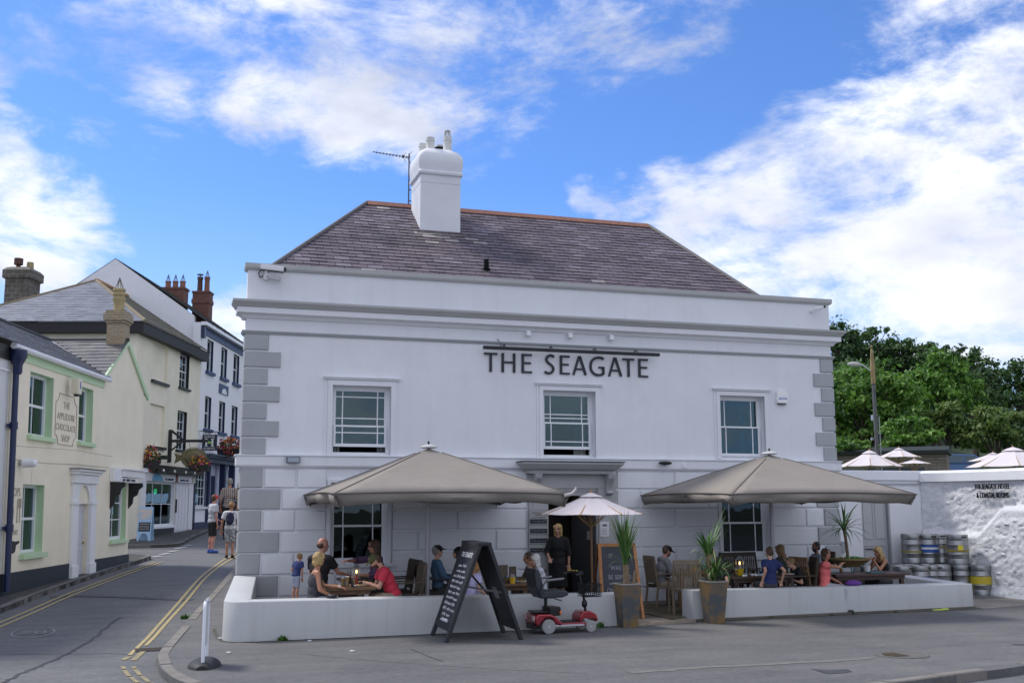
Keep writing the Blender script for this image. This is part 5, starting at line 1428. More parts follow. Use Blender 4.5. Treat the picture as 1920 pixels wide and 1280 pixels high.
# brick chimneys behind
RBR = brick_mat('red_brick', (.20, .075, .05), (.15, .05, .035), (.12, .10, .085), .22, .075, .008, mode='WRAP', bump=.6, stain=[((.05, .035, .03), 2.0, .5, .7, .6)])
for (x0, x1, yt, yb, dep, pots, lab) in ((303, 349, 539, 600, 63, 3, 'broad red brick chimney with three clay pots behind the white gable'), (361, 395, 546, 610, 66, 2, 'narrow red brick chimney with two clay pots beside the navy eaves')):
    a, b, c = atd(x0, yb, dep), atd(x1, yb, dep), atd((x0 + x1) / 2, yt, dep)
    w_ = (b - a).length; h = c.z - a.z + .0
    t = thing('brick_chimney', lab, 'chimney', ((a.x + b.x) / 2, (a.y + b.y) / 2, a.z - .8), radians(-17.5), None)
    h += .8
    mb = MB(); mb.box(-w_ * .46, w_ * .46, -.4, .4, 0, h - .75); mb.box(-w_ * .5, w_ * .5, -.46, .46, h - .75, h - .5) if pots == 2 else mb.box(-w_ * .46, w_ * .46, -.4, .4, h - .75, h - .5); mb.box(-w_ * .46, w_ * .46, -.41, .41, h - .5, h - .12); mb.box(-w_ * .5, w_ * .5, -.46, .46, h - .12, h)
    mb.build('stack', RBR, t)
    for k in range(pots):
        x = (-w_ * .30 + w_ * .30 * k) if pots == 3 else (-w_ * .18 + .46 * k * w_ * .85)
        mb = MB(); hp = .42 if pots == 3 else .95
        mb.lathe([(.17, h), (.15, h + hp * .8), (.18, h + hp * .84), (.18, h + hp), (.13, h + hp)], 12, (x, 0, 0)); po = mb.build('chimney_pot', TERRA if not (pots == 2 and k == 0) else M('dark_pot', (.10, .045, .04), .7), t, smooth=True)
        mb = MB()
        if pots == 2 and k == 0: mb.cyl((x, 0, h + hp + .12), (x, 0, h + hp + .17), .2, n=12); mb.cyl((x, 0, h + hp), (x, 0, h + hp + .12), .03)
        else:
            for q_ in range(5): t_ = q_ * 2 * pi / 5; mb.cyl((x + .13 * cos(t_), .13 * sin(t_), h + hp), (x, 0, h + hp + .42), .014, n=5)
        mb.build('bird_cage', M('wire2', (.10, .13, .2), .5), po)
# estate agent's hanging sign
q = atd(393, 829, 53.0)
t = thing('hanging_sign', 'navy estate agents hanging sign with a large white letter', 'sign', q, radians(-17.5))
mb = MB(); mb.box(-.36, .36, -.04, .04, -.40, .38); mb.build('board', M('sign_navy_board', (.012, .02, .045), .5), t, bevel=.01)
mb = MB(); mb.tube([(-.55, 0, .62), (-.55, 0, -.5)], .02, 6); mb.tube([(-.6, 0, .58), (.5, .0, .5)], .02, 6); mb.cyl((-.2, 0, .38), (-.2, 0, .55), .012); mb.cyl((.25, 0, .38), (.25, 0, .52), .012); mb.build('bracket', BLACKM, t)
WL = M('sign_white', (.75, .76, .76), .6)
put_text('writing', 'ESTATE', .155, WL, (0, -.043, .22), (1, 0, 0), (0, 0, 1), t, .003, sx=1.0); put_text('writing', 'AGENTS', .155, WL, (0, -.043, -.35), (1, 0, 0), (0, 0, 1), t, .003)
mb = MB()
for x in (-.15, .15): mb.box(x - .04, x + .04, -.05, -.041, -.2, .18); mb.box(x - .075, x + .075, -.05, -.041, -.2, -.165); mb.box(x - .075, x + .075, -.05, -.041, .145, .18)
mb.build('letter', WL, t)
mb = MB(); mb.prism([(-.11, 0), (-.06, -.05), (.06, -.05), (.12, 0), (.07, .06), (-.05, .07)], lambda x, z: (x, -.055, z - .01), lambda x, z: (x, -.0505, z - .01)); mb.build('green_emblem', M('emblem_green', (.25, .50, .12), .6), t)

# ---- flower baskets
FL = [M('leaf_green', (.045, .10, .025), .7), M('leaf_dark', (.025, .055, .018), .7), M('flower_orange', (.70, .22, .03), .7), M('flower_crimson', (.40, .02, .05), .7), M('flower_yellow', (.65, .42, .05), .7), M('flower_pink', (.55, .08, .22), .7)]
def flowers(name, label, c, rx, rz, ry, wts, n, size, seed, holder=True, cat='flowers'):
    rn = random.Random(seed)
    t = thing(name, label, cat, c, radians(-17.5), 'flower baskets on the street fronts')
    leaf, flo = MB(), MB()
    for i in range(n):
        while True:
            p = Vector((rn.uniform(-1, 1), rn.uniform(-1, 1), rn.uniform(-1, 1)))
            if .45 < p.length < 1: break
        p = Vector((p.x * rx, p.y * ry, p.z * rz)) + Vector((rn.gauss(0, .05), 0, rn.gauss(0, .05)))
        m_ = rn.choices(range(6), wts)[0]
        tgt = leaf if m_ < 2 else flo
        tgt.m = m_ if m_ < 2 else m_ - 2
        a = Vector((rn.gauss(0, 1), rn.gauss(0, 1), rn.gauss(0, 1))).normalized(); b = a.orthogonal().normalized(); s_ = size * rn.uniform(.7, 1.3)
        c_ = a.cross(b)
        tgt.face([p - b * s_, p - c_ * s_ * .6 + a * s_ * .15, p + b * s_, p + c_ * s_ * .6 - a * s_ * .1])
    leaf.build('foliage', FL[:2], t); flo.build('blooms', FL[2:], t)
    if holder:
        mb = MB(); mb.rings([rrect(-rx * .9, rx * .9, -ry * .6, ry * .6, -rz * .9, .05), rrect(-rx, rx, -ry * .7, ry * .7, -rz * .2, .05)]); mb.build('basket', BLACK, t)
    return t
flowers('flower_basket', 'hanging basket of orange and red flowers at the cream shop corner', atd(283, 858, 45.2), .34, .50, .3, (6, 4, 4, 2, 1, 1), 420, .06, 1)
flowers('flower_basket', 'basket of mixed orange, yellow and pink flowers under the flatfish sign', atd(374, 869, 47), .44, .36, .3, (6, 4, 3, 2, 2, 2), 480, .06, 2)
flowers('flower_basket', 'big crimson and orange flower basket on the white house by the navy sign', atd(430, 838, 55), .58, .52, .4, (4, 3, 4, 5, 0, 1), 620, .075, 3)

# ---- small pavement board by the fish shop, poster board
q = atg(272, 1013)
t = thing('pavement_board', 'pale blue A frame board with poster and chalk panel outside the fish shop', 'sign', q, radians(-17.5))
LB = M('pale_blue_board', (.33, .50, .68), .5)
mb = MB()
mb.prism([(-.27, 0), (-.27, 1.32), (.27, 1.32), (.27, 0), (.2, 0), (.12, .24), (0, .30), (-.12, .24), (-.2, 0)], lambda x, z: (x, -.22 + z * .13, z), lambda x, z: (x, -.19 + z * .13, z)); mb.build('front_leaf', LB, t)
mb = MB(); mb.prism([(-.27, 0), (-.27, 1.32), (.27, 1.32), (.27, 0)], lambda x, z: (x, .22 - z * .13, z), lambda x, z: (x, .19 - z * .13, z)); mb.build('back_leaf', LB, t)
mb = MB(); mb.prism([(-.24, .82), (.24, .82), (.24, 1.24), (-.24, 1.24)], lambda x, z: (x, -.225 + z * .13, z), lambda x, z: (x, -.221 + z * .13, z)); mb.build('poster', M('poster_mix', (.25, .45, .7), .5, col2=(.7, .5, .3), vscale=5), t)
mb = MB(); mb.prism([(-.23, .36), (.23, .36), (.23, .72), (-.23, .72)], lambda x, z: (x, -.225 + z * .13, z), lambda x, z: (x, -.221 + z * .13, z)); cb = mb.build('chalk_panel', BLACK, t)
mb = MB()
for k, z in enumerate((.62, .52, .42)): scribble(mb, (-.18, -.228 + z * .13, z), (1, 0, 0), (0, .13, 1), .36, .07, rs, .010)
mb.build('chalk_writing', CHALK, cb)
q = atd(249, 948, 45.5)
t = thing('poster_board', 'tall orange poster board on the wall past the cream shop corner', 'sign', q, radians(-17.5))
mb = MB(); mb.box(-.13, .13, 0, .04, -.5, .55); mb.build('poster', M('orange_poster', (.55, .22, .06), .6, col2=(.6, .45, .3), vscale=4), t)
mb = MB(); mb.box(-.16, .16, .041, .07, -.53, .58); mb.build('backing', M('shop_white'), t)
mb = MB(); mb.box(-.3, .4, .08, .3, -1.6, 1.2); wl = mb.build('backing_wall', M('whitewashed_brick', (.5, .46, .4), .8, var=.1), t)

# ---------------------------------------------------------------- right-hand side: yard walls, garden, hill
t = thing('yard_wall', 'smooth white yard wall with a grey service door right of the pub', 'wall', (14.66, 22.3, 0))
mb = MB(); wall_with_holes(mb, -.05, 3.3, -.2, 2.62, 0, .3, [(1.12, 1.90, -.1, 2.3)]); mb.build('wall', WHITE, t)
mb = MB(); mb.box(-.05, 3.3, -.05, .34, 2.622, 2.86); mb.build('coping', M('coping_white', (.76, .77, .80), .7, var=.05), t, bevel=.02)
mb = MB(); mb.box(-.02, 2.95, -.03, -.001, 2.52, 2.56); mb.build('drip_ledge', GREYP, t)
mb = MB(); mb.box(1.125, 1.895, .06, .11, 0, 2.29); dr = mb.build('door', M('service_door_grey', (.43, .44, .46), .55), t)
mb = MB(); cutframe(mb, 1.2, 1.48, 1.25, 2.2, .02, .045, .06); cutframe(mb, 1.53, 1.82, 1.25, 2.2, .02, .045, .06); cutframe(mb, 1.2, 1.48, .15, 1.1, .02, .045, .06); cutframe(mb, 1.53, 1.82, .15, 1.1, .02, .045, .06); mb.build('panel_moulding', M('service_door_grey'), dr)
mb = MB(); mb.box(1.2, 1.5, .03, .06, 1.0, 1.02); mb.build('letter_flap', BLACKM, dr)
mb = MB(); mb.box(1.85, 1.9, -.02, .06, 0, 2.3); mb.box(.45, .60, -.10, -.001, .95, 1.2); mb.build('meter_box', M('grey_box', (.3, .31, .33), .5), t, bevel=.006)

t = thing('stone_wall', 'tall white painted rubble stone wall on the right with black hotel lettering', 'wall', (17.6, 22.3, 0))
path = [Vector(p) for p in ((-.1, .0), (.25, -.5), (.42, -1.2), (.5, -2.0), (.52, -3.0), (.50, -5.2))]
P = resample(smooth2(path, 8), .045)
mb = MB(); cols = []
def ledge(s): return 1.38 if s < 1.5 else 1.38 + .62 * min(1, (s - 1.5) / .75)
nz = 66; S = 0.0
for i, p in enumerate(P):
    if i: S += (P[i] - P[i - 1]).length
    a, b = P[max(i - 1, 0)], P[min(i + 1, len(P) - 1)]; d = (b - a).normalized(); n = Vector((d.y, -d.x))
    if n.x > 0: n = -n
    col = []
    for j in range(nz + 1):
        z = -.15 + 2.78 * j / nz
        w_ = Vector((S * 3.2, z * 5.2, 0)); dd = mnoise.voronoi(Vector((S * 5.5, z * 9, .3)) + Vector((.5, .5, 0)) * mnoise.noise(w_))[0]; dv = mnoise.voronoi(Vector((S * 13, z * 19, 4)))[0]; h = (min(1, (dd[1] - dd[0]) * 2.2) * .032 + min(1, (dv[1] - dv[0]) * 2) * .022 + mnoise.noise(w_) * .022) * (.85 if z > ledge(S) else 1.0)
        L_ = ledge(S); k = max(0, min(1, (L_ - z + .05) / .12)); o = .14 * k + .10 * max(0, (1.2 - z)) * .35 + max(0, .25 - z) * .35
        if -.02 < L_ - z < .26 and S > 1.4: h *= .15
        o += h
        col.append((17.6 * 0 + p.x + n.x * o, p.y + n.y * o, z))
    cols.append(mb.av(col))
for i in range(len(cols) - 1):
    for j in range(nz): mb.af([cols[i] + j, cols[i + 1] + j, cols[i + 1] + j + 1, cols[i] + j + 1])
sw = mb.build('stonework', M('painted_rubble', (.56, .57, .60), .8, col2=(.74, .75, .78), vscale=9, bump=.9, bscale=28), t, smooth=True, ang=45)
cp = MB(); o1 = offset2(P[::4], .45); o2 = offset2(P[::4], -.10)
if o2[5].x > o1[5].x: o1, o2 = offset2(P[::4], -.45), offset2(P[::4], .10)
cp.rings([[Vector((a.x, a.y, 2.60)), Vector((b.x, b.y, 2.60)), Vector((b.x, b.y, 2.80)), Vector((b.x * .8 + a.x * .2, b.y * .8 + a.y * .2, 2.86)), Vector((a.x, a.y, 2.86))] for a, b in zip(o1, o2)])
cp.build('coping', MATS['coping_white'], t, smooth=True)
mb = MB(); mb.rings([[Vector((a.x, a.y, -.2)), Vector((b.x, b.y, -.2)), Vector((b.x, b.y, 2.598)), Vector((a.x, a.y, 2.598))] for a, b in zip(o1, [(p_ * .55 + q_ * .45) for p_, q_ in zip(o2, o1)])]); mb.build('core', WHITE, t)
def onwall(px, py):
    d = ray(px, py); best = None
    for i in range(len(P) - 1):
        a, b = Vector((17.6 + P[i].x, 22.3 + P[i].y)), Vector((17.6 + P[i + 1].x, 22.3 + P[i + 1].y))
        den = d.x * (b.y - a.y) - d.y * (b.x - a.x)
        if abs(den) < 1e-9: continue
        k = (a.x * (b.y - a.y) - a.y * (b.x - a.x)) / den; q = d * k
        u = ((q.x - a.x) * (b.x - a.x) + (q.y - a.y) * (b.y - a.y)) / (b - a).length_squared
        if 0 <= u <= 1 and k > 0: return CP + d * k, (b - a).normalized()
    return None
for txt, p0, p1, sz in (('THE SEAGATE HOTEL', (1835, 917), (1901, 916), .175), ('& COASTAL ROOMS', (1839, 933), (1899, 931), .175)):
    A, B = onwall(*p0), onwall(*p1)
    if A and B:
        a, b = A[0], B[0]; ex = (b - a); ex.z = 0; nn = ex.cross(Vector((0, 0, 1))).normalized()
        tm = put_text('hotel_lettering', txt, sz, BLACK, (0, 0, 0), (1, 0, 0), (0, 0, 1), None, .012, 'LEFT')
        wd = max(v.co.x for v in tm.data.vertices)
        k = ex.length / wd; ex.normalize()
        tm.matrix_world = Matrix.Identity(4)
        nz_ = Vector((0, 0, 1)); mt = Matrix((ex * k, -nn, nz_)).transposed().to_4x4(); mt.translation = Vector((a.x, a.y, a.z)) + nn * .12 - t.location
        tm.data.transform(mt); tm.parent = t

# garden terrace and hillside
mb = MB()
gx = [(14.7, 22.62), (17.4, 22.62), (18.25, 21.6), (18.6, 19), (18.6, 13), (75, 5), (90, 150), (14.7, 150)]
mb.zprism(gx, -.3, 1.15); tag(mb.build('garden_ground', M('garden_grass', (.06, .09, .03), .95, var=.4, vscale=1.0)), kind='structure')
hill = MB(); nx, ny = 40, 27; ids = []
for j in range(ny + 1):
    for i in range(nx + 1):
        x, y = 16 + i * 4.2, 44 + j * 5
        r_ = max(0, min(1, (y - 68) / 60)); hgt = 16.0 * (r_ * r_ * (3 - 2 * r_)) * (1 - .0045 * max(0, x - 55)) + mnoise.noise(Vector((x * .06, y * .06, 0))) * 1.2
        hill.v.append(Vector((x, y, .9 + 1.95 * (lambda q: q * q * (3 - 2 * q))(max(0, min(1, (y - 45) / 6))) + max(0, hgt) * (lambda q: q * q * (3 - 2 * q))(max(0, min(1, (x - 20) / 24))))))
for j in range(ny):
    for i in range(nx): a = j * (nx + 1) + i; hill.af([a, a + 1, a + nx + 2, a + nx + 1])
tag(hill.build('hill', M('wooded_hill', (.018, .035, .012), .95, col2=(.04, .065, .02), vscale=.35, bump=1.0, bscale=3), smooth=True), kind='structure')

LEAFS = {'lime': [(.105, .23, .025), (.065, .155, .022), (.16, .29, .045)], 'mid': [(.090, .20, .022), (.052, .13, .02), (.15, .27, .042)],
         'dark': [(.038, .088, .020), (.022, .055, .016), (.065, .13, .03)], 'olive': [(.11, .18, .032), (.07, .125, .025), (.16, .22, .055)]}
def leafm(pal):
    out = []
    for k, c in enumerate(LEAFS[pal]):
        nm = 'leaf_%s_%d' % (pal, k)
        if nm not in MATS:
            mt = M(nm, c, .55)
            nt = mt.node_tree; b = nt.nodes['Principled BSDF']; o = nt.nodes['Material Output']
            tr = nt.nodes.new('ShaderNodeBsdfTranslucent'); tr.inputs[0].default_value = (c[0] * 1.3, c[1] * 1.4, c[2], 1)
            mx = nt.nodes.new('ShaderNodeMixShader'); mx.inputs[0].default_value = .3
            nt.links.new(b.outputs[0], mx.inputs[1]); nt.links.new(tr.outputs[0], mx.inputs[2]); nt.links.new(mx.outputs[0], o.inputs[0])
        out.append(MATS[nm])
    return out
def tree(name, label, px, py, rx, ry, D, pal, leafpx=4.5, n=5000, seed=1, clumps=60, lean=0.0, base=1.0, group='trees on the hillside', trunk=True):
    rn = random.Random(seed); c = atd(px, py, D); s = D / FPX
    t = thing(name, label, 'tree', (c.x, c.y, base), rn.uniform(0, 6), group)
    RX, RZ_ = rx * s, ry * s; cz = c.z - base; lf = leafpx * s
    mb = MB(); CL = []
    for k in range(clumps):
        while True:
            v = Vector((rn.gauss(0, 1), rn.gauss(0, 1), rn.gauss(.15, 1))).normalized()
            if v.z > -.75: break
        r_ = rn.uniform(.55, 1.0) if k % 4 else rn.uniform(.2, .6)
        CL.append((Vector((v.x * RX * r_, v.y * RX * r_, v.z * RZ_ * r_ + cz)), rn.uniform(.14, .30), rn.choices((0, 1, 2), (3, 2, 2))[0]))
    for i in range(n):
        p, cr, mi = CL[rn.randrange(clumps)]
        rr_ = abs(rn.gauss(0, .55)); d = Vector((rn.gauss(0, 1), rn.gauss(0, 1), rn.gauss(0, .7))).normalized()
        q = p + Vector((d.x * RX, d.y * RX, d.z * RZ_ * .8)) * cr * min(rr_, 1.2)
        nrm = (d + Vector((rn.gauss(0, .5), rn.gauss(0, .5), rn.gauss(.5, .5)))).normalized()
        a = nrm.orthogonal().normalized(); b = nrm.cross(a); th = rn.uniform(0, 6.28); a, b = a * cos(th) + b * sin(th), b * cos(th) - a * sin(th)
        l = lf * rn.uniform(.6, 1.4); mb.m = mi if rn.random() < .7 else rn.randrange(3)
        mb.face([q - a * l, q - b * l * .55, q + a * l, q + b * l * .55 + nrm * l * .2])
    if trunk:
        tk = MB(); tr = .05 * RX + .05; top = Vector((0, 0, cz + RZ_ * .1)); bt = Vector((lean, 0, -.3))
        pts = [bt, bt * .7 + top * .3 + Vector((tr, 0, 0)), bt * .3 + top * .7, top]
        tk.tube(pts, [tr * 1.3, tr, tr * .75, tr * .35], 8)
        for p, cr, mi in CL[::5]: s0 = bt * .35 + top * .65; s0 = s0 * .6 + Vector((0, 0, s0.z * .4)) ; tk.tube([s0, (s0 + p) / 2 + Vector((0, 0, RZ_ * .08)), p], [tr * .5, tr * .3, tr * .08], 5)
        tk.build('trunk', M('bark', (.075, .06, .045), .9, var=.3, vscale=5, bump=.6), t, smooth=True)
    mb.build('crown', leafm(pal), t)
    return t
for k, (px, py, rx, ry, D, lab) in enumerate(((1565, 660, 62, 58, 118, 'dark tree at the top of the wood right against the pub parapet'), (1632, 668, 60, 52, 122, 'dark tree on the skyline above the lamp on the telegraph pole'), (1700, 686, 60, 52, 120, 'dark skyline tree between the telegraph pole and the bright green crown'), (1762, 700, 56, 54, 124, 'dark skyline tree above the bright yellow green crown'),
                                            (1815, 712, 54, 56, 118, 'dark spreading tree on the skyline right of the bright green crown'), (1852, 738, 42, 58, 112, 'dark tree at the lower end of the wooded skyline beside the sky gap'), (1915, 745, 42, 72, 100, 'dark tree rising at the right picture edge'), (1595, 745, 70, 60, 108, 'dark tree lower down the hillside beside the pub wall'), (1680, 760, 70, 60, 108, 'dark tree in the hollow behind the telegraph pole'), (1830, 800, 60, 55, 100, 'shadowy tree low on the hillside behind the olive bush'), (1895, 815, 60, 50, 95, 'shadowy tree above the right hand cream parasols'), (1750, 800, 60, 55, 100, 'shadowy tree behind the leaning trunk'))):
    tree('broadleaf_tree', lab, px, py, rx * 1.12, ry * 1.1, D, 'dark', 3.8, 6000, 30 + k, 90, base=1 + max(0, atd(px, py + ry, D).z - 2))
tree('broadleaf_tree', 'large mid green tree with layered leaves right of the pub corner', 1625, 768, 118, 92, 60, 'mid', 4.6, 17000, 11, 150)
tree('broadleaf_tree', 'bright yellow green tree with a tall uneven crown above the wooden shed', 1757, 738, 78, 80, 66, 'lime', 4.2, 11000, 12, 100)
tree('broadleaf_tree', 'dark green leafy tree at the lower right of the bright green crown', 1822, 745, 58, 62, 75, 'dark', 4.4, 5000, 13, 60)
tree('broadleaf_tree', 'small olive green tree with a leaning grey trunk behind the blue car', 1775, 796, 46, 46, 58, 'olive', 4.0, 4200, 14, 50, lean=.6, base=2.8)
tree('bush', 'bright leafy bush behind the wooden shed', 1706, 818, 58, 40, 54, 'lime', 4.6, 4600, 15, 50)
tree('bush', 'wide olive bush above the right hand cream parasols', 1868, 810, 72, 48, 57, 'olive', 4.4, 5600, 16, 60)
tree('bush', 'low dark bush beside the telegraph pole foot', 1590, 842, 46, 26, 50, 'mid', 4.2, 2400, 17, 30)

# weathered telegraph pole carrying a street lamp
D = 44; a, b = atd(1646.5, 870, D), atd(1634, 651, D)
t = thing('telegraph_pole', 'leaning weathered telegraph pole carrying a street lamp above the cream parasols', 'pole', (a.x, a.y, 1.0))
tp = b - a; tp.z = b.z - 1.0
mb = MB(); mb.tube([(0, 0, 0), tp * .83], [.085, .07], 12); mb.build('shaft', M('grey_pole', (.12, .12, .125), .8, var=.25, vscale=5), t, smooth=True)
mb = MB(); mb.tube([tp * .80, tp * .90, tp * .985, tp], [.095, .10, .05, .025], 10); mb.ell(tp + Vector((0, 0, .03)), .05); mb.build('pole_top', M('dry_pole', (.30, .22, .11), .85, var=.3, vscale=4), t, smooth=True)
lamp = atd(1602, 683, D) - t.location; j0 = tp * .86
mb = MB(); mb.tube([j0, (j0 + lamp) / 2 + Vector((0, 0, .12)), lamp + Vector((.15, 0, .03))], .03, 7); mb.build('lamp_arm', GALV, t)
mb = MB(); mb.ell(lamp, (.34, .13, .11)); mb.build('lamp_head', M('lamp_grey', (.45, .45, .42), .4), t, smooth=True)
mb = MB(); mb.cyl(tp * .30 + Vector((.10, -.1, 0)), tp * .62 + Vector((.10, -.1, 0)), .018, n=5); mb.box(tp.x * .62 - .02, tp.x * .62 + .16, -.22, -.1, tp.z * .60, tp.z * .63); mb.box(tp.x * .5 - .14, tp.x * .5 - .06, -.2, -.1, tp.z * .49, tp.z * .505); mb.build('cable_box', GALV, t)
mb = MB(); mb.cyl(tp * .14, tp * .17, .105, n=12); mb.build('warning_band', M('yellow_band', (.5, .38, .05), .6), t)

# timber shed with felt roof
a, b = atd(1566, 880, 50), atd(1776, 880, 48)
t = thing('timber_shed', 'long grey boarded timber shed with a black felt roof behind the cream parasols', 'shed', (a.x, a.y, 1.0), atan2(b.y - a.y, b.x - a.x))
ln = (b - a).length; hh = atd(1776, 848, 48).z - 1.0
BRD = brick_mat('weathered_boards', (.16, .135, .11), (.21, .18, .15), (.05, .04, .035), 2.2, .13, .012, mode='XZ', bump=.6, stain=[((.09, .075, .06), 3, .5, .7, .6)])
mb = MB(); mb.box(0, ln, 0, 2.5, 0, hh); mb.build('wall', BRD, t)
mb = MB(); mb.rings([[Vector((x, y, z)) for y, z in ((-.2, hh - .02), (-.2, hh + .12), (1.25, hh + .36), (2.7, hh + .12), (2.7, hh - .02))] for x in (-.2, ln + .1)]); mb.build('roof', M('roof_felt', (.015, .022, .02), .8, bump=.3), t)
mb = MB()
for i in range(5): mb.box(ln * (.30 + i * .1), ln * (.30 + i * .1) + .5, -.03, -.001, hh - .9, hh - .62)
mb.build('window', M('shed_glass', (.04, .045, .05), .15), t)

# blue car parked beyond
q = atd(1806, 872, 53)
t = thing('parked_car', 'blue hatchback car parked behind the garden beside the leaning trunk', 'car', (q.x, q.y, 2.95), radians(-12))
CB = M('car_blue', (.05, .12, .28), .3, metal=.3, coat=.6)
def carsec(pts, y0, y1): mb.prism(pts, lambda x, z: (x, y0, z), lambda x, z: (x, y1, z))
mb = MB(); mb.rings([[Vector((x, y * k, z)) for x, z in ((-2.0, .3), (2.0, .3), (2.05, .65), (1.95, .88), (.95, 1.0), (-1.85, 1.02), (-2.05, .8))] for y, k in ((-.84, .95), (-.86, 1), (.86, 1), (.84, .95))]); 
mb.rings([[Vector((x, y, z)) for x, z in ((-1.80, 1.01), (.95, 1.0), (.25, 1.45), (-1.3, 1.48))] for y in (-.70, .70)]); bd = mb.build('body', CB, t, bevel=.05)
mb = MB(); mb.prism([(-1.25, 1.06), (-.35, 1.06), (-.35, 1.40), (-1.15, 1.42)], lambda x, z: (x, -.715, z), lambda x, z: (x, -.701, z)); mb.prism([(-.27, 1.06), (.70, 1.06), (.2, 1.39), (-.27, 1.40)], lambda x, z: (x, -.715, z), lambda x, z: (x, -.701, z)); mb.prism([(-.6, 1.05), (.6, 1.05), (.52, 1.40), (-.52, 1.40)], lambda y, z: (.95 - (z - 1.0) * 1.55 + .02, y, z), lambda y, z: (.95 - (z - 1.0) * 1.55 - .0, y, z)); mb.build('window', M('car_glass', (.08, .12, .15), .08), t)
for x in (-1.3, 1.3):
    for y in (-.86, .7):
        mb = MB(); mb.cyl((x, y, .31), (x, y + .16, .31), .31, n=18); wh = mb.build('wheel', M('tyre', (.015, .015, .016), .8), t)
        mb = MB(); yy = y - .004 if y < 0 else y + .164; mb.cyl((x, yy, .31), (x, yy + .01, .31), .19, n=14); mb.build('rim', STEEL, wh)
mb = MB(); mb.ell((1.95, -.62, .74), (.10, .16, .09)); mb.build('headlight', M('head_glass', (.7, .7, .7), .1), t); mb = MB(); mb.ell((1.95, .62, .74), (.10, .16, .09)); mb.build('headlight', M('head_glass'), t)

# ---------------------------------------------------------------- parasols
PCAN = M('cream_canvas', (.66, .60, .61), .85, var=.04, vscale=6)
PUND = PCAN
TEAK = M('varnished_wood', (.32, .17, .07), .5, var=.2, vscale=8)
def parasol(label, loc, R_, rim, top, n=8, group=None, rz=0.0, base=True):
    t = thing('garden_parasol', label, 'parasol', loc, rz, group)
    mb = MB(); rings = []
    th = top - rim
    for f, z in ((.16, top - .16 * th * .9), (.4, top - .42 * th), (.7, top - .72 * th), (1.0, rim)):
        ring = []
        for k in range(n * 4):
            a = 2 * pi * k / (n * 4); m_ = (k % 4) / 4
            chord = cos(pi / n) / cos((m_ - .5) * 2 * pi / n); sag = 1 - .035 * sin(pi * m_) * f
            ring.append(Vector((R_ * f * chord * sag * cos(a), R_ * f * chord * sag * sin(a), z - .03 * f * sin(pi * m_) * th)))
        rings.append(ring)
    i2 = [[p + Vector((0, 0, -.008)) for p in r_] for r_ in rings]
    mb.rings(i2[::-1] + rings, cap=False); mb.build('canopy', PCAN, t, smooth=True, ang=25)
    mb = MB()
    rr_ = [[Vector((R_ * f * cos(2 * pi * k / n), R_ * f * sin(2 * pi * k / n), z)) for k in range(n)] for f, z in ((.24, top - .20 * th + .015), (.13, top - .05 * th), (.02, top + .02))]
    mb.rings(rr_, cap=False); mb.build('vent_flap', PCAN, t)
    mb = MB(); mb.cyl((0, 0, .0), (0, 0, top), .022, n=10); mb.build('pole', TEAK, t, smooth=True)
    mb = MB(); mb.ell((0, 0, top + .04), (.025, .025, .04), n=8, mz=5); mb.build('finial', TEAK, t, smooth=True)
    for k in range(n):
        a = 2 * pi * k / n; mb = MB(); mb.bar((.03 * cos(a), .03 * sin(a), top - .03 - .05 * th), (R_ * 1.03 * cos(a), R_ * 1.03 * sin(a), rim - .012), .018, .02)
        mb.bar((.02 * cos(a), .02 * sin(a), rim - .25), (R_ * .5 * cos(a), R_ * .5 * sin(a), (top + rim) / 2 - .03), .014, .014); mb.build('rib', M('parasol_rib', (.42, .26, .10), .5), t)
    if base: mb = MB(); mb.lathe([(.24, 0), (.24, .05), (.06, .08), (.04, .3), (.0, .3)], 16); mb.build('base', BLACKM, t, smooth=True)
    return t
q = at(1108, 925, 19.45)
rim = at(1110, 963, 19.45).z - .045
parasol('small cream parasol open in front of the pub doorway', (q.x, 19.45, .045), 1.0, rim, q.z - .045, 8, None, radians(12))
for (px, top_, rimy, hw, D, lab) in ((1630, 845, 874, 58, 34, 'leftmost cream garden parasol nearest the pub corner'), (1685, 840, 857, 40, 41, 'cream garden parasol standing second from the pub corner'), (1714, 861, 869, 30, 36, 'small low cream parasol in front of the shed boards'), (1862, 849, 864, 46, 40, 'cream garden parasol half hidden behind the rightmost one'), (1899, 839, 875, 84, 33, 'rightmost cream garden parasol at the picture edge')):
    a, b = atd(px, top_, D), atd(px, rimy, D)
    parasol(lab, (a.x, a.y, 1.15), hw * D / FPX, b.z - 1.15, a.z - 1.15, 8, 'cream parasols in the raised garden', radians(px % 45))

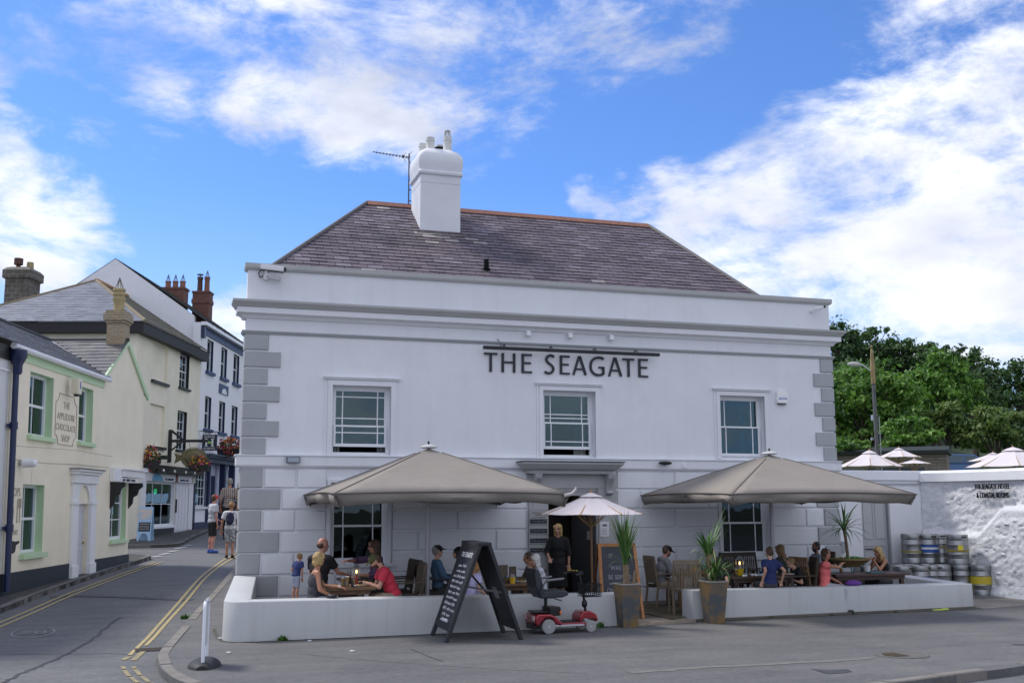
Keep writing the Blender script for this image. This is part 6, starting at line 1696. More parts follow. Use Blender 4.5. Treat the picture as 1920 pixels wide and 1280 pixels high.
# ---------------------------------------------------------------- kegs
def keg(label, loc, band=None, rz=0.0, tilt=0.0):
    t = thing('beer_keg', label, 'keg', loc, rz, 'steel kegs stacked by the stone wall'); t.scale = (1.12, 1.12, 1.13)
    if tilt: t.rotation_euler.x = tilt
    H, r = .60, .213
    mb = MB(); mb.lathe([(.0, .03), (r * .86, .03), (r * .95, .06), (r * .97, .0), (r, .01), (r, .10), (r * .96, .12), (r, .15), (r, .19), (r * 1.03, .205), (r, .22), (r, .38), (r * 1.03, .395), (r, .41), (r, .45), (r * .96, .48), (r, .50), (r, .585), (r * .97, .60), (r * .93, .585), (r * .93, .52), (r * .7, .535), (0, .54)], 28)
    mb.build('keg_shell', STEEL, t, smooth=True, ang=30)
    mb = MB(); mb.lathe([(.04, .53), (.04, .575), (.03, .58), (.0, .58)], 12); mb.build('valve', GALV, t)
    for s_ in (-1, 1): mb = MB(); mb.prism([(-.06, .535), (.06, .535), (.06, .565), (-.06, .565)], lambda x, z: (x, s_ * r * .965 - .012 * s_, z), lambda x, z: (x, s_ * r * 1.004, z)); mb.build('hand_slot', BLACK, t)
    if band: mb = MB(); mb.lathe([(r * 1.002, band[1]), (r * 1.012, band[1] + .002), (r * 1.012, band[2]), (r * 1.002, band[2])], 28, cap=False); mb.build('painted_band', M('band_' + band[0], {'blue': (.02, .08, .32), 'yellow': (.55, .43, .03), 'gold': (.25, .20, .04)}[band[0]], .4), t, smooth=True)
    if band and band[0] == 'blue': mb = MB(); mb.lathe([(r * 1.013, .29), (r * 1.018, .292), (r * 1.018, .33), (r * 1.013, .33)], 28, cap=False); mb.build('white_band', WOODW, t, smooth=True)
    return t
KY = 21.75
def kx(px, Y, z): return at(px, 1050, Y).x
for px, Y, z, band, lab, tl in (
    (1694, KY, .012, None, 'plain keg at the foot of the stack nearest the blonde woman', 0), (1730, KY, .012, None, 'back keg under the top keg with the blue band', 0), (1766, KY, .012, None, 'back keg carrying the tilted keg', 0), (1801, KY, .012, None, 'back keg under the top keg with the yellow sticker', 0),
    (1711, KY + .05, .692, ('gold', .22, .26), 'tallest plain keg at the upper left of the keg stack', 0), (1741, KY - .08, .692, ('blue', .225, .38), 'top keg of the stack with a blue and white band', 0), (1767, KY - .05, .665, ('gold', .30, .34), 'tilted keg leaning on top of the stack', .16), (1797, 21.06, .692, ('gold', .25, .30), 'top keg on the right of the stack with a yellow sticker', 0),
    (1689, 21.1, .012, ('blue', .10, .18), 'short front keg at the left end with a dark blue base band', 0), (1722, 21.1, .012, ('blue', .225, .38), 'front ground keg with a broad blue and white band', 0), (1762, 21.12, .012, None, 'plain front ground keg below the tilted keg', 0), (1799, 21.05, .012, ('yellow', .10, .16), 'front ground keg with a thin yellow line below', 0),
    (1783, 21.4, .012, None, 'plain keg wedged between the front and back ground kegs', 0), (1742, 21.2, .012, None, 'plain front ground keg right of the blue banded ground keg', 0), (1706, 21.3, .012, ('gold', .3, .34), 'ground keg with a thin gold line behind the blue banded ground keg', 0),
    (1837, 20.75, .012, ('yellow', .225, .38), 'keg at the right end of the stack with a broad yellow band', 0)):
    k_ = keg(lab, (kx(px, Y, z), Y, z), band, R.uniform(0, 6), tl)
    if 'sticker' in lab: mb = MB(); mb.box(-.05, .05, -.002, .002, -.05, .05); s_ = mb.build('sticker', M('sticker_yellow', (.75, .62, .03), .5), k_); k_.rotation_euler.z = 0; s_.location = (-.10, -.206, .34); s_.rotation_euler.z = -.45

# ---------------------------------------------------------------- terrace walls
TW = painted_render('terrace_wall_paint', (.49, .50, .505), .22)
def lowwall(name, label, pts, heights, th, side):
    """pts outer line, capped with a rounded top; side = direction of the inner face"""
    Pp = [Vector(p) for p in pts]
    In = offset2(Pp, th * side)
    rr = []
    for i, (a, b) in enumerate(zip(Pp, In)):
        z = heights[0] + (heights[1] - heights[0]) * i / (len(Pp) - 1) if len(heights) == 2 else heights[i]
        u = (b - a).normalized()
        def p_(k, zz): q = a + u * k; return Vector((q.x, q.y, zz))
        w_ = (b - a).length
        nz_ = mnoise.noise(Vector((a.x * 2, a.y * 2, 3))) * .008
        rr.append([p_(-.012 + nz_, -.15), p_(-.006 + nz_, .15), p_(nz_, z - .022), p_(.007, z - .006), p_(.022, z + nz_ * .6), p_(w_ - .025, z - nz_ * .5), p_(w_ - .008, z - .008), p_(w_, z - .03), p_(w_, -.15)])
    mb = MB(); mb.rings(rr)
    o = mb.build(name, TW, smooth=True, ang=50)
    return tag(o, label, 'wall')
pts = [(1.27, 21.44), (1.15, 20.2), (1.02, 18.9), (.925, 17.95)] + [(1.30 - .375 * cos(t), 17.88 - .375 * sin(t) - .0) for t in [radians(x) for x in (15, 35, 55, 75, 88)]] + [(2.0, 17.53), (3.23, 17.57), (5.2, 17.63), (6.6, 17.68), (7.88, 17.72)]
hs_ = [.75, .70, .65, .61] + [.605] * 5 + [.60, .59, .57, .555, .54]
lowwall('terrace_wall', 'low white terrace wall with a rounded corner at the left of the opening', pts, hs_, .42, 1)
pts = [(9.07, 17.93), (10.5, 18.03), (12.1, 18.14), (14, 18.26), (15.3, 18.345)] + [(15.45, 18.37), (15.56, 18.43), (15.60, 18.55)] + [(15.56, 19.2), (15.42, 20.6)]
lowwall('terrace_wall', 'low white terrace wall with chipped foot at the right of the opening', pts, [.545, .53, .515, .50, .49, .485, .485, .485, .50, .56], .38, 1)
# weeds along the foot
def weed(label, px, py, Y, n, h, seed):
    rn = random.Random(seed); q = at(px, py, Y); mb = MB()
    for i in range(n):
        a = rn.uniform(0, 6.28); l = h * rn.uniform(.5, 1.1); d = Vector((cos(a), sin(a), 0)); s_ = Vector((-d.y, d.x, 0)) * l * .28; o = d * l * rn.uniform(.1, .6); b_ = Vector((rn.gauss(0, h * .3), rn.gauss(0, h * .12), 0))
        up = Vector((0, 0, l * rn.uniform(.4, 1)))
        mb.m = rn.randrange(2); mb.face([b_, b_ + o * .5 + up * .6 + s_, b_ + o + up, b_ + o * .5 + up * .6 - s_])
    return tag(mb.build('weed', [M('weed_green', (.07, .17, .025), .6), M('weed_dark', (.05, .12, .02), .6)], loc=(q.x, q.y, 0)), label, 'plant')
weed('leafy green weed at the foot of the left terrace wall', 530, 1198, 17.47, 60, .10, 1)
weed('small weed between the mobility scooter and the planter', 1126, 1172, 17.6, 40, .12, 2)
weed('weed in the gutter beside the curved kerb', 345, 1153, 21.2, 40, .12, 3)
for i, (px, Yw) in enumerate(((1445, 18.05), (1560, 18.12), (1600, 18.15), (1680, 18.2), (1770, 18.28))): weed(('tiny weed below the sitting boy', 'tiny weed below the woman in pink', 'tiny weed near the middle of the right terrace wall foot', 'tiny weed under the blonde woman at the wall foot', 'tiny weed near the right end of the terrace wall')[i], px, 1150, Yw - .05, 12, .05, 10 + i)
q = atz(1742, 1141, 0); mb = MB(); mb.ell((0, 0, .012), (.20, .05, .02), n=10, mz=5); mb.ell((.12, .0, .02), (.1, .06, .025), n=8, mz=5)
tag(mb.build('lime_bag', M('lime_plastic', (.48, .62, .10), .5), loc=(q.x, 18.24, 0), smooth=True), 'flattened lime green bag at the foot of the right terrace wall', 'litter')

# ---------------------------------------------------------------- big square parasols
TAUPE = M('taupe_canvas', (.245, .218, .192), .88, var=.09, vscale=1.6, bump=.55, bscale=4.5)
DKMET = M('dark_parasol_metal', (.06, .06, .065), .5)
def big_parasol(label, xl, xr, Y0, zf, zpk, curl=False, seed=1):
    W_ = (xr - xl); cx, cy = (xl + xr) / 2, Y0 + W_ / 2; h = W_ / 2
    t = thing('square_parasol', label, 'parasol', (cx, cy, .045), 0, 'big taupe parasols on the terrace')
    zf -= .045; zpk -= .045
    def edge(s, u):    # side s, u in -1..1
        a = s * pi / 2
        e = h * (1 - .02 * (1 - u * u)); x, y = e * 1.0, u * h
        p = Vector((u * h, -e, zf + .035 * (1 - abs(u) ** 2.0)))
        return Matrix.Rotation(a, 3, 'Z') @ p
    nu, nv = 14, 8; pk = Vector((0, 0, zpk))
    up, lo = MB(), MB()
    for s in range(4):
        g_ = []
        for j in range(nv + 1):
            v = j / nv; row = []
            for i in range(nu + 1):
                u = -1 + 2 * i / nu; e = edge(s, u); p = pk.lerp(e, v); p.z -= .004 * sin(pi * v) * (1 - .3 * abs(u)); row.append(p)
            g_.append(up.av(row))
        for j in range(nv):
            for i in range(nu): up.af([g_[j] + i, g_[j] + i + 1, g_[j + 1] + i + 1, g_[j + 1] + i])
    bmx = up.mesh('canopy', TAUPE, True, 25)
    o = bpy.data.objects.new('canopy', bmx); COL.objects.link(o); o.parent = t
    md = o.modifiers.new('cloth', 'SOLIDIFY'); md.thickness = .008; md.offset = -1
    rn = random.Random(seed)
    for s in range(4):
        vb = MB(); A, B = [], []; ph = rn.uniform(0, 6)
        for i in range(25):
            u = -1 + 2 * i / 24; e = edge(s, u * .995); out = Matrix.Rotation(s * pi / 2, 3, 'Z') @ Vector((0, -1, 0)); al = Matrix.Rotation(s * pi / 2, 3, 'Z') @ Vector((1, 0, 0))
            fl = .05 * sin(u * 9 + ph) + .05 * sin(u * 4.3 + ph * 2)
            cr = max(0, abs(u) - .82) / .18
            d = e + Vector((0, 0, -.175 - .015 * sin(u * 7 + ph) - .035 * cr)) + out * (-.045 + fl * .5 - .06 * cr) - al * (.05 * cr * (1 if u > 0 else -1))
            m_ = (e + d) / 2 + out * fl * .5
            A.append([e + out * -.012 + Vector((0, 0, -.008)), m_, d])
        ids = [vb.av(r_) for r_ in A]
        for i in range(24):
            for j in range(2): vb.af([ids[i] + j, ids[i + 1] + j, ids[i + 1] + j + 1, ids[i] + j + 1])
        vo = vb.build('valance', TAUPE, t, smooth=True); md = vo.modifiers.new('cloth', 'SOLIDIFY'); md.thickness = .006
    mb = MB(); mb.cyl((0, 0, 0), (0, 0, zpk - .02), .042, n=14); mb.build('pole', M('parasol_pole', (.38, .38, .40), .4, metal=.3), t, smooth=True)
    mb = MB(); mb.lathe([(.0, zpk + .075), (.05, zpk + .07), (.16, zpk + .035), (.17, zpk + .015), (.12, zpk - .0)], 20); mb.build('cap', M('cap_white', (.6, .6, .6), .4), t, smooth=True)
    mb = MB(); mb.ell((0, 0, zpk + .10), (.022, .022, .035), n=8, mz=5); mb.build('finial', BLACK, t, smooth=True)
    mb = MB()
    for s in range(4):
        e = edge(s, 1); mb.tube([pk.lerp(e, v) + Vector((0, 0, -.004 * sin(pi * v) * .7 + .004)) for v in [k / 10 for k in range(1, 11)]], .009, 5)
        mb.tube([edge(s, -1 + k / 6) + Vector((0, 0, .002)) for k in range(13)], .010, 5)
    mb.build('seam', M('canvas_seam', (.17, .15, .135), .9), t)
    for s in range(4):
        for u in (-1, 0):
            e = edge(s, u); mb = MB(); mb.bar(pk + Vector((0, 0, -.08)), e * .985 + Vector((0, 0, -.03)), .025, .035); mid = pk.lerp(e, .5) + Vector((0, 0, -.09)); mb.bar((0, 0, zpk - .75), mid, .022, .022); mb.build('arm', DKMET, t)
    mb = MB(); mb.box(-.35, .35, -.35, .35, 0, .06); mb.build('base', DKMET, t)
    if curl:     # the loose corner of the hem that flicks up
        e = edge(0, 1); mb = MB(); mb.tube([e + Vector((-.12, 0, -.03)), e + Vector((.02, -.0, .0)), e + Vector((.09, 0, .07)), e + Vector((.10, 0, .12))], [.03, .03, .025, .012], 8); mb.build('hem_corner', M('pale_hem', (.45, .43, .42), .7), t, smooth=True)
    return t
Y0 = 17.4
a, b = at(625, 925, Y0), at(1070, 916, Y0)
big_parasol('big taupe square parasol over the tables left of the pub door', a.x, b.x, Y0, a.z, at(806, 840, Y0 + 2).z, True, 1)
a, b = at(1372, 926, Y0), at(1720, 924, Y0)
big_parasol('big taupe square parasol over the tables right of the pub door', a.x, b.x, Y0, a.z, at(1440, 852, Y0 + 2).z, False, 5)

# ---------------------------------------------------------------- signs
t = thing('chalk_sandwich_board', 'tall black sandwich board with chalked menu standing against the low wall', 'sign', (4.76, 16.98, 0))
HB = at(893, 1018, 16.9).z
X0, X1 = .60, .07
BPL = M('black_plastic_frame', (.014, .015, .019), .5)
SLT = M('chalk_panel', (.022, .026, .038), .5, var=.3, vscale=5)
for s_ in (-1, 1):
    def L_(y, z, o=0.0): k = 1 - z / HB; return Vector((s_ * (X1 + (X0 - X1) * k + o), y, z + o * .35))
    mb = MB()
    for y in (-.50, .42): mb.bar(L_(y, 0), L_(y, HB), .06, .08, (0, 1, 0))
    mb.bar(L_(-.5, HB - .05), L_(.45, HB - .05), .06, .1); mb.bar(L_(-.5, .20), L_(.45, .20), .05, .1)
    lf = mb.build('leaf_frame', BPL, t, bevel=.008)
    mb = MB()
    mb.prism([(-.47, .2), (.40, .2), (.40, HB - .06), (-.47, HB - .06)], lambda y, z: L_(y, z, .012), lambda y, z: L_(y, z, -.008)); pn = mb.build('panel', SLT, lf)
    if s_ == -1:
        ez = (L_(0, 1) - L_(0, .5)).normalized(); nn = Vector((-1, 0, .35)).normalized()
        rn = random.Random(4); mb = MB(); z = HB - .38
        for k in range(11):
            y = .30; n_ = 2 if k in (0, 1, 9, 10) else 3
            w0 = .52 if n_ == 2 else .7; y = w0 / 2 - .03
            for w_ in range(n_):
                ww = w0 / n_ * rn.uniform(.7, .92); o_ = L_(y, z, .018); scribble(mb, o_, (0, -1, 0), ez, ww, .05 * rn.uniform(.7, 1.25), rn, .0038); y -= w0 / n_ * rn.uniform(.9, 1.1)
            z -= .083
        mb.build('chalk_writing', CHALK, pn)
        put_text('lettering', 'THE SEAGATE', .115, M('sign_white'), L_(-.035, HB - .22, .016), (0, -1, 0), ez, pn, .002, sx=.9)
        mb = MB(); scribble(mb, L_(.12, .26, .018), (0, -1, 0), ez, .3, .05, rn, .009, 14); mb.build('small_print', M('sign_white'), pn)
    else:
        mb = MB(); mb.prism([(-.1, .6), (.12, .6), (.12, .78), (-.1, .78)], lambda y, z: L_(y, z, -.016), lambda y, z: L_(y, z, -.009)); mb.build('sticker', M('grey_sticker', (.4, .42, .44), .5), pn)
mb = MB(); mb.box(-.11, .11, -.54, .48, HB - .03, HB + .03); mb.build('hinge_cap', BPL, t, bevel=.015)
mb = MB(); mb.bar((-.26, -.46, .82), (.30, -.46, .72), .02, .03); mb.build('stay', DKMET, t); mb = MB(); mb.bar((-.1, .4, 1.1), (.33, .4, .62), .02, .03); mb.build('stay', DKMET, t)

q = atz(1166, 1163, .05)
t = thing('chalkboard', 'wooden framed chalkboard easel standing behind the yucca planter by the door', 'sign', (q.x + .12, 18.25, .05), radians(-4))
top = at(1167, 1018, 18.55).z - .05; wd = .375
OAK = M('orange_oak', (.36, .15, .045), .45, var=.25, vscale=9)
mb = MB()
for s_ in (-1, 1): mb.bar((s_ * wd, 0, 0), (s_ * wd * .88, .32, top), .06, .035)
mb.bar((-wd * .88, .31, top - .03), (wd * .88, .31, top - .03), .06, .035, (0, 1, 0)); mb.bar((-wd * .97, .07, .28), (wd * .97, .07, .28), .06, .03, (0, 1, 0)); mb.build('frame', OAK, t, bevel=.006)
mb = MB()
for s_ in (-1, 1): mb.bar((s_ * wd, .70, 0), (s_ * wd * .9, .36, top), .05, .03)
mb.build('rear_legs', M('dark_oak', (.12, .05, .02), .5), t)
mb = MB(); mb.prism([(-.34, .3), (.34, .3), (.31, top - .06), (-.31, top - .06)], lambda x, z: (x, .32 * z / top - .006, z), lambda x, z: (x, .32 * z / top + .012, z)); bp = mb.build('slate_panel', SLT, t)
ez = Vector((0, .32, top)).normalized()
for s_, z, x in (('IT', top - .26, -.14), ('WAS TO', top - .47, 0.02), ('BE SERVED', top - .63, .0), ('ONE', top - .86, -.17)):
    put_text('chalk_writing', s_, .115, M('faint_chalk', (.30, .30, .33), .9), (x, .32 * z / top - .012, z), (1, 0, 0), ez, bp, .001, sx=.8)
mb = MB(); mb.tube([(-.2, .32 * (top - .71) / top - .010, top - .71), (.0, .32 * (top - .69) / top - .010, top - .69), (.15, .32 * (top - .70) / top - .010, top - .70)], .005, 4); mb.build('chalk_line', CHALK, bp)

q = atz(384, 1250, 0)
t = thing('pavement_swing_sign', 'white tubular hoop sign edge on in a black rubber base on the pavement', 'sign', (q.x, q.y + .12, 0), radians(83))
hz = at(381, 1126, q.y).z
mb = MB(); r_ = .022; w_ = .27
arc = [(-w_, 0, .06), (-w_, 0, hz - .10)] + [(-w_ + .09 - .09 * cos(a), 0, hz - .10 + .09 * sin(a)) for a in (.5, 1.0, 1.57)] + [(w_ - .09 + .09 * sin(a), 0, hz - .10 + .09 * cos(a)) for a in (0, .57, 1.07, 1.57)] + [(w_, 0, .06)]
mb.tube(arc, r_, 10); mb.build('hoop', M('white_tube', (.72, .74, .80), .35), t, smooth=True)
mb = MB(); mb.bar((-w_ + .05, .0, .56), (w_ - .05, .0, .56), .010, .60); mb.build('swing_panel', M('panel_pale', (.55, .58, .58), .5), t)
mb = MB(); RB = M('black_rubber', (.018, .019, .022), .65)
for s_ in (0,):
    for (ax, az_) in (): pass
rr = []
for k in range(13):
    x = -.40 + .80 * k / 12; e = sqrt(max(0.0, 1 - (x / .42) ** 2)); hh_ = .03 + .075 * e
    rr.append([Vector((x, .20 * e * cos(a) + .012 * cos(a), max(.0, .0 + hh_ * sin(a)))) for a in [pi * j / 10 for j in range(11)]] + [Vector((x, -.2 * e * .5, .0)), Vector((x, .2 * e * .5, 0))])
mb.rings(rr); mb.build('base', RB, t, smooth=True)

# ---------------------------------------------------------------- planters
RUST = M('rusted_slate', (.065, .072, .078), .5, col2=(.20, .12, .04), vscale=3.2, mott=(.42, .62), bump=.2, bscale=12)
SOIL = M('soil', (.03, .022, .015), .95, bump=.5)
def blade(mb, o, az, el, L, w, droop, n=6, tw=0.0):
    pts = []; p = Vector(o); a = el
    for i in range(n + 1):
        pts.append(p.copy()); p = p + Vector((cos(az) * cos(a), sin(az) * cos(a), sin(a))) * (L / n); a -= droop / n * (1 + i * .35)
    sd = Vector((-sin(az), cos(az), 0)); ids = []
    for i, q_ in enumerate(pts):
        f = i / n; ww = w * (.55 + .9 * f if f < .4 else 1.0 - .98 * ((f - .4) / .6) ** 1.5)
        fold = Vector((0, 0, .25 * ww)); ids.append(mb.av([q_ - sd * ww + fold, q_, q_ + sd * ww + fold]))
    for a_, b_ in zip(ids, ids[1:]): mb.af([a_, a_ + 1, b_ + 1, b_]); mb.af([a_ + 1, a_ + 2, b_ + 2, b_ + 1])
def yucca(name, label, loc, trunks, tufts, seed, rz=0.0):
    rn = random.Random(seed); t = thing(name, label, 'plant', loc, rz)
    tk = MB()
    for pts, r0, r1 in trunks:
        k = len(pts); tk.tube(pts, [r0 + (r1 - r0) * i / (k - 1) for i in range(k)], 10)
    tk.build('trunk', M('yucca_trunk', (.20, .145, .09), .9, var=.3, vscale=14, bump=.8, bscale=45), t, smooth=True)
    for (o, n, L, w, e0, e1, droop, azs) in tufts:
        mb = MB()
        for i in range(n):
            az = rn.uniform(0, 2 * pi) if azs is None else rn.gauss(azs[0], azs[1]); el = rn.uniform(e0, e1); mb.m = rn.choice((0, 0, 1, 2)) if rn.random() > .04 else 3
            blade(mb, Vector(o) + Vector((rn.gauss(0, .012), rn.gauss(0, .012), rn.uniform(-.05, .03))), az, radians(el), L * rn.uniform(.65, 1.08), w * rn.uniform(.8, 1.1), radians(droop) * rn.uniform(.3, 1.5))
        mb.build('leaves', [M('yucca_a', (.06, .155, .028), .45), M('yucca_b', (.04, .11, .025), .45), M('yucca_c', (.11, .21, .05), .45), M('yucca_dry', (.42, .36, .18), .7)], t)
    return t
def planter(label, px, ytop, ybot, wtop, wbot, Y):
    c = at(px, ybot, Y); H = at(px, ytop, Y).z; s_ = 1 / FPX * 18.9
    a, b = wtop * .66 * s_ / 2, wbot * .66 * s_ / 2
    t = thing('planter', label, 'planter', (c.x, Y + b, 0), 0, 'tall tapered slate planters at the terrace opening')
    sq = lambda r, z: [Vector((-r, -r, z)), Vector((r, -r, z)), Vector((r, r, z)), Vector((-r, r, z))]
    mb = MB(); mb.rings([sq(b, 0), sq(a, H), sq(a - .03, H), sq(a - .035, H - .09)]); mb.build('pot', RUST, t, bevel=.005)
    mb = MB(); mb.box(-a + .036, a - .036, -a + .036, a - .036, H - .12, H - .07); mb.build('soil', SOIL, t)
    mb = MB(); cutframe_pts = [sq(a + .004, H - .015), sq(a + .004, H + .004), sq(a - .034, H + .004)]; mb.rings(cutframe_pts, cap=False); mb.build('rim', M('pot_rim', (.28, .27, .25), .6), t)
    return t, H, Y + b, c.x
t, H, yy, xx = planter('rusty slate planter with grassy yucca left of the terrace opening', 1183, 1094, 1172, 62, 44, 17.42)
yucca('yucca', 'grassy upright yucca with a bare trunk in the planter left of the opening', (xx, yy, H - .08), [([(-.02, 0, 0), (-.01, 0, .2), (-.02, 0, .40)], .055, .05), ([(.12, -.02, 0), (.13, -.02, .14), (.16, -.02, .30)], .03, .028)],
      [((-.02, 0, .38), 110, .95, .013, 74, 90, 16, None), ((-.02, 0, .40), 10, .55, .012, 25, 60, 60, None)], 3)
t, H, yy, xx = planter('dark slate planter with rusty side right of the terrace opening', 1346, 1089, 1167, 62, 44, 17.5)
yucca('yucca', 'tall yucca with two tufts in the planter right of the opening', (xx, yy, H - .08), [([(-.06, 0, 0), (-.08, 0, .3), (-.09, 0, .52)], .04, .035), ([(.02, 0, 0), (.04, 0, .1), (.05, 0, .16)], .035, .03)],
      [((-.09, 0, .50), 46, .62, .017, 60, 88, 35, None), ((-.08, 0, .5), 3, 1.0, .016, 60, 70, 12, (0, .2)), ((.05, 0, .14), 60, .62, .016, 30, 80, 60, None), ((-.02, 0, .02), 24, .55, .018, 50, 85, 40, None), ((-.1, 0, .5), 8, .5, .016, 10, 40, 80, (3.0, .6))], 4)
q = at(1594, 1052, 20.3)
t = thing('plant_bowl', 'wide tan bowl planted with a palm behind the dark table', 'planter', (q.x, 20.3, q.z - .10))
mb = MB(); mb.lathe([(.0, 0), (.25, .0), (.40, .13), (.43, .14), (.43, .17), (.38, .17), (.36, .13), (0, .13)], 24); mb.build('bowl', M('tan_bowl', (.28, .19, .08), .8, var=.2), t, smooth=True)
mb = MB(); rn = random.Random(8)
for i in range(90):
    a = rn.uniform(0, 6.28); r_ = rn.uniform(0, .34); p = Vector((r_ * cos(a), r_ * sin(a), .13 + rn.uniform(0, .06))); d = Vector((rn.gauss(0, 1), rn.gauss(0, 1), 1)).normalized(); e = d.orthogonal() * .035; mb.face([p - e, p + d * .05, p + e, p - d * .02])
mb.build('ground_plants', M('weed_green'), t)
mb = MB(); mb.box(-.3, .3, -.3, .3, -(q.z - .145), -.001); mb.build('plinth', M('plinth_grey', (.25, .25, .26), .7), t)
yucca('palm', 'spiky dark green palm with a slim trunk in the tan bowl', (q.x - .05, 20.3, q.z + .02), [([(.0, 0, 0), (-.02, 0, .35), (-.07, 0, .68)], .035, .03)], [((-.07, 0, .66), 42, .72, .020, -15, 85, 40, None)], 6)

# ---------------------------------------------------------------- furniture
TKW = M('weathered_teak', (.20, .155, .11), .75, var=.22, vscale=7, bump=.25, bscale=40)
DKW = M('dark_table_wood', (.065, .035, .022), .5, var=.3, vscale=6)
MDW = M('brown_table_wood', (.14, .075, .035), .55, var=.3, vscale=6)
def make_chair(mat, nm='teak'):
    t = thing('garden_chair', 'chair', 'chair', (0, 0, 0), 0, 'wooden terrace chairs')
    for s_ in (-1, 1):
        mb = MB(); mb.bar((s_ * .25, -.24, 0), (s_ * .25, -.22, .64), .045, .05); mb.build('leg', mat, t, bevel=.004)
        mb = MB(); mb.tube([(s_ * .25, .27, 0), (s_ * .25, .22, .44), (s_ * .24, .30, .98)], .027, 4); mb.build('leg', mat, t)
        mb = MB(); mb.bar((s_ * .26, -.29, .655), (s_ * .25, .25, .665), .06, .025); mb.build('armrest', mat, t, bevel=.004)
    mb = MB()
    for k in range(7): mb.bar((-.24, -.235 + k * .068, .435), (.24, -.235 + k * .068, .435), .055, .02)
    mb.bar((-.225, -.23, .40), (-.225, .22, .40), .03, .06); mb.bar((.225, -.23, .40), (.225, .22, .40), .03, .06); mb.build('seat', mat, t)
    mb = MB()
    for k in range(9): x = -.19 + k * .0475; mb.bar((x, .235, .48), (x, .295, .93), .028, .014, (0, 1, 0))
    mb.bar((-.24, .232, .49), (.24, .232, .49), .02, .06, (0, 1, 0)); mb.bar((-.26, .30, .965), (.26, .30, .965), .022, .09); mb.build('backrest', mat, t)
    return t
chairs = {}
def chair(px, Y, face, label, mat=TKW):
    q = at(px, 1100, Y); loc = (q.x, Y, .045); rz = radians(face + 90)
    if mat.name not in chairs: c = chairs[mat.name] = make_chair(mat); c.location = loc; c.rotation_euler.z = rz; c['label'] = label
    else: c = dup(chairs[mat.name], loc, rz, label)
    return c
# face: direction the sitter looks, degrees (0 = right, 90 = away, -90 = to the camera)
chair(1243, 20.2, 0, 'pale teak chair under the man in the grey hoodie')
chair(1283, 18.75, 75, 'empty pale teak armchair inside the terrace opening')
chair(762, 19.4, 180, 'teak chair behind the man in the red polo shirt', M('grey_teak', (.13, .10, .075), .75, var=.22, vscale=7))
DKC = M('dark_teak', (.055, .04, .03), .7, var=.2, vscale=7)
chair(744, 20.6, 180, 'dark wooden chair against the wall behind the green cap', DKC)
chair(812, 20.2, 5, 'dark wooden chair under the man in the blue shirt', DKC)
chair(1520, 18.85, 10, 'brown wooden chair behind the woman in pink', M('brown_teak', (.15, .085, .04), .7, var=.25, vscale=7))
chair(1412, 20.7, -90, 'dark chair back behind the boy in navy', DKC)
chair(1383, 20.6, -90, 'dark chair by the window right of the yucca', DKC)
chair(1533, 20.75, 180, 'dark grey chair under the bearded man', DKC)
chair(1500, 18.75, 165, 'dark chair under the woman bending forward in black', DKC)
def table(label, px0, px1, Y, ytop, dep, mat, h=None, style=0, rz=0.0):
    a, b = at(px0, ytop, Y), at(px1, ytop, Y); z = h or a.z; L_ = (b.x - a.x) / 2
    t = thing('table', label, 'table', ((a.x + b.x) / 2, Y + dep / 2, .045), rz)
    z -= .045
    mb = MB(); n = 5
    for k in range(n): y0 = -dep / 2 + dep * k / n; mb.box(-L_, L_, y0 + .002, y0 + dep / n - .002, z - .045, z)
    mb.build('tabletop', mat, t, bevel=.004)
    mb = MB(); cutframe_ = mb.box(-L_ + .08, L_ - .08, -dep / 2 + .08, -dep / 2 + .11, z - .12, z - .046); mb.box(-L_ + .08, L_ - .08, dep / 2 - .11, dep / 2 - .08, z - .12, z - .046); mb.build('apron', mat, t)
    for sx in (-1, 1):
        for sy in (-1, 1):
            mb = MB(); x, y = sx * (L_ - .14), sy * (dep / 2 - .12)
            mb.box(x - .035, x + .035, y - .035, y + .035, 0, z - .046); mb.build('leg', mat if not style else M('table_steel', (.35, .37, .40), .4, metal=.6), t, bevel=.004)
    return t, z + .045, (a.x + b.x) / 2, Y + dep / 2, L_
T1 = table('brown plank table with steel legs between the blonde woman and the man in red', 612, 705, 18.25, 1098, .85, MDW, .72, 1)
T2 = table('dark table in front of the white haired woman', 938, 1002, 18.5, 1095, .8, MDW, .70)
T3 = table('light brown wooden table before the man in the grey hoodie', 1270, 1345, 19.7, 1066, .85, M('honey_wood', (.24, .13, .05), .5, var=.25, vscale=6), .76)
T4 = table('dark table with plates behind the boy in navy', 1372, 1492, 18.55, 1090, .85, DKW, .72)
T5 = table('long dark wooden table in front of the blonde woman in black', 1568, 1708, 18.75, 1081, .95, M('reddish_wood', (.075, .035, .025), .45, var=.25, vscale=5), .70)
T0 = table('small dark table beside the bald man below the left window', 640, 700, 19.9, 1072, .6, DKW, .74)

# things on the tables
BEER = M('lager', (.70, .30, .02), .08, spec=.6); FOAM = M('beer_foam', (.75, .72, .62), .8); CLG = glass_mat('drink_glass', (.85, .88, .9), .05)
def pint(label, x, y, z, full=.8, liq=BEER, foam=True, h=.155, r=.04, group=None):
    t = thing('drinking_glass', label, 'glass', (x, y, z), 0, group)
    mb = MB(); mb.lathe([(r * .72, 0), (r * .78, .01), (r, h), (r * .93, h), (r * .70, .014), (0, .012)], 18); mb.build('glass', CLG, t, smooth=True)
    if full: mb = MB(); mb.lathe([(0, .014), (r * .68, .015), (r * (.70 + .24 * full), h * full), (0, h * full)], 16); mb.build('drink', liq, t, smooth=True)
    if foam and full: mb = MB(); mb.lathe([(0, h * full), (r * (.70 + .24 * full), h * full + .001), (r * (.74 + .24 * full), h * full + .018), (0, h * full + .022)], 16); mb.build('foam', FOAM, t, smooth=True)
    return t
def tabx(px, Y): return at(px, 1090, Y).x
G1 = 'pint glasses of lager'
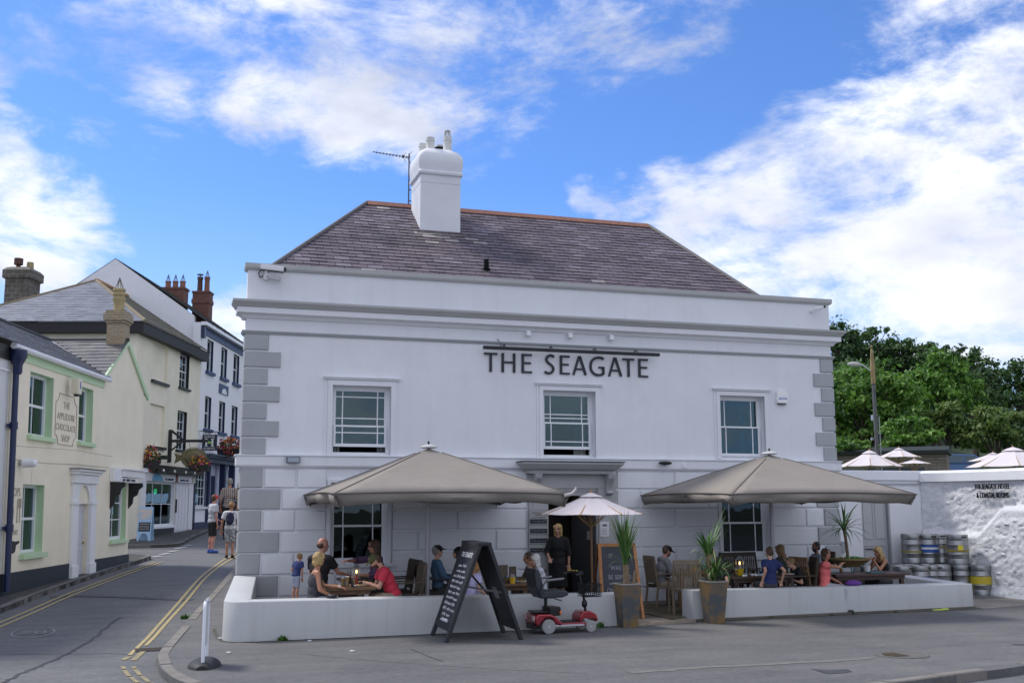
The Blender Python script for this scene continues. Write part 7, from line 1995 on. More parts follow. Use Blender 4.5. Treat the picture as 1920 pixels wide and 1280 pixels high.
pint('pint of lager on the left of the pair on the plank table', tabx(643, 18.5), 18.5, T1[1], .82); pint('taller pint of lager nearest the camera on the plank table', tabx(651, 18.38), 18.38, T1[1], .9, h=.175); pint('orange drink in a glass beside the dark bottle', tabx(663, 18.6), 18.6, T1[1], .8, M('orange_juice', (.80, .38, .02), .2), False, .13)
def bottle(label, x, y, z, h=.19, r=.03, mat=None, cap=None, nm='bottle'):
    t = thing(nm, label, 'bottle', (x, y, z))
    mb = MB(); mb.lathe([(0, 0), (r, .003), (r, h * .6), (r * .42, h * .78), (r * .38, h * .93), (0, h * .93)], 16); mb.build('body', mat or BLACK, t, smooth=True)
    mb = MB(); mb.lathe([(r * .46, h * .9), (r * .46, h), (0, h)], 12); mb.build('cap', cap or DKMET, t, smooth=True)
bottle('small dark bottle between the pints and the man in red', tabx(661, 18.35), 18.35, T1[1], .13, .024)
bottle('clear water bottle on the table in front of the yucca window', tabx(1444, 18.7), 18.7, T4[1], .22, .03, M('clear_bottle', (.5, .55, .58), .1))
def plate(label, x, y, z, r=.13, mat=None):
    t = thing('plate', label, 'plate', (x, y, z)); mb = MB(); mb.lathe([(0, .004), (r * .6, .004), (r, .018), (r, .022), (r * .6, .009), (0, .009)], 22); mb.build('dish', mat or WOODW, t, smooth=True)
    mb = MB(); rn = random.Random(int(x * 100))
    for i in range(7): mb.ell((rn.gauss(0, r * .3), rn.gauss(0, r * .3), .025), (.03, .022, .018), n=7, mz=5)
    mb.build('food', M('food', (.35, .20, .08), .7, var=.4, vscale=30), t, smooth=True)
plate('white plate before the blonde woman in the vest', tabx(625, 18.45), 18.45, T1[1]); plate('white plate before the man in red', tabx(674, 18.45), 18.45, T1[1])
plate('plate of food in front of the white haired woman', tabx(975, 18.75), 18.75, T2[1]); plate('white plate on the dark table left of the boy in navy', tabx(1412, 18.75), 18.75, T4[1]); plate('white plate on the dark table right of the boy in navy', tabx(1478, 18.72), 18.72, T4[1])
def bucket(label, px, Y, z, col=(.70, .42, .02), r=.055, h=.10):
    t = thing('cutlery_bucket', label, 'bucket', (tabx(px, Y), Y, z)); mb = MB(); mb.lathe([(0, 0), (r * .75, 0), (r, h), (r * 1.06, h), (r * 1.06, h + .008), (r * .92, h), (r * .7, .01), (0, .01)], 18); mb.build('pail', M('pail_%.2f' % col[0], col, .4), t, smooth=True)
    mb = MB()
    for k in range(5): a = k * 1.25; mb.box(r * .5 * cos(a) - .008, r * .5 * cos(a) + .008, r * .5 * sin(a) - .002, r * .5 * sin(a) + .002, .02, h + .05 + .012 * (k % 3))
    mb.build('cutlery', STEEL, t)
bucket('small orange bucket on the table of the white haired woman', 961, 18.55, T2[1]); bucket('yellow bucket on the dark table behind the boy in navy', 1388, 18.9, T4[1], (.72, .48, .01), .075, .12); bucket('small yellow pot on the honey coloured table', 1303, 20.0, T3[1], (.70, .43, .03), .045, .08)
bucket('white ceramic pot at the end of the long dark table', 1627, 19.1, T5[1], (.66, .66, .66), .07, .13)
def menu(label, px, Y, z, rz, h=.30):
    t = thing('menu_holder', label, 'menu', (tabx(px, Y), Y, z), rz); mb = MB(); mb.box(-.10, .10, -.01, .01, 0, h); mb.build('card', M('menu_brown', (.10, .075, .055), .7, var=.5, vscale=30), t)
    mb = MB(); mb.box(-.11, -.10, -.014, .014, 0, h + .01); mb.box(.10, .11, -.014, .014, 0, h + .01); mb.build('edge', WOODW, t)
menu('left of two brown menu cards standing on the table by the door', 943, 18.95, T2[1], .25); menu('right of two brown menu cards standing on the table by the door', 958, 18.98, T2[1], -.35, .27)
pint('empty tumbler beside the standing menu cards', tabx(941, 18.6), 18.6, T2[1], 0, h=.12); pint('water glass in front of the white haired woman', tabx(966, 18.62), 18.62, T2[1], .5, M('water', (.5, .55, .6), .1), False, .12)
pint('clear tumbler on the long dark table', tabx(1600, 19.0), 19.0, T5[1], 0, h=.12); pint('wine glass of water on the dark table beside the yellow bucket', tabx(1400, 18.7), 18.7, T4[1], .4, M('water'), False, .14); pint('blue tinted glass near the napkins', tabx(1427, 18.85), 18.85, T4[1], .7, M('blue_drink', (.05, .12, .35), .2), False, .12)
q = at(1640, 1070, 18.95); t = tag((lambda o: o)((MB().box(-.16, .16, -.1, .1, 0, .025)).build('tablet_case', M('teal_case', (.02, .12, .14), .4), loc=(q.x, 18.95, T5[1]), bevel=.006)), 'dark teal tablet case lying on the long dark table', 'tablet')
q = at(1560, 1066, 19.5); tag(MB().box(-.35, .35, -.12, .12, 0, .07).build('bench_cushion', M('pale_box', (.42, .43, .45), .7), loc=(q.x, 19.45, T5[1] + .001), bevel=.01), 'long pale grey box lying on the far side of the long dark table', 'box')
def crumple(nm, label, px, Y, z, mat, r, cat, seed=1):
    rn = random.Random(seed); mb = MB()
    for k in range(6): mb.ell((rn.gauss(0, r), rn.gauss(0, r * .6), r * .4), (r * rn.uniform(.5, .9), r * .6, r * rn.uniform(.3, .55)), Matrix.Rotation(rn.uniform(0, 3), 3, 'X'), 7, 5)
    return tag(mb.build(nm, mat, loc=(tabx(px, Y), Y, z)), label, cat)
crumple('napkin', 'crumpled white napkins on the dark table left of the boy in navy', 1421, 18.62, T4[1], WOODW, .05, 'napkin', 4)
crumple('napkin', 'small napkin heap on the dark table by the yucca', 1398, 18.6, T4[1], WOODW, .04, 'napkin', 5)
# dark ashtray on the wall top, lanterns with small candles on the window tables
q = at(622, 1118, 17.8); t = thing('ashtray', 'round black ashtray on top of the low wall by the blonde woman', 'ashtray', (q.x, 17.8, .592)); mb = MB(); mb.lathe([(0, 0), (.075, .0), (.085, .03), (.08, .05), (.07, .05), (.06, .015), (0, .012)], 20); mb.build('dish', BLACK, t, smooth=True)
mb = MB(); mb.lathe([(.06, .051), (.05, .062), (0, .065)], 16); mb.build('lid', DKMET, t, smooth=True)
def lantern(label, px, Y, z, py):
    t = thing('lantern', label, 'lantern', (tabx(px, Y), Y, z)); mb = MB(); mb.box(-.06, .06, -.06, .06, 0, .015); mb.rings([[Vector((.065, .065, .2)), Vector((-.065, .065, .2)), Vector((-.065, -.065, .2)), Vector((.065, -.065, .2))], [Vector((.015, .015, .27)), Vector((-.015, .015, .27)), Vector((-.015, -.015, .27)), Vector((.015, -.015, .27))]])
    for sx in (-1, 1):
        for sy in (-1, 1): mb.box(sx * .055 - .006, sx * .055 + .006, sy * .055 - .006, sy * .055 + .006, .015, .2)
    mb.build('frame', GALV, t); mb = MB(); mb.cyl((0, 0, .015), (0, 0, .10), .028); mb.build('candle', FOAM, t, smooth=True)
    mb = MB(); mb.ell((0, 0, .125), (.014, .014, .03)); mb.build('flame', M('flame', (1.0, .55, .12), .5, emit=7), t, smooth=True)
lantern('glass lantern with lit candle on the table below the left window', 668, 20.1, T0[1], 0); lantern('lantern with lit candle by the window behind the yucca', 1388, 20.3, T0[1], 0)
mb = MB(); mb.cyl((0, 0, -.745), (0, 0, 0), .035); mb.box(-.3, .3, -.25, .25, -.03, 0); mb.build('stand', DKW, bpy.data.objects['lantern.001'])
mb = MB(); mb.box(-.16, .16, -.10, .10, 0, .13); tag(mb.build('wooden_box', M('box_wood', (.22, .17, .14), .8), loc=(at(545, 1115, 18.0).x, 18.02, .46)), 'small pale wooden box by the wall beside the toddler', 'box')
mb = MB(); mb.box(-.8, .9, -.18, .18, .40, .44); mb.box(-.75, -.68, -.15, .15, 0, .40); mb.box(.68, .75, -.15, .15, 0, .40); tag(mb.build('bench', TKW, loc=(at(565, 1115, 18.45).x, 18.5, .045)), 'plain teak bench along the inside of the left terrace wall', 'bench')

# ---------------------------------------------------------------- mobility scooter
q = atz(1064, 1186, 0)
t = thing('mobility_scooter', 'red mobility scooter with black seat parked by the low terrace wall', 'scooter', (q.x, q.y + .18, 0), radians(4))
RED = M('metallic_red', (.28, .012, .025), .25, metal=.35, coat=.7)
for x, r_, w_ in ((-.36, .118, .07), (.40, .092, .06)):
    for y in (-.20, .20):
        mb = MB(); mb.lathe([(r_ * .55, -w_ / 2), (r_ * .9, -w_ / 2), (r_, -w_ / 3), (r_, w_ / 3), (r_ * .9, w_ / 2), (r_ * .55, w_ / 2)], 24)
        o = mb.build('wheel', M('grey_tyre', (.30, .30, .29), .8), t, smooth=True); o.location = (x, y, r_); o.rotation_euler.x = pi / 2
        mb = MB(); mb.lathe([(0, -w_ / 2 + .012), (r_ * .5, -w_ / 2 + .008), (r_ * .56, -w_ / 2 + .02), (r_ * .56, w_ / 2 - .02), (0, w_ / 2 - .012)], 16); mb.build('hub', BLACKM, o, smooth=True)
        mb = MB(); mb.cyl((0, 0, -w_ / 2 - .002), (0, 0, w_ / 2 + .002), r_ * .2, n=10); mb.build('axle_cap', GALV, o)
def body(secs, nm, mat, bev=.02):
    mb = MB(); mb.rings([[Vector((x, y, z)) for x, z in s] for y, s in secs]); return mb.build(nm, mat, t, bevel=bev)
fl_ = [(-.28, .10), (.30, .10), (.33, .14), (.30, .165), (-.25, .165), (-.32, .15)]
body([(-.20, fl_), (.20, fl_)], 'floor_pan', RED, .012)
mb = MB(); mb.box(-.20, .26, -.17, .17, .166, .175); mb.build('footmat', RB, t)
mb = MB(); mb.bar((-.24, -.205, .125), (.28, -.205, .125), .01, .03); mb.bar((-.24, .205, .125), (.28, .205, .125), .01, .03); mb.build('silver_trim', M('trim_silver', (.6, .6, .62), .3, metal=.6), t)
rc = [(-.60, .18), (-.56, .12), (-.48, .20), (-.42, .25), (-.30, .25), (-.24, .16), (-.14, .12), (-.12, .17), (-.22, .27), (-.34, .32), (-.55, .32), (-.61, .27)]
body([(-.235, rc), (.235, rc)], 'rear_cover', RED, .025)
mb = MB(); mb.box(-.62, -.50, -.14, .14, .08, .17); mb.box(-.58, -.14, -.15, .15, .33, .36); mb.box(-.32, -.12, -.17, .17, .28, .42); mb.build('battery_pack', BLACKM, t, bevel=.03)
for y in (-.17, .17): mb = MB(); mb.box(-.625, -.605, y - .04, y + .04, .22, .29); mb.build('tail_light', M('lens_red_white', (.6, .45, .45), .2), t)
for y in (-.24, .24): mb = MB(); mb.ell((-.14, y * .8, .33), (.02, .02, .03)); mb.build('indicator', M('amber', (.75, .18, .01), .3), t, smooth=True)
fc = [(.22, .16), (.32, .22), (.50, .20), (.53, .15), (.56, .20), (.52, .29), (.40, .34), (.28, .33), (.22, .26)]
body([(-.17, fc), (-.15, fc), (.15, fc), (.17, fc)], 'front_cover', RED, .03)
mb = MB(); mb.cyl((-.32, 0, .32), (-.32, 0, .58), .028, n=12); mb.bar((-.42, 0, .57), (-.2, 0, .57), .2, .03); mb.tube([(-.24, -.16, .56), (-.12, -.2, .52)], .01, 6); mb.build('seat_post', BLACKM, t)
VIN = M('black_vinyl', (.025, .028, .036), .5)
mb = MB(); sq_ = [(-.50, .60), (-.46, .56), (-.10, .57), (.0, .60), (.02, .64), (-.04, .68), (-.12, .69), (-.46, .67)]; mb.rings([[Vector((x, y, z + .01 * (1 - abs(y) / .2))) for x, z in sq_] for y in (-.20, -.1, .1, .20)]); mb.build('seat_cushion', VIN, t, bevel=.03)
mb = MB(); sb_ = [(-.50, .60), (-.42, .66), (-.45, .80), (-.50, .98), (-.54, 1.04), (-.59, 1.03), (-.60, .94), (-.57, .74)]; mb.rings([[Vector((x, y, z)) for x, z in sb_] for y in (-.21, -.19, .19, .21)]); mb.build('seat_back', VIN, t, bevel=.03)
for y in (-.25, .25):
    mb = MB(); mb.tube([(-.50, y * .9, .66), (-.47, y, .78), (-.42, y, .84), (-.12, y, .87)], .014, 8); mb.build('armrest_bracket', DKMET, t); mb = MB(); mb.bar((-.42, y, .855), (-.10, y, .88), .05, .03); mb.build('armrest', M('arm_grey', (.18, .18, .19), .5), t, bevel=.01)
mb = MB(); mb.tube([(.40, 0, .33), (.38, 0, .50), (.30, 0, .88), (.27, 0, .94)], .022, 10); mb.ell((.385, 0, .44), (.05, .05, .07)); mb.build('tiller', BLACKM, t, smooth=True)
mb = MB(); mb.tube([(.12, -.24, .92), (.2, -.22, .95), (.26, -.1, .95), (.26, .1, .95), (.2, .22, .95), (.12, .24, .92)], .016, 8); mb.box(.2, .32, -.1, .1, .92, .98); mb.build('handlebar', BLACKM, t)
mb = MB()
for s in range(4): mb.cyl((.20 - .02 * s, -.10 + .06 * s, .985), (.20 - .02 * s, -.10 + .06 * s, .995), .014); 
mb.build('buttons', M('yellow_dots', (.7, .5, .05), .4), t)
mb = MB(); bx0, bx1, by, bz0, bz1 = .34, .62, .17, .56, .76
for k in range(8):
    x = bx0 + (bx1 - bx0) * k / 7
    for y in (-by, by): mb.cyl((x, y * .92, bz0), (x, y, bz1), .004, n=4)
    mb.cyl((x, -by * .92, bz0), (x, by * .92, bz0), .004, n=4)
for k in range(8):
    y = -by + 2 * by * k / 7
    for x in (bx0, bx1): mb.cyl((x, y * .92, bz0), (x, y, bz1), .004, n=4)
for z in [bz0 + (bz1 - bz0) * k / 6 for k in range(7)]: mb.tube([(bx0, -by, z), (bx1, -by, z), (bx1, by, z), (bx0, by, z)], .0045 if z < bz1 - .01 else .009, 5, closed=True)
mb.build('basket', BLACKM, t)
mb = MB(); mb.box(.30, .345, -.03, .03, .6, .66); mb.build('basket_bracket', BLACKM, t)
mb = MB(); mb.cyl((0, 0, .40), (0, 0, .45), .19, n=20)
for k in range(4): a = k * pi / 2 + .6; mb.bar((.13 * cos(a), .13 * sin(a), .40), (.18 * cos(a), .18 * sin(a), 0), .035, .035)
tag(mb.build('stool', DKW, loc=(at(1010, 1100, 18.95).x, 18.95, .045)), 'round dark stool under the white haired woman', 'stool')
# thin dark joint line, mossy in tint, drawn for contact along the wall foot
GR = M('dark_contact_line', (.05, .052, .045), .95, col2=(.09, .095, .06), vscale=7)
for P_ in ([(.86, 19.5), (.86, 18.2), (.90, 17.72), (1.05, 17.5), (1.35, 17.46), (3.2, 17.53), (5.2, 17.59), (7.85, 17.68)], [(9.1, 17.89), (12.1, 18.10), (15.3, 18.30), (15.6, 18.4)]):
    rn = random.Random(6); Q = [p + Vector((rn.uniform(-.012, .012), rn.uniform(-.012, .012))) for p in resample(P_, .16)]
    mb = MB(); ribbon(mb, Q, .055, .006, flat=0.0); tag(mb.build('wall_foot_contact', GR), kind='structure')
# more of what stands on the busy tables
for lab, px, Y, z, f, liq, fo, h in (('half pint of dark ale on the honey coloured table', 1316, 20.0, T3[1], .7, M('dark_ale', (.10, .03, .01), .1), True, .13), ('lager glass at the left end of the dark table with plates', 1380, 18.75, T4[1], .8, BEER, True, .15), ('clear glass behind the crumpled napkins', 1434, 19.1, T4[1], .3, M('water'), False, .13), ('tall clear glass at the right end of the dark table with plates', 1486, 18.95, T4[1], .6, M('water'), False, .15),
                              ('lager glass in front of the woman in pink', 1578, 19.15, T5[1], .6, BEER, True, .15), ('glass of cola near the white ceramic pot', 1618, 19.3, T5[1], .7, M('cola', (.04, .012, .005), .1), False, .14), ('half empty glass in front of the balding man', 655, 20.1, T0[1], .4, BEER, False, .14), ('orange squash beside the standing menu cards', 951, 18.7, T2[1], .7, M('orange_juice'), False, .12)):
    pint(lab, tabx(px, Y), Y, z, f, liq, fo, h)
plate('white plate at the right end of the plank table', tabx(694, 18.75), 18.75, T1[1]); plate('white plate on the honey coloured table', tabx(1330, 19.95), 19.95, T3[1]); plate('white plate behind the yellow bucket on the dark table', tabx(1386, 19.15), 19.15, T4[1], .12)
bottle('brown sauce bottle on the honey coloured table', tabx(1290, 20.05), 20.05, T3[1], .17, .026, M('sauce_brown', (.06, .02, .01), .3)); bottle('red sauce bottle among the glasses on the plank table', tabx(668, 18.85), 18.85, T1[1], .17, .026, M('sauce_red', (.40, .02, .01), .3))

# ---------------------------------------------------------------- people
import numpy as np
BAKE = []
def bake(mb, vox, name, mats, parent, fn=None, smooth=4, rough=0.0):
    me = mb.mesh('raw', mats if isinstance(mats, (list, tuple)) else [mats]); o = bpy.data.objects.new('raw', me); COL.objects.link(o)
    md = o.modifiers.new('r', 'REMESH'); md.mode = 'VOXEL'; md.voxel_size = vox; md.use_smooth_shade = True
    ms = o.modifiers.new('s', 'SMOOTH'); ms.factor = .5; ms.iterations = smooth
    BAKE.append((o, name, mats if isinstance(mats, (list, tuple)) else [mats], parent, fn, rough))
def run_bake():
    bpy.context.view_layer.update(); dg = bpy.context.evaluated_depsgraph_get()
    for (o, name, mats, parent, fn, rough) in BAKE:
        me = bpy.data.meshes.new_from_object(o.evaluated_get(dg)); me.name = name
        me.materials.clear()
        for mt in mats: me.materials.append(mt)
        if rough:
            n = len(me.vertices); c = np.empty(n * 3, 'f'); me.vertices.foreach_get('co', c); c = c.reshape(-1, 3)
            nn = np.empty(n * 3, 'f'); me.vertices.foreach_get('normal', nn); nn = nn.reshape(-1, 3)
            x, y, z = c.T
            w = np.sin(x * 71 + 3 * np.sin(z * 23)) * np.sin(y * 67 + 2 * np.sin(x * 31)) + .8 * np.sin(x * 190 + y * 160 + 2 * np.sin(z * 17)) * np.cos(y * 150 - x * 90) + .5 * np.sin(z * 60 + x * 20)
            me.vertices.foreach_set('co', (c + nn * (w * rough * .55)[:, None]).ravel())
        if fn:
            n = len(me.polygons); c = np.empty(n * 3, 'f'); me.polygons.foreach_get('center', c); me.polygons.foreach_set('material_index', fn(c.reshape(-1, 3)).astype('i'))
        me.shade_smooth(); me.update()
        ob = bpy.data.objects.new(name, me); COL.objects.link(ob); ob.parent = parent
    for b in BAKE:
        d = b[0].data; bpy.data.objects.remove(b[0]); bpy.data.meshes.remove(d)
    BAKE.clear()
SK = {'fair': M('skin_fair', (.52, .29, .20), .5), 'tan': M('skin_tan', (.42, .20, .12), .5), 'pink': M('skin_pink', (.50, .24, .18), .5), 'brown': M('skin_brown', (.22, .11, .07), .5)}
EYE = M('eye_dark', (.03, .02, .018), .3); LIP = M('lips', (.36, .11, .09), .5)
HR = {'blond': M('hair_blond', (.42, .29, .12), .6, var=.3, vscale=30), 'lightbrown': M('hair_light_brown', (.20, .12, .055), .6, var=.3, vscale=30), 'brown': M('hair_brown', (.07, .038, .02), .6, var=.3, vscale=30), 'black': M('hair_black', (.010, .009, .009), .5), 'white': M('hair_white', (.60, .58, .54), .7, var=.15, vscale=30), 'grey': M('hair_grey', (.25, .23, .21), .7), 'ginger': M('hair_ginger', (.30, .15, .05), .6, var=.2, vscale=30)}
def person(label, hp, Y, face, sit=True, lean=8, hyaw=0, hpit=0, L=None, R_=None, skin='fair', top=None, low=None, hair=None, cap=None, shoes=None, scale=None, feet=None, wid=1.0, beard=None, glasses=False, elL=None, elR=None, spread=.1, stride=0.0, noneck=False, dress=None, hood=None, bag=None):
    rad = radians
    l = rad(lean); up = Vector((sin(l), 0, cos(l))); fw_ = Vector((cos(l), 0, -sin(l)))
    pz = .53 if sit else .93
    Pv = Vector((0, 0, pz)); N = Pv + up * .53; S = {1: Pv + up * .475 + Vector((0, .165 * wid, 0)), -1: Pv + up * .475 + Vector((0, -.165 * wid, 0))}
    hy_, hp_ = rad(hyaw), rad(hpit)
    HM = Matrix.Rotation(hy_, 3, 'Z') @ Matrix.Rotation(hp_ + l * .3, 3, 'Y')
    H = N + up * .06 + HM @ Vector((.03, 0, .115))
    fm = Matrix.Rotation(rad(face), 3, 'Z')
    if feet is not None:
        s = scale or 1.0; loc = Vector(feet)
    else:
        hw = at(hp[0], hp[1], Y); fl = .045
        s = scale or (hw.z - fl) / H.z
        off = fm @ (H * s); loc = Vector((hw.x - off.x, hw.y - off.y, hw.z - off.z if scale else fl))
    t = thing('person', label, 'person', loc, rad(face))
    def Sx(v): return Vector(v) * s
    b = MB()
    def C(mb, p, q, r0, r1, e=0.0): mb.cap2(Sx(p), Sx(q), (r0 + e) * s, (r1 + e) * s, 12)
    def E_(mb, c, r, rot=None, e=0.0): mb.ell(Sx(c), tuple((x + e) * s for x in r), rot, 16, 10)
    TM = Matrix.Rotation(l, 3, 'Y')
    def torso(mb, e=0.0, z0=0.0, strap=False):
        E_(mb, Pv + up * .02, (.105, .158 * wid, .12), TM, e); E_(mb, Pv + up * .16, (.10, .135 * wid, .14), TM, e)
        E_(mb, Pv + up * .33, (.112, .155 * wid, .16), TM, e)
        if not strap:
            C(mb, S[1] + Vector((0, -.03, -.0)), S[-1] + Vector((0, .03, .0)), .058, .058, e); E_(mb, Pv + up * .44, (.09, .15 * wid, .07), TM, e)
    torso(b)
    C(b, N - up * .04, N + up * .09 + HM @ Vector((.015, 0, 0)), .056, .050)
    E_(b, H + HM @ Vector((-.008, 0, .02)), (.096, .076, .098), HM); E_(b, H + HM @ Vector((.022, 0, -.045)), (.068, .058, .072), HM); E_(b, H + HM @ Vector((.052, 0, -.085)), (.032, .034, .026), HM)
    C(b, H + HM @ Vector((.083, 0, .012)), H + HM @ Vector((.104, 0, -.022)), .009, .014)
    for k in (1, -1): E_(b, H + HM @ Vector((-.005, .078 * k, -.01)), (.018, .010, .03), HM); E_(b, H + HM @ Vector((.07, .03 * k, -.03)), (.022, .02, .02), HM)
    arms = {}
    for k, T, el in ((1, L, elL), (-1, R_, elR)):
        T = Vector(T) if T is not None else S[k] + Vector((.05, .05 * k, -.5))
        A, B_ = .285, .255; d = T - S[k]; D = min(d.length, (A + B_) * .985); d.normalize(); T = S[k] + d * D
        x = (A * A - B_ * B_ + D * D) / (2 * D); hgt = sqrt(max(0, A * A - x * x))
        hint = Vector(el) if el else Vector((-.35, .45 * k, -1)); hint = (hint - d * hint.dot(d)).normalized(); El = S[k] + d * x + hint * hgt
        arms[k] = (S[k], El, T)
        C(b, S[k], El, .047, .038); C(b, El, T, .038, .026)
        dv = (T - El).normalized(); sd = dv.cross(Vector((0, 0, 1))); sd = sd.normalized() if sd.length > .2 else Vector((0, 1, 0)); pn = sd.cross(dv).normalized()
        if pn.z < 0: pn = -pn
        pc = T + dv * .05
        b.ell(Sx(pc), (.048 * s, .040 * s, .016 * s), Matrix((dv, sd, pn)).transposed(), 12, 8)
        for f in range(4):
            o = sd * (-.033 + .022 * f); ln = (.062, .075, .080, .068)[f] if k > 0 else (.068, .080, .075, .062)[f]
            p0 = T + dv * .082 + o; p1 = p0 + dv * ln * .55 + o * .18 - pn * .010; p2 = p1 + dv * ln * .42 - pn * .025
            C(b, p0, p1, .0098, .009); C(b, p1, p2, .009, .0078)
        sg = 1 if (sd.y * k) < 0 else -1
        p0 = T + dv * .03 + sd * .03 * sg; p1 = p0 + (dv * .6 + sd * .75 * sg).normalized() * .042; C(b, p0, p1, .013, .011); C(b, p1, p1 + (dv + sd * .15 * sg).normalized() * .030, .010, .009)
    legs = {}
    for k in (1, -1):
        hip = Pv + Vector((0, .088 * k * wid, -.03))
        if sit == 'stool': kn = hip + Vector((.40, .07 * k, .02)); an = kn + Vector((.02, 0, -.42))
        elif sit: kn = hip + Vector((.42, spread * k, -.02)); an = kn + Vector((-.02 - .1 * (k > 0), 0, -.42))
        else: kn = Vector((.02 + stride * k, .085 * k, .50)); an = Vector((-.02 + stride * 1.6 * k - abs(stride) * .3, .09 * k, .085))
        legs[k] = (hip, kn, an)
        C(b, hip, kn, .082, .055); C(b, kn, an, .053, .035); E_(b, (kn + an) / 2 + Vector((-.018, 0, .05)), (.045, .045, .11)); C(b, an + Vector((-.02, 0, -.045)), an + Vector((.14, .012 * k, -.06)), .036, .028)
    HI = HM.inverted()
    def face_(c, HI=np.array(HI), H_=np.array(H), s_=s):
        q = (c / s_ - H_) @ HI.T; x, y, z = q.T; r = np.zeros(len(c))
        if beard: r[(x > .015) & (z < -.038 - .3 * np.maximum(0, .05 - x)) & (z > -.13) & (abs(y) < .085)] = 3
        r[(x > .06) & (abs(z - .008) < .011) & (abs(abs(y) - .031) < .014)] = 1
        r[(x > .07) & (abs(z + .064) < .008) & (abs(y) < .024)] = 2
        return r
    bake(b, .0085 * max(s, .8), 'body', [SK[skin], EYE, LIP] + ([HR[beard]] if beard else []), t, face_, 3)
    def limb(mb, a, c, f, r0, r1, e):      # straight tube with a clean open-looking end
        a, c = Vector(a), Vector(c); q = a + (c - a) * f; mb.cap2(Sx(a), Sx(a + (c - a) * .02), (r0 + e) * s, (r0 + e) * s, 12); mb.cyl(Sx(a), Sx(q), (r0 + e) * s, (r0 + (r1 - r0) * f + e * 1.35) * s, 14)
    if top:
        mt, sl = top[0], top[1]; e = top[2] if len(top) > 2 else .016
        m2 = MB(); torso(m2, e, strap=(sl < 0))
        if sl < 0:
            for k in (1, -1): m2.tube([Sx(Pv + up * .42 + fw_ * .09 + Vector((0, .075 * k, 0))), Sx(Pv + up * .535 + Vector((0, .10 * k, 0))), Sx(Pv + up * .42 - fw_ * .09 + Vector((0, .075 * k, 0)))], .02 * s, 8)
        else:
            for k in (1, -1):
                a, el, T = arms[k]
                limb(m2, a, el, min(1, sl), .050, .042, e)
                if sl > 1: C(m2, el, el, .042, .042, e * .8); limb(m2, el, T, sl - 1, .042, .030, e * .9)
        m2.cyl(Sx(Pv - up * .06), Sx(Pv + up * .05), .150 * s, .145 * s, 14) if False else None
        if hood: E_(m2, N - up * .02 - fw_ * .07, (.075, .11, .06), TM)
        bake(m2, .012, 'shirt' if not dress else 'dress_top', mt, t, None, 4, .003)
    if dress:
        m2 = MB(); E_(m2, Pv + up * .02, (.12, .17 * wid, .13), TM, .012)
        if sit:
            for k in (1, -1): C(m2, legs[k][0], legs[k][1], .10, .085, .01)
            m2.cap2(Sx(legs[1][0].lerp(legs[-1][0], .5)), Sx(legs[1][1].lerp(legs[-1][1], .5)), .10 * s, .09 * s)
            m2.cap2(Sx(legs[1][1]), Sx(legs[1][1] + Vector((0, 0, -.15))), .09 * s, .1 * s)
        else: m2.cyl(Sx(Pv + Vector((0, 0, .02))), Sx(Vector((0, 0, dress[1]))), .17 * s, .20 * s, 20)
        bake(m2, .014, 'skirt', dress[0], t, None, 4, .003)
    if low:
        m2 = MB(); E_(m2, Pv + up * .0, (.112, .165 * wid, .115), TM, .014)
        for k in (1, -1):
            h_, kn, an = legs[k]; f = low[1]
            limb(m2, h_, kn, min(1, f), .088, .062, .014)
            if f > 1: C(m2, kn, kn, .062, .062, .012); limb(m2, kn, an, f - 1, .060, .048, .012)
        bake(m2, .013, 'trousers' if low[1] > 1.2 else 'shorts', low[0], t, None, 4, .003)
    if shoes:
        for k in (1, -1):
            an = legs[k][2]; m2 = MB(); C(m2, an + Vector((-.03, 0, -.045)), an + Vector((.165, .012 * k, -.052)), .046, .040); m2.T = None; C(m2, an + Vector((0, 0, .0)), an + Vector((-.0, 0, -.04)), .045, .048)
            bake(m2, .012, 'shoe', shoes, t, None, 2)
    if hair:
        st, col = hair; m2 = MB()
        def he(c, r): E_(m2, H + HM @ Vector(c), r, HM)
        if st == 'bald': he((-.055, 0, -.005), (.055, .079, .055))
        else:
            he((-.026, 0, .034), (.098, .087, .098)); he((-.05, 0, -.01), (.062, .082, .07))
            if st == 'curly':
                for a in range(14): an_ = a * 2.4; he((-.03 + .07 * cos(an_), .08 * sin(an_), .03 + .055 * sin(a * 1.7)), (.04, .035, .045))
            if st in ('bob', 'long', 'mid'):
                for k in (1, -1): he((-.012, .072 * k, -.02), (.055, .024, .085)); he((.045, .055 * k, .05), (.04, .035, .045))
                he((-.065, 0, -.05), (.05, .076, .085))
            if st == 'mid':
                for k in (1, -1): he((-.02, .07 * k, -.09), (.045, .03, .08))
                he((-.06, 0, -.11), (.045, .075, .075))
            if st == 'long':
                for i in range(6):
                    p = H + HM @ Vector((-.055, 0, -.06)) + Vector((-.035 * (i > 0) - sin(l) * .06 * i, 0, -.062 * i)); m2.ell(Sx(p), (.045 * s, (.088 - .006 * i) * s, .06 * s), None, 12, 8)
                for k in (1, -1):
                    for i in range(3): m2.ell(Sx(H + HM @ Vector((-.01, .074 * k, -.07)) + Vector((-.012 * i, 0, -.06 * i))), (.035 * s, .028 * s, .055 * s), None, 10, 7)
            if st == 'pony': he((-.115, 0, .01), (.035, .035, .035)); C(m2, H + HM @ Vector((-.12, 0, 0)), H + HM @ Vector((-.14, .01, -.16)), .032, .014)
        bake(m2, .010, 'hair', HR[col], t, None, 2, .009 if st != 'bald' else .002)
    if cap:
        m2 = MB(); E_(m2, H + HM @ Vector((-.008, 0, .048)), (.108, .089, .086), HM); E_(m2, H + HM @ Vector((.115, 0, .048)), (.075, .074, .010), HM @ Matrix.Rotation(.22, 3, 'Y'))
        bake(m2, .010, 'cap', cap, t, None, 2)
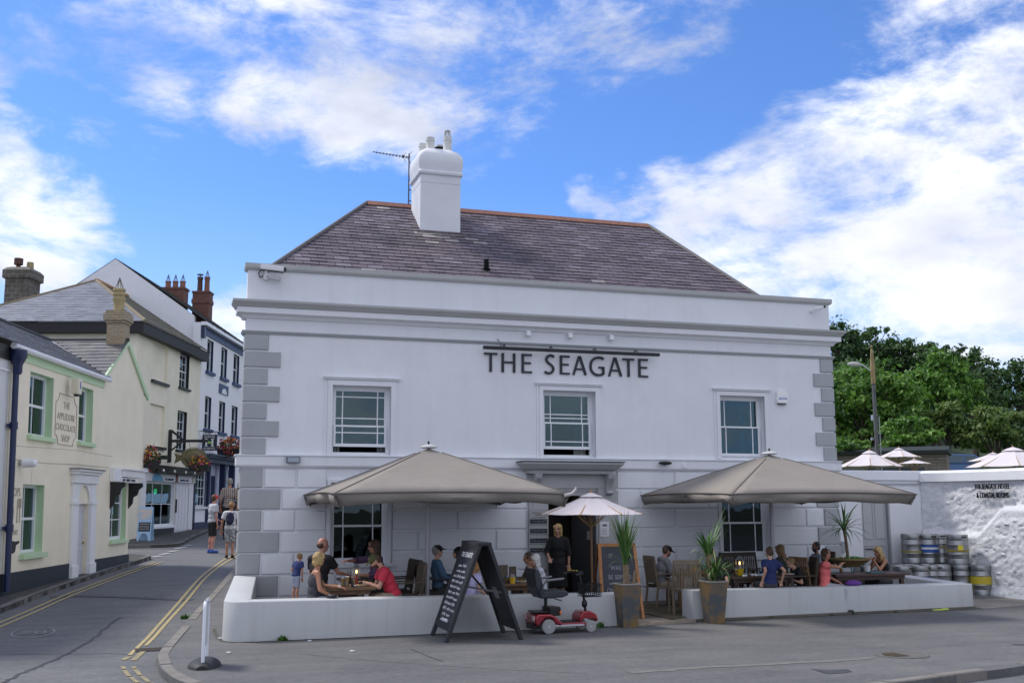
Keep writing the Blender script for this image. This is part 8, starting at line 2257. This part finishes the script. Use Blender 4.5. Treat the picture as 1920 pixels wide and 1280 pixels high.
    if glasses:
        m2 = MB()
        for k in (1, -1): m2.tube([Sx(H + HM @ Vector((.10, .032 * k + .024 * cos(a * pi / 4), .008 + .018 * sin(a * pi / 4)))) for a in range(8)], .003 * s, 5, closed=True); m2.cyl(Sx(H + HM @ Vector((.095, .056 * k, .01))), Sx(H + HM @ Vector((.0, .08 * k, .008))), .003 * s, n=5)
        m2.build('glasses', BLACK, t)
    if bag:
        m2 = MB(); m2.ell(Sx(Pv + up * .30 - fw_ * .19), (.10 * s, .135 * s, .21 * s), TM, 16, 10); m2.ell(Sx(Pv + up * .22 - fw_ * .26), (.05 * s, .10 * s, .11 * s), TM, 14, 8); bp_ = m2.build('backpack', bag, t, smooth=True)
        m2 = MB()
        for k in (1, -1): m2.tube([Sx(Pv + up * .45 - fw_ * .13 + Vector((0, .09 * k, 0))), Sx(Pv + up * .545 + Vector((0, .105 * k, 0))), Sx(Pv + up * .40 + fw_ * .135 + Vector((0, .10 * k, 0))), Sx(Pv + up * .15 + fw_ * .05 + Vector((0, .15 * k, 0))), Sx(Pv + up * .1 - fw_ * .13 + Vector((0, .1 * k, 0)))], .016 * s, 6)
        m2.build('strap', bag, bp_)
    return t, s, H
def cl(nm, c, **k): return M('cloth_' + nm, c, .85, var=k.get('var', .06), vscale=k.get('vs', 9), bump=.8, bscale=13, col2=k.get('col2'), mott=k.get('mott'))
def spots(nm, base, dot, sc_, th):
    mt = bpy.data.materials.new('cloth_' + nm); mt.use_nodes = True; nt = mt.node_tree; b = nt.nodes['Principled BSDF']; b.inputs['Roughness'].default_value = .85
    tc = nt.nodes.new('ShaderNodeTexCoord'); v = nt.nodes.new('ShaderNodeTexVoronoi'); v.inputs['Scale'].default_value = sc_; c = nt.nodes.new('ShaderNodeMath'); c.operation = 'LESS_THAN'; c.inputs[1].default_value = th; mx = nt.nodes.new('ShaderNodeMix'); mx.data_type = 'RGBA'
    nt.links.new(tc.outputs['Object'], v.inputs['Vector']); nt.links.new(v.outputs['Distance'], c.inputs[0]); nt.links.new(c.outputs[0], mx.inputs[0]); mx.inputs[6].default_value = (*base, 1); mx.inputs[7].default_value = (*dot, 1); nt.links.new(mx.outputs[2], b.inputs['Base Color']); return mt
CHK = brick_mat('cloth_check', (.17, .08, .06), (.03, .03, .05), (.38, .33, .28), .085, .085, .014, mode='YZ', bump=0, offset=0)
NAVYC = cl('navy', (.018, .03, .12)); BLK = cl('black', (.010, .010, .012)); BLUSH = cl('denim', (.22, .30, .45)); KHAKI = cl('khaki', (.26, .22, .16)); GREYC = cl('grey', (.20, .20, .21)); WHT = cl('white', (.66, .66, .66)); CORAL = cl('coral', (.78, .17, .17)); REDP = cl('red', (.56, .035, .07)); TEALB = cl('teal_blue', (.075, .15, .25)); CHAR = cl('charcoal', (.05, .05, .055)); LGREY = cl('light_grey', (.42, .43, .47)); LILAC = spots('lilac', (.55, .52, .74), (.30, .30, .58), 30, .32); SPOT = spots('spotted', (.62, .62, .68), (.05, .05, .10), 38, .28); CAMO = cl('camo', (.04, .045, .06), col2=(.55, .55, .55), vs=26, mott=(.48, .52))

# -- left table
person('woman with blond bob in dark vest and denim shorts by the low wall', (598, 1048), 18.2, 0, lean=6, hyaw=28, L=(.44, .06, .74), R_=(.30, -.16, .60), skin='tan', top=(cl('slate', (.045, .045, .055)), -1), low=(BLUSH, .55), hair=('bob', 'blond'), shoes=CHAR)
person('man in a red polo shirt and green cap bending over the plank table', (703, 1051), 18.45, 180, lean=26, hpit=32, L=(.50, .03, .76), R_=(.50, -.10, .76), skin='fair', top=(REDP, .6, .024), low=(KHAKI, .9), cap=cl('olive', (.085, .08, .03)), hair=('short', 'brown'), beard='brown', shoes=CHAR, wid=1.18)
person('balding man in a dark t shirt seen from behind beside the left window', (606, 1021), 19.75, 48, lean=6, hyaw=-25, L=(.34, .1, .75), R_=(.46, -.22, .74), skin='pink', top=(BLK, .6), low=(CHAR, 1.9), hair=('bald', 'brown'), shoes=CHAR, wid=1.12)
person('woman with dark hair and glasses reaching out her arm below the left window', (701, 1024), 20.1, 188, lean=4, hpit=8, L=(.40, .2, .74), R_=(.52, -.12, .98), elR=(0, -1, -.1), skin='tan', top=(cl('plum_check', (.12, .05, .08), col2=(.06, .05, .12), vs=30), 1.4), low=(CHAR, 1.9), hair=('mid', 'brown'), glasses=True, shoes=CHAR)
qq = at(553, 1113, 18.62)
person('toddler with curly fair hair in a navy t shirt standing on the bench', None, None, 40, sit=False, lean=14, hyaw=-25, L=(.22, .14, .98), R_=(.15, -.18, .80), feet=(qq.x, 18.55, .485), scale=.455, skin='tan', top=(NAVYC, .6, .026), low=(cl('pale_denim', (.30, .34, .42)), .95), hair=('curly', 'lightbrown'))
# -- middle tables
person('man in a dark cap and blue shirt sitting half hidden by the parasol pole', (821, 1033), 20.2, 0, lean=-4, L=(.3, .12, .72), R_=(.3, -.15, .66), skin='fair', top=(TEALB, 1.95, .022), low=(CHAR, 1.9), cap=BLK, hair=('short', 'grey'), shoes=CHAR, wid=1.05)
person('person with long black hair and dark clothes behind the sandwich board', (858, 1036), 20.1, 165, lean=4, skin='fair', top=(BLK, 1.9, .025), low=(CHAR, 1.9), hair=('long', 'black'), shoes=CHAR)
person('girl with long fair hair in a lilac dress seen through the sandwich board', (894, 1060), 18.35, 12, lean=10, L=(.36, .1, .70), R_=(.30, -.16, .62), skin='fair', top=(LILAC, .5, .022), dress=(LILAC, .4), hair=('long', 'ginger'), shoes=CHAR)
person('white haired woman in a spotted blouse resting her chin on her hand', (1003, 1049), 18.95, 178, lean=12, hpit=6, L=(.26, -.02, 1.02), R_=(.40, -.14, .74), elL=(.5, .3, -1), skin='fair', top=(SPOT, 1.8, .022), low=(CHAR, 1.9), hair=('mid', 'white'), shoes=CHAR)
person('dark haired man in an olive jumper beside the white haired woman', (989, 1046), 19.75, 178, lean=10, hpit=10, L=(.42, .12, .76), R_=(.42, -.14, .76), skin='tan', top=(cl('olive_brown', (.12, .10, .055)), 1.9, .02), low=(CHAR, 1.9), hair=('short', 'brown'), shoes=CHAR)
q = at(1047, 992, 21.25)
person('waitress with long fair hair in a black dress standing in the pub doorway', None, None, -112, sit=False, lean=0, hyaw=-22, L=(.04, .24, .78), R_=(.20, -.20, 1.02), feet=(q.x, 21.25, .05), scale=(q.z - .05) / 1.635, skin='fair', top=(BLK, 1.3, .02), dress=(BLK, .38), hair=('mid', 'blond'), shoes=BLK)
# -- right tables
person('man in a grey hoodie and black cap seated in a pale teak chair', (1251, 1033), 20.15, 0, lean=12, hpit=18, L=(.40, .10, .80), R_=(.42, -.12, .82), skin='pink', top=(GREYC, 1.95, .026), low=(KHAKI, 1.9), cap=BLK, hair=('short', 'brown'), shoes=CHAR, hood=True, beard='brown')
person('dark haired man in a pale shirt half hidden behind the yucca', (1329, 1033), 20.2, 178, lean=6, hpit=8, L=(.42, .12, .80), R_=(.42, -.12, .80), skin='tan', top=(cl('sky', (.40, .48, .55)), 1.2, .02), low=(CHAR, 1.9), hair=('short', 'black'), shoes=CHAR)
person('person with dark hair in a black t shirt sitting close behind the yucca planter', (1350, 1052), 18.6, 30, lean=12, hyaw=-10, L=(.4, .12, .72), R_=(.12, -.20, .62), skin='fair', top=(BLK, .6), low=(CHAR, 1.9), hair=('mid', 'black'), shoes=CHAR)
qn = at(1445, 1100, 18.1)
person('boy in navy t shirt sitting on the low wall with his back turned', (1442, 1035), 18.28, 92, lean=-3, scale=.80, L=(-.10, .27, .60), R_=(-.10, -.26, .60), elL=(-1, .3, 0), elR=(-1, -.3, 0), skin='fair', top=(NAVYC, .65, .024), low=(CHAR, .9), hair=('short', 'brown'), shoes=CHAR)
person('woman with very long brown hair turning her back beside the table', (1462, 1030), 19.9, 118, lean=5, L=(.34, .1, .75), R_=(.30, -.15, .66), skin='tan', top=(cl('dark_green', (.03, .04, .03)), .7), low=(CHAR, 1.9), hair=('long', 'lightbrown'), shoes=CHAR)
person('woman in a black t shirt with tied back brown hair bending over the table', (1482, 1055), 18.75, 178, lean=30, hpit=22, L=(.40, .06, .74), R_=(.42, -.14, .74), skin='fair', top=(BLK, .7), low=(CHAR, 1.9), hair=('pony', 'lightbrown'), shoes=CHAR)
person('bearded dark haired man in a blue grey t shirt by the corner stones', (1529, 1025), 20.6, 182, lean=2, L=(.36, .14, .72), R_=(.36, -.14, .70), skin='brown', top=(cl('blue_grey', (.26, .29, .38)), .65), low=(CHAR, 1.9), hair=('short', 'black'), beard='black', shoes=CHAR)
person('woman in coral pink top with one arm stretched out over the low wall', (1549, 1038), 18.5, -32, lean=4, hyaw=-30, L=(.30, .22, .62), R_=(.40, .05, 1.02), elR=(.2, -1, -.4), skin='tan', top=(CORAL, .35, .024), low=(LGREY, 1.9), hair=('mid', 'brown'), shoes=CHAR, wid=1.1)
person('woman with long blond hair in a black vest leaning on the long dark table', (1646, 1034), 19.75, 182, lean=16, hpit=8, L=(.36, .03, .98), R_=(.36, -.03, .98), elL=(.3, .5, -1), elR=(.3, -.5, -1), skin='tan', top=(BLK, -1), low=(CHAR, 1.9), hair=('long', 'blond'), shoes=CHAR)
q = at(1598, 1092, 18.42); mb = MB(); mb.ell((0, 0, .06), (.16, .08, .06)); mb.ell((.1, .02, .05), (.10, .07, .05)); tag(mb.build('bag', M('purple_cloth', (.13, .04, .28), .8), loc=(q.x, 18.4, .50), smooth=True), 'purple cloth bag on the low wall beside the woman in pink', 'bag')
# -- in the street
def street(px, ytop, yfeet): q = atg(px, yfeet, -.1); D = (q - CP).dot(_F); return (q.x, q.y, q.z), (yfeet - ytop) * D / FPX / 1.755
f_, s_ = street(396, 928, 1036); person('man in a red cap, grey t shirt and black shorts standing in the street', None, None, 25, sit=False, lean=2, hyaw=18, hpit=5, L=(.26, .16, 1.0), R_=(.05, -.22, .86), feet=f_, scale=s_, skin='pink', top=(LGREY, .65, .024), low=(BLK, .98), cap=cl('cap_red', (.60, .03, .035)), hair=('short', 'brown'), shoes=cl('blue_shoe', (.03, .10, .35)), wid=1.05)
f_, s_ = street(430, 942, 1046); person('man in a white t shirt and patterned shorts with a navy backpack', None, None, 78, sit=False, lean=3, L=(.06, .30, .86), R_=(.0, -.26, .84), feet=f_, scale=s_, skin='tan', top=(WHT, .65, .024), low=(CAMO, .98), hair=('short', 'ginger'), shoes=BLK, bag=cl('backpack_navy', (.015, .02, .05)), wid=1.1)
f_, s_ = street(415, 904, 1016); f_ = (f_[0] + .35, f_[1] + 2.0, g(f_[1] + 2.0) - .1); person('man in a checked shirt and dark trousers walking away up the street', None, None, 84, sit=False, lean=2, stride=.05, L=(.1, .24, .9), R_=(.05, -.22, .9), feet=f_, scale=s_ * 1.06, skin='tan', top=(CHK, 1.3, .024), low=(BLK, 1.95), hair=('short', 'grey'), shoes=BLK)
f_ = (f_[0] + .50, f_[1] + .8, f_[2] + .02); person('woman with light brown hair in dark clothes walking beside the checked shirt man', None, None, 84, sit=False, lean=2, stride=-.04, feet=f_, scale=s_ * 1.0, skin='tan', top=(BLK, 1.0, .02), low=(BLK, 1.9), hair=('mid', 'lightbrown'), shoes=BLK)
run_bake()
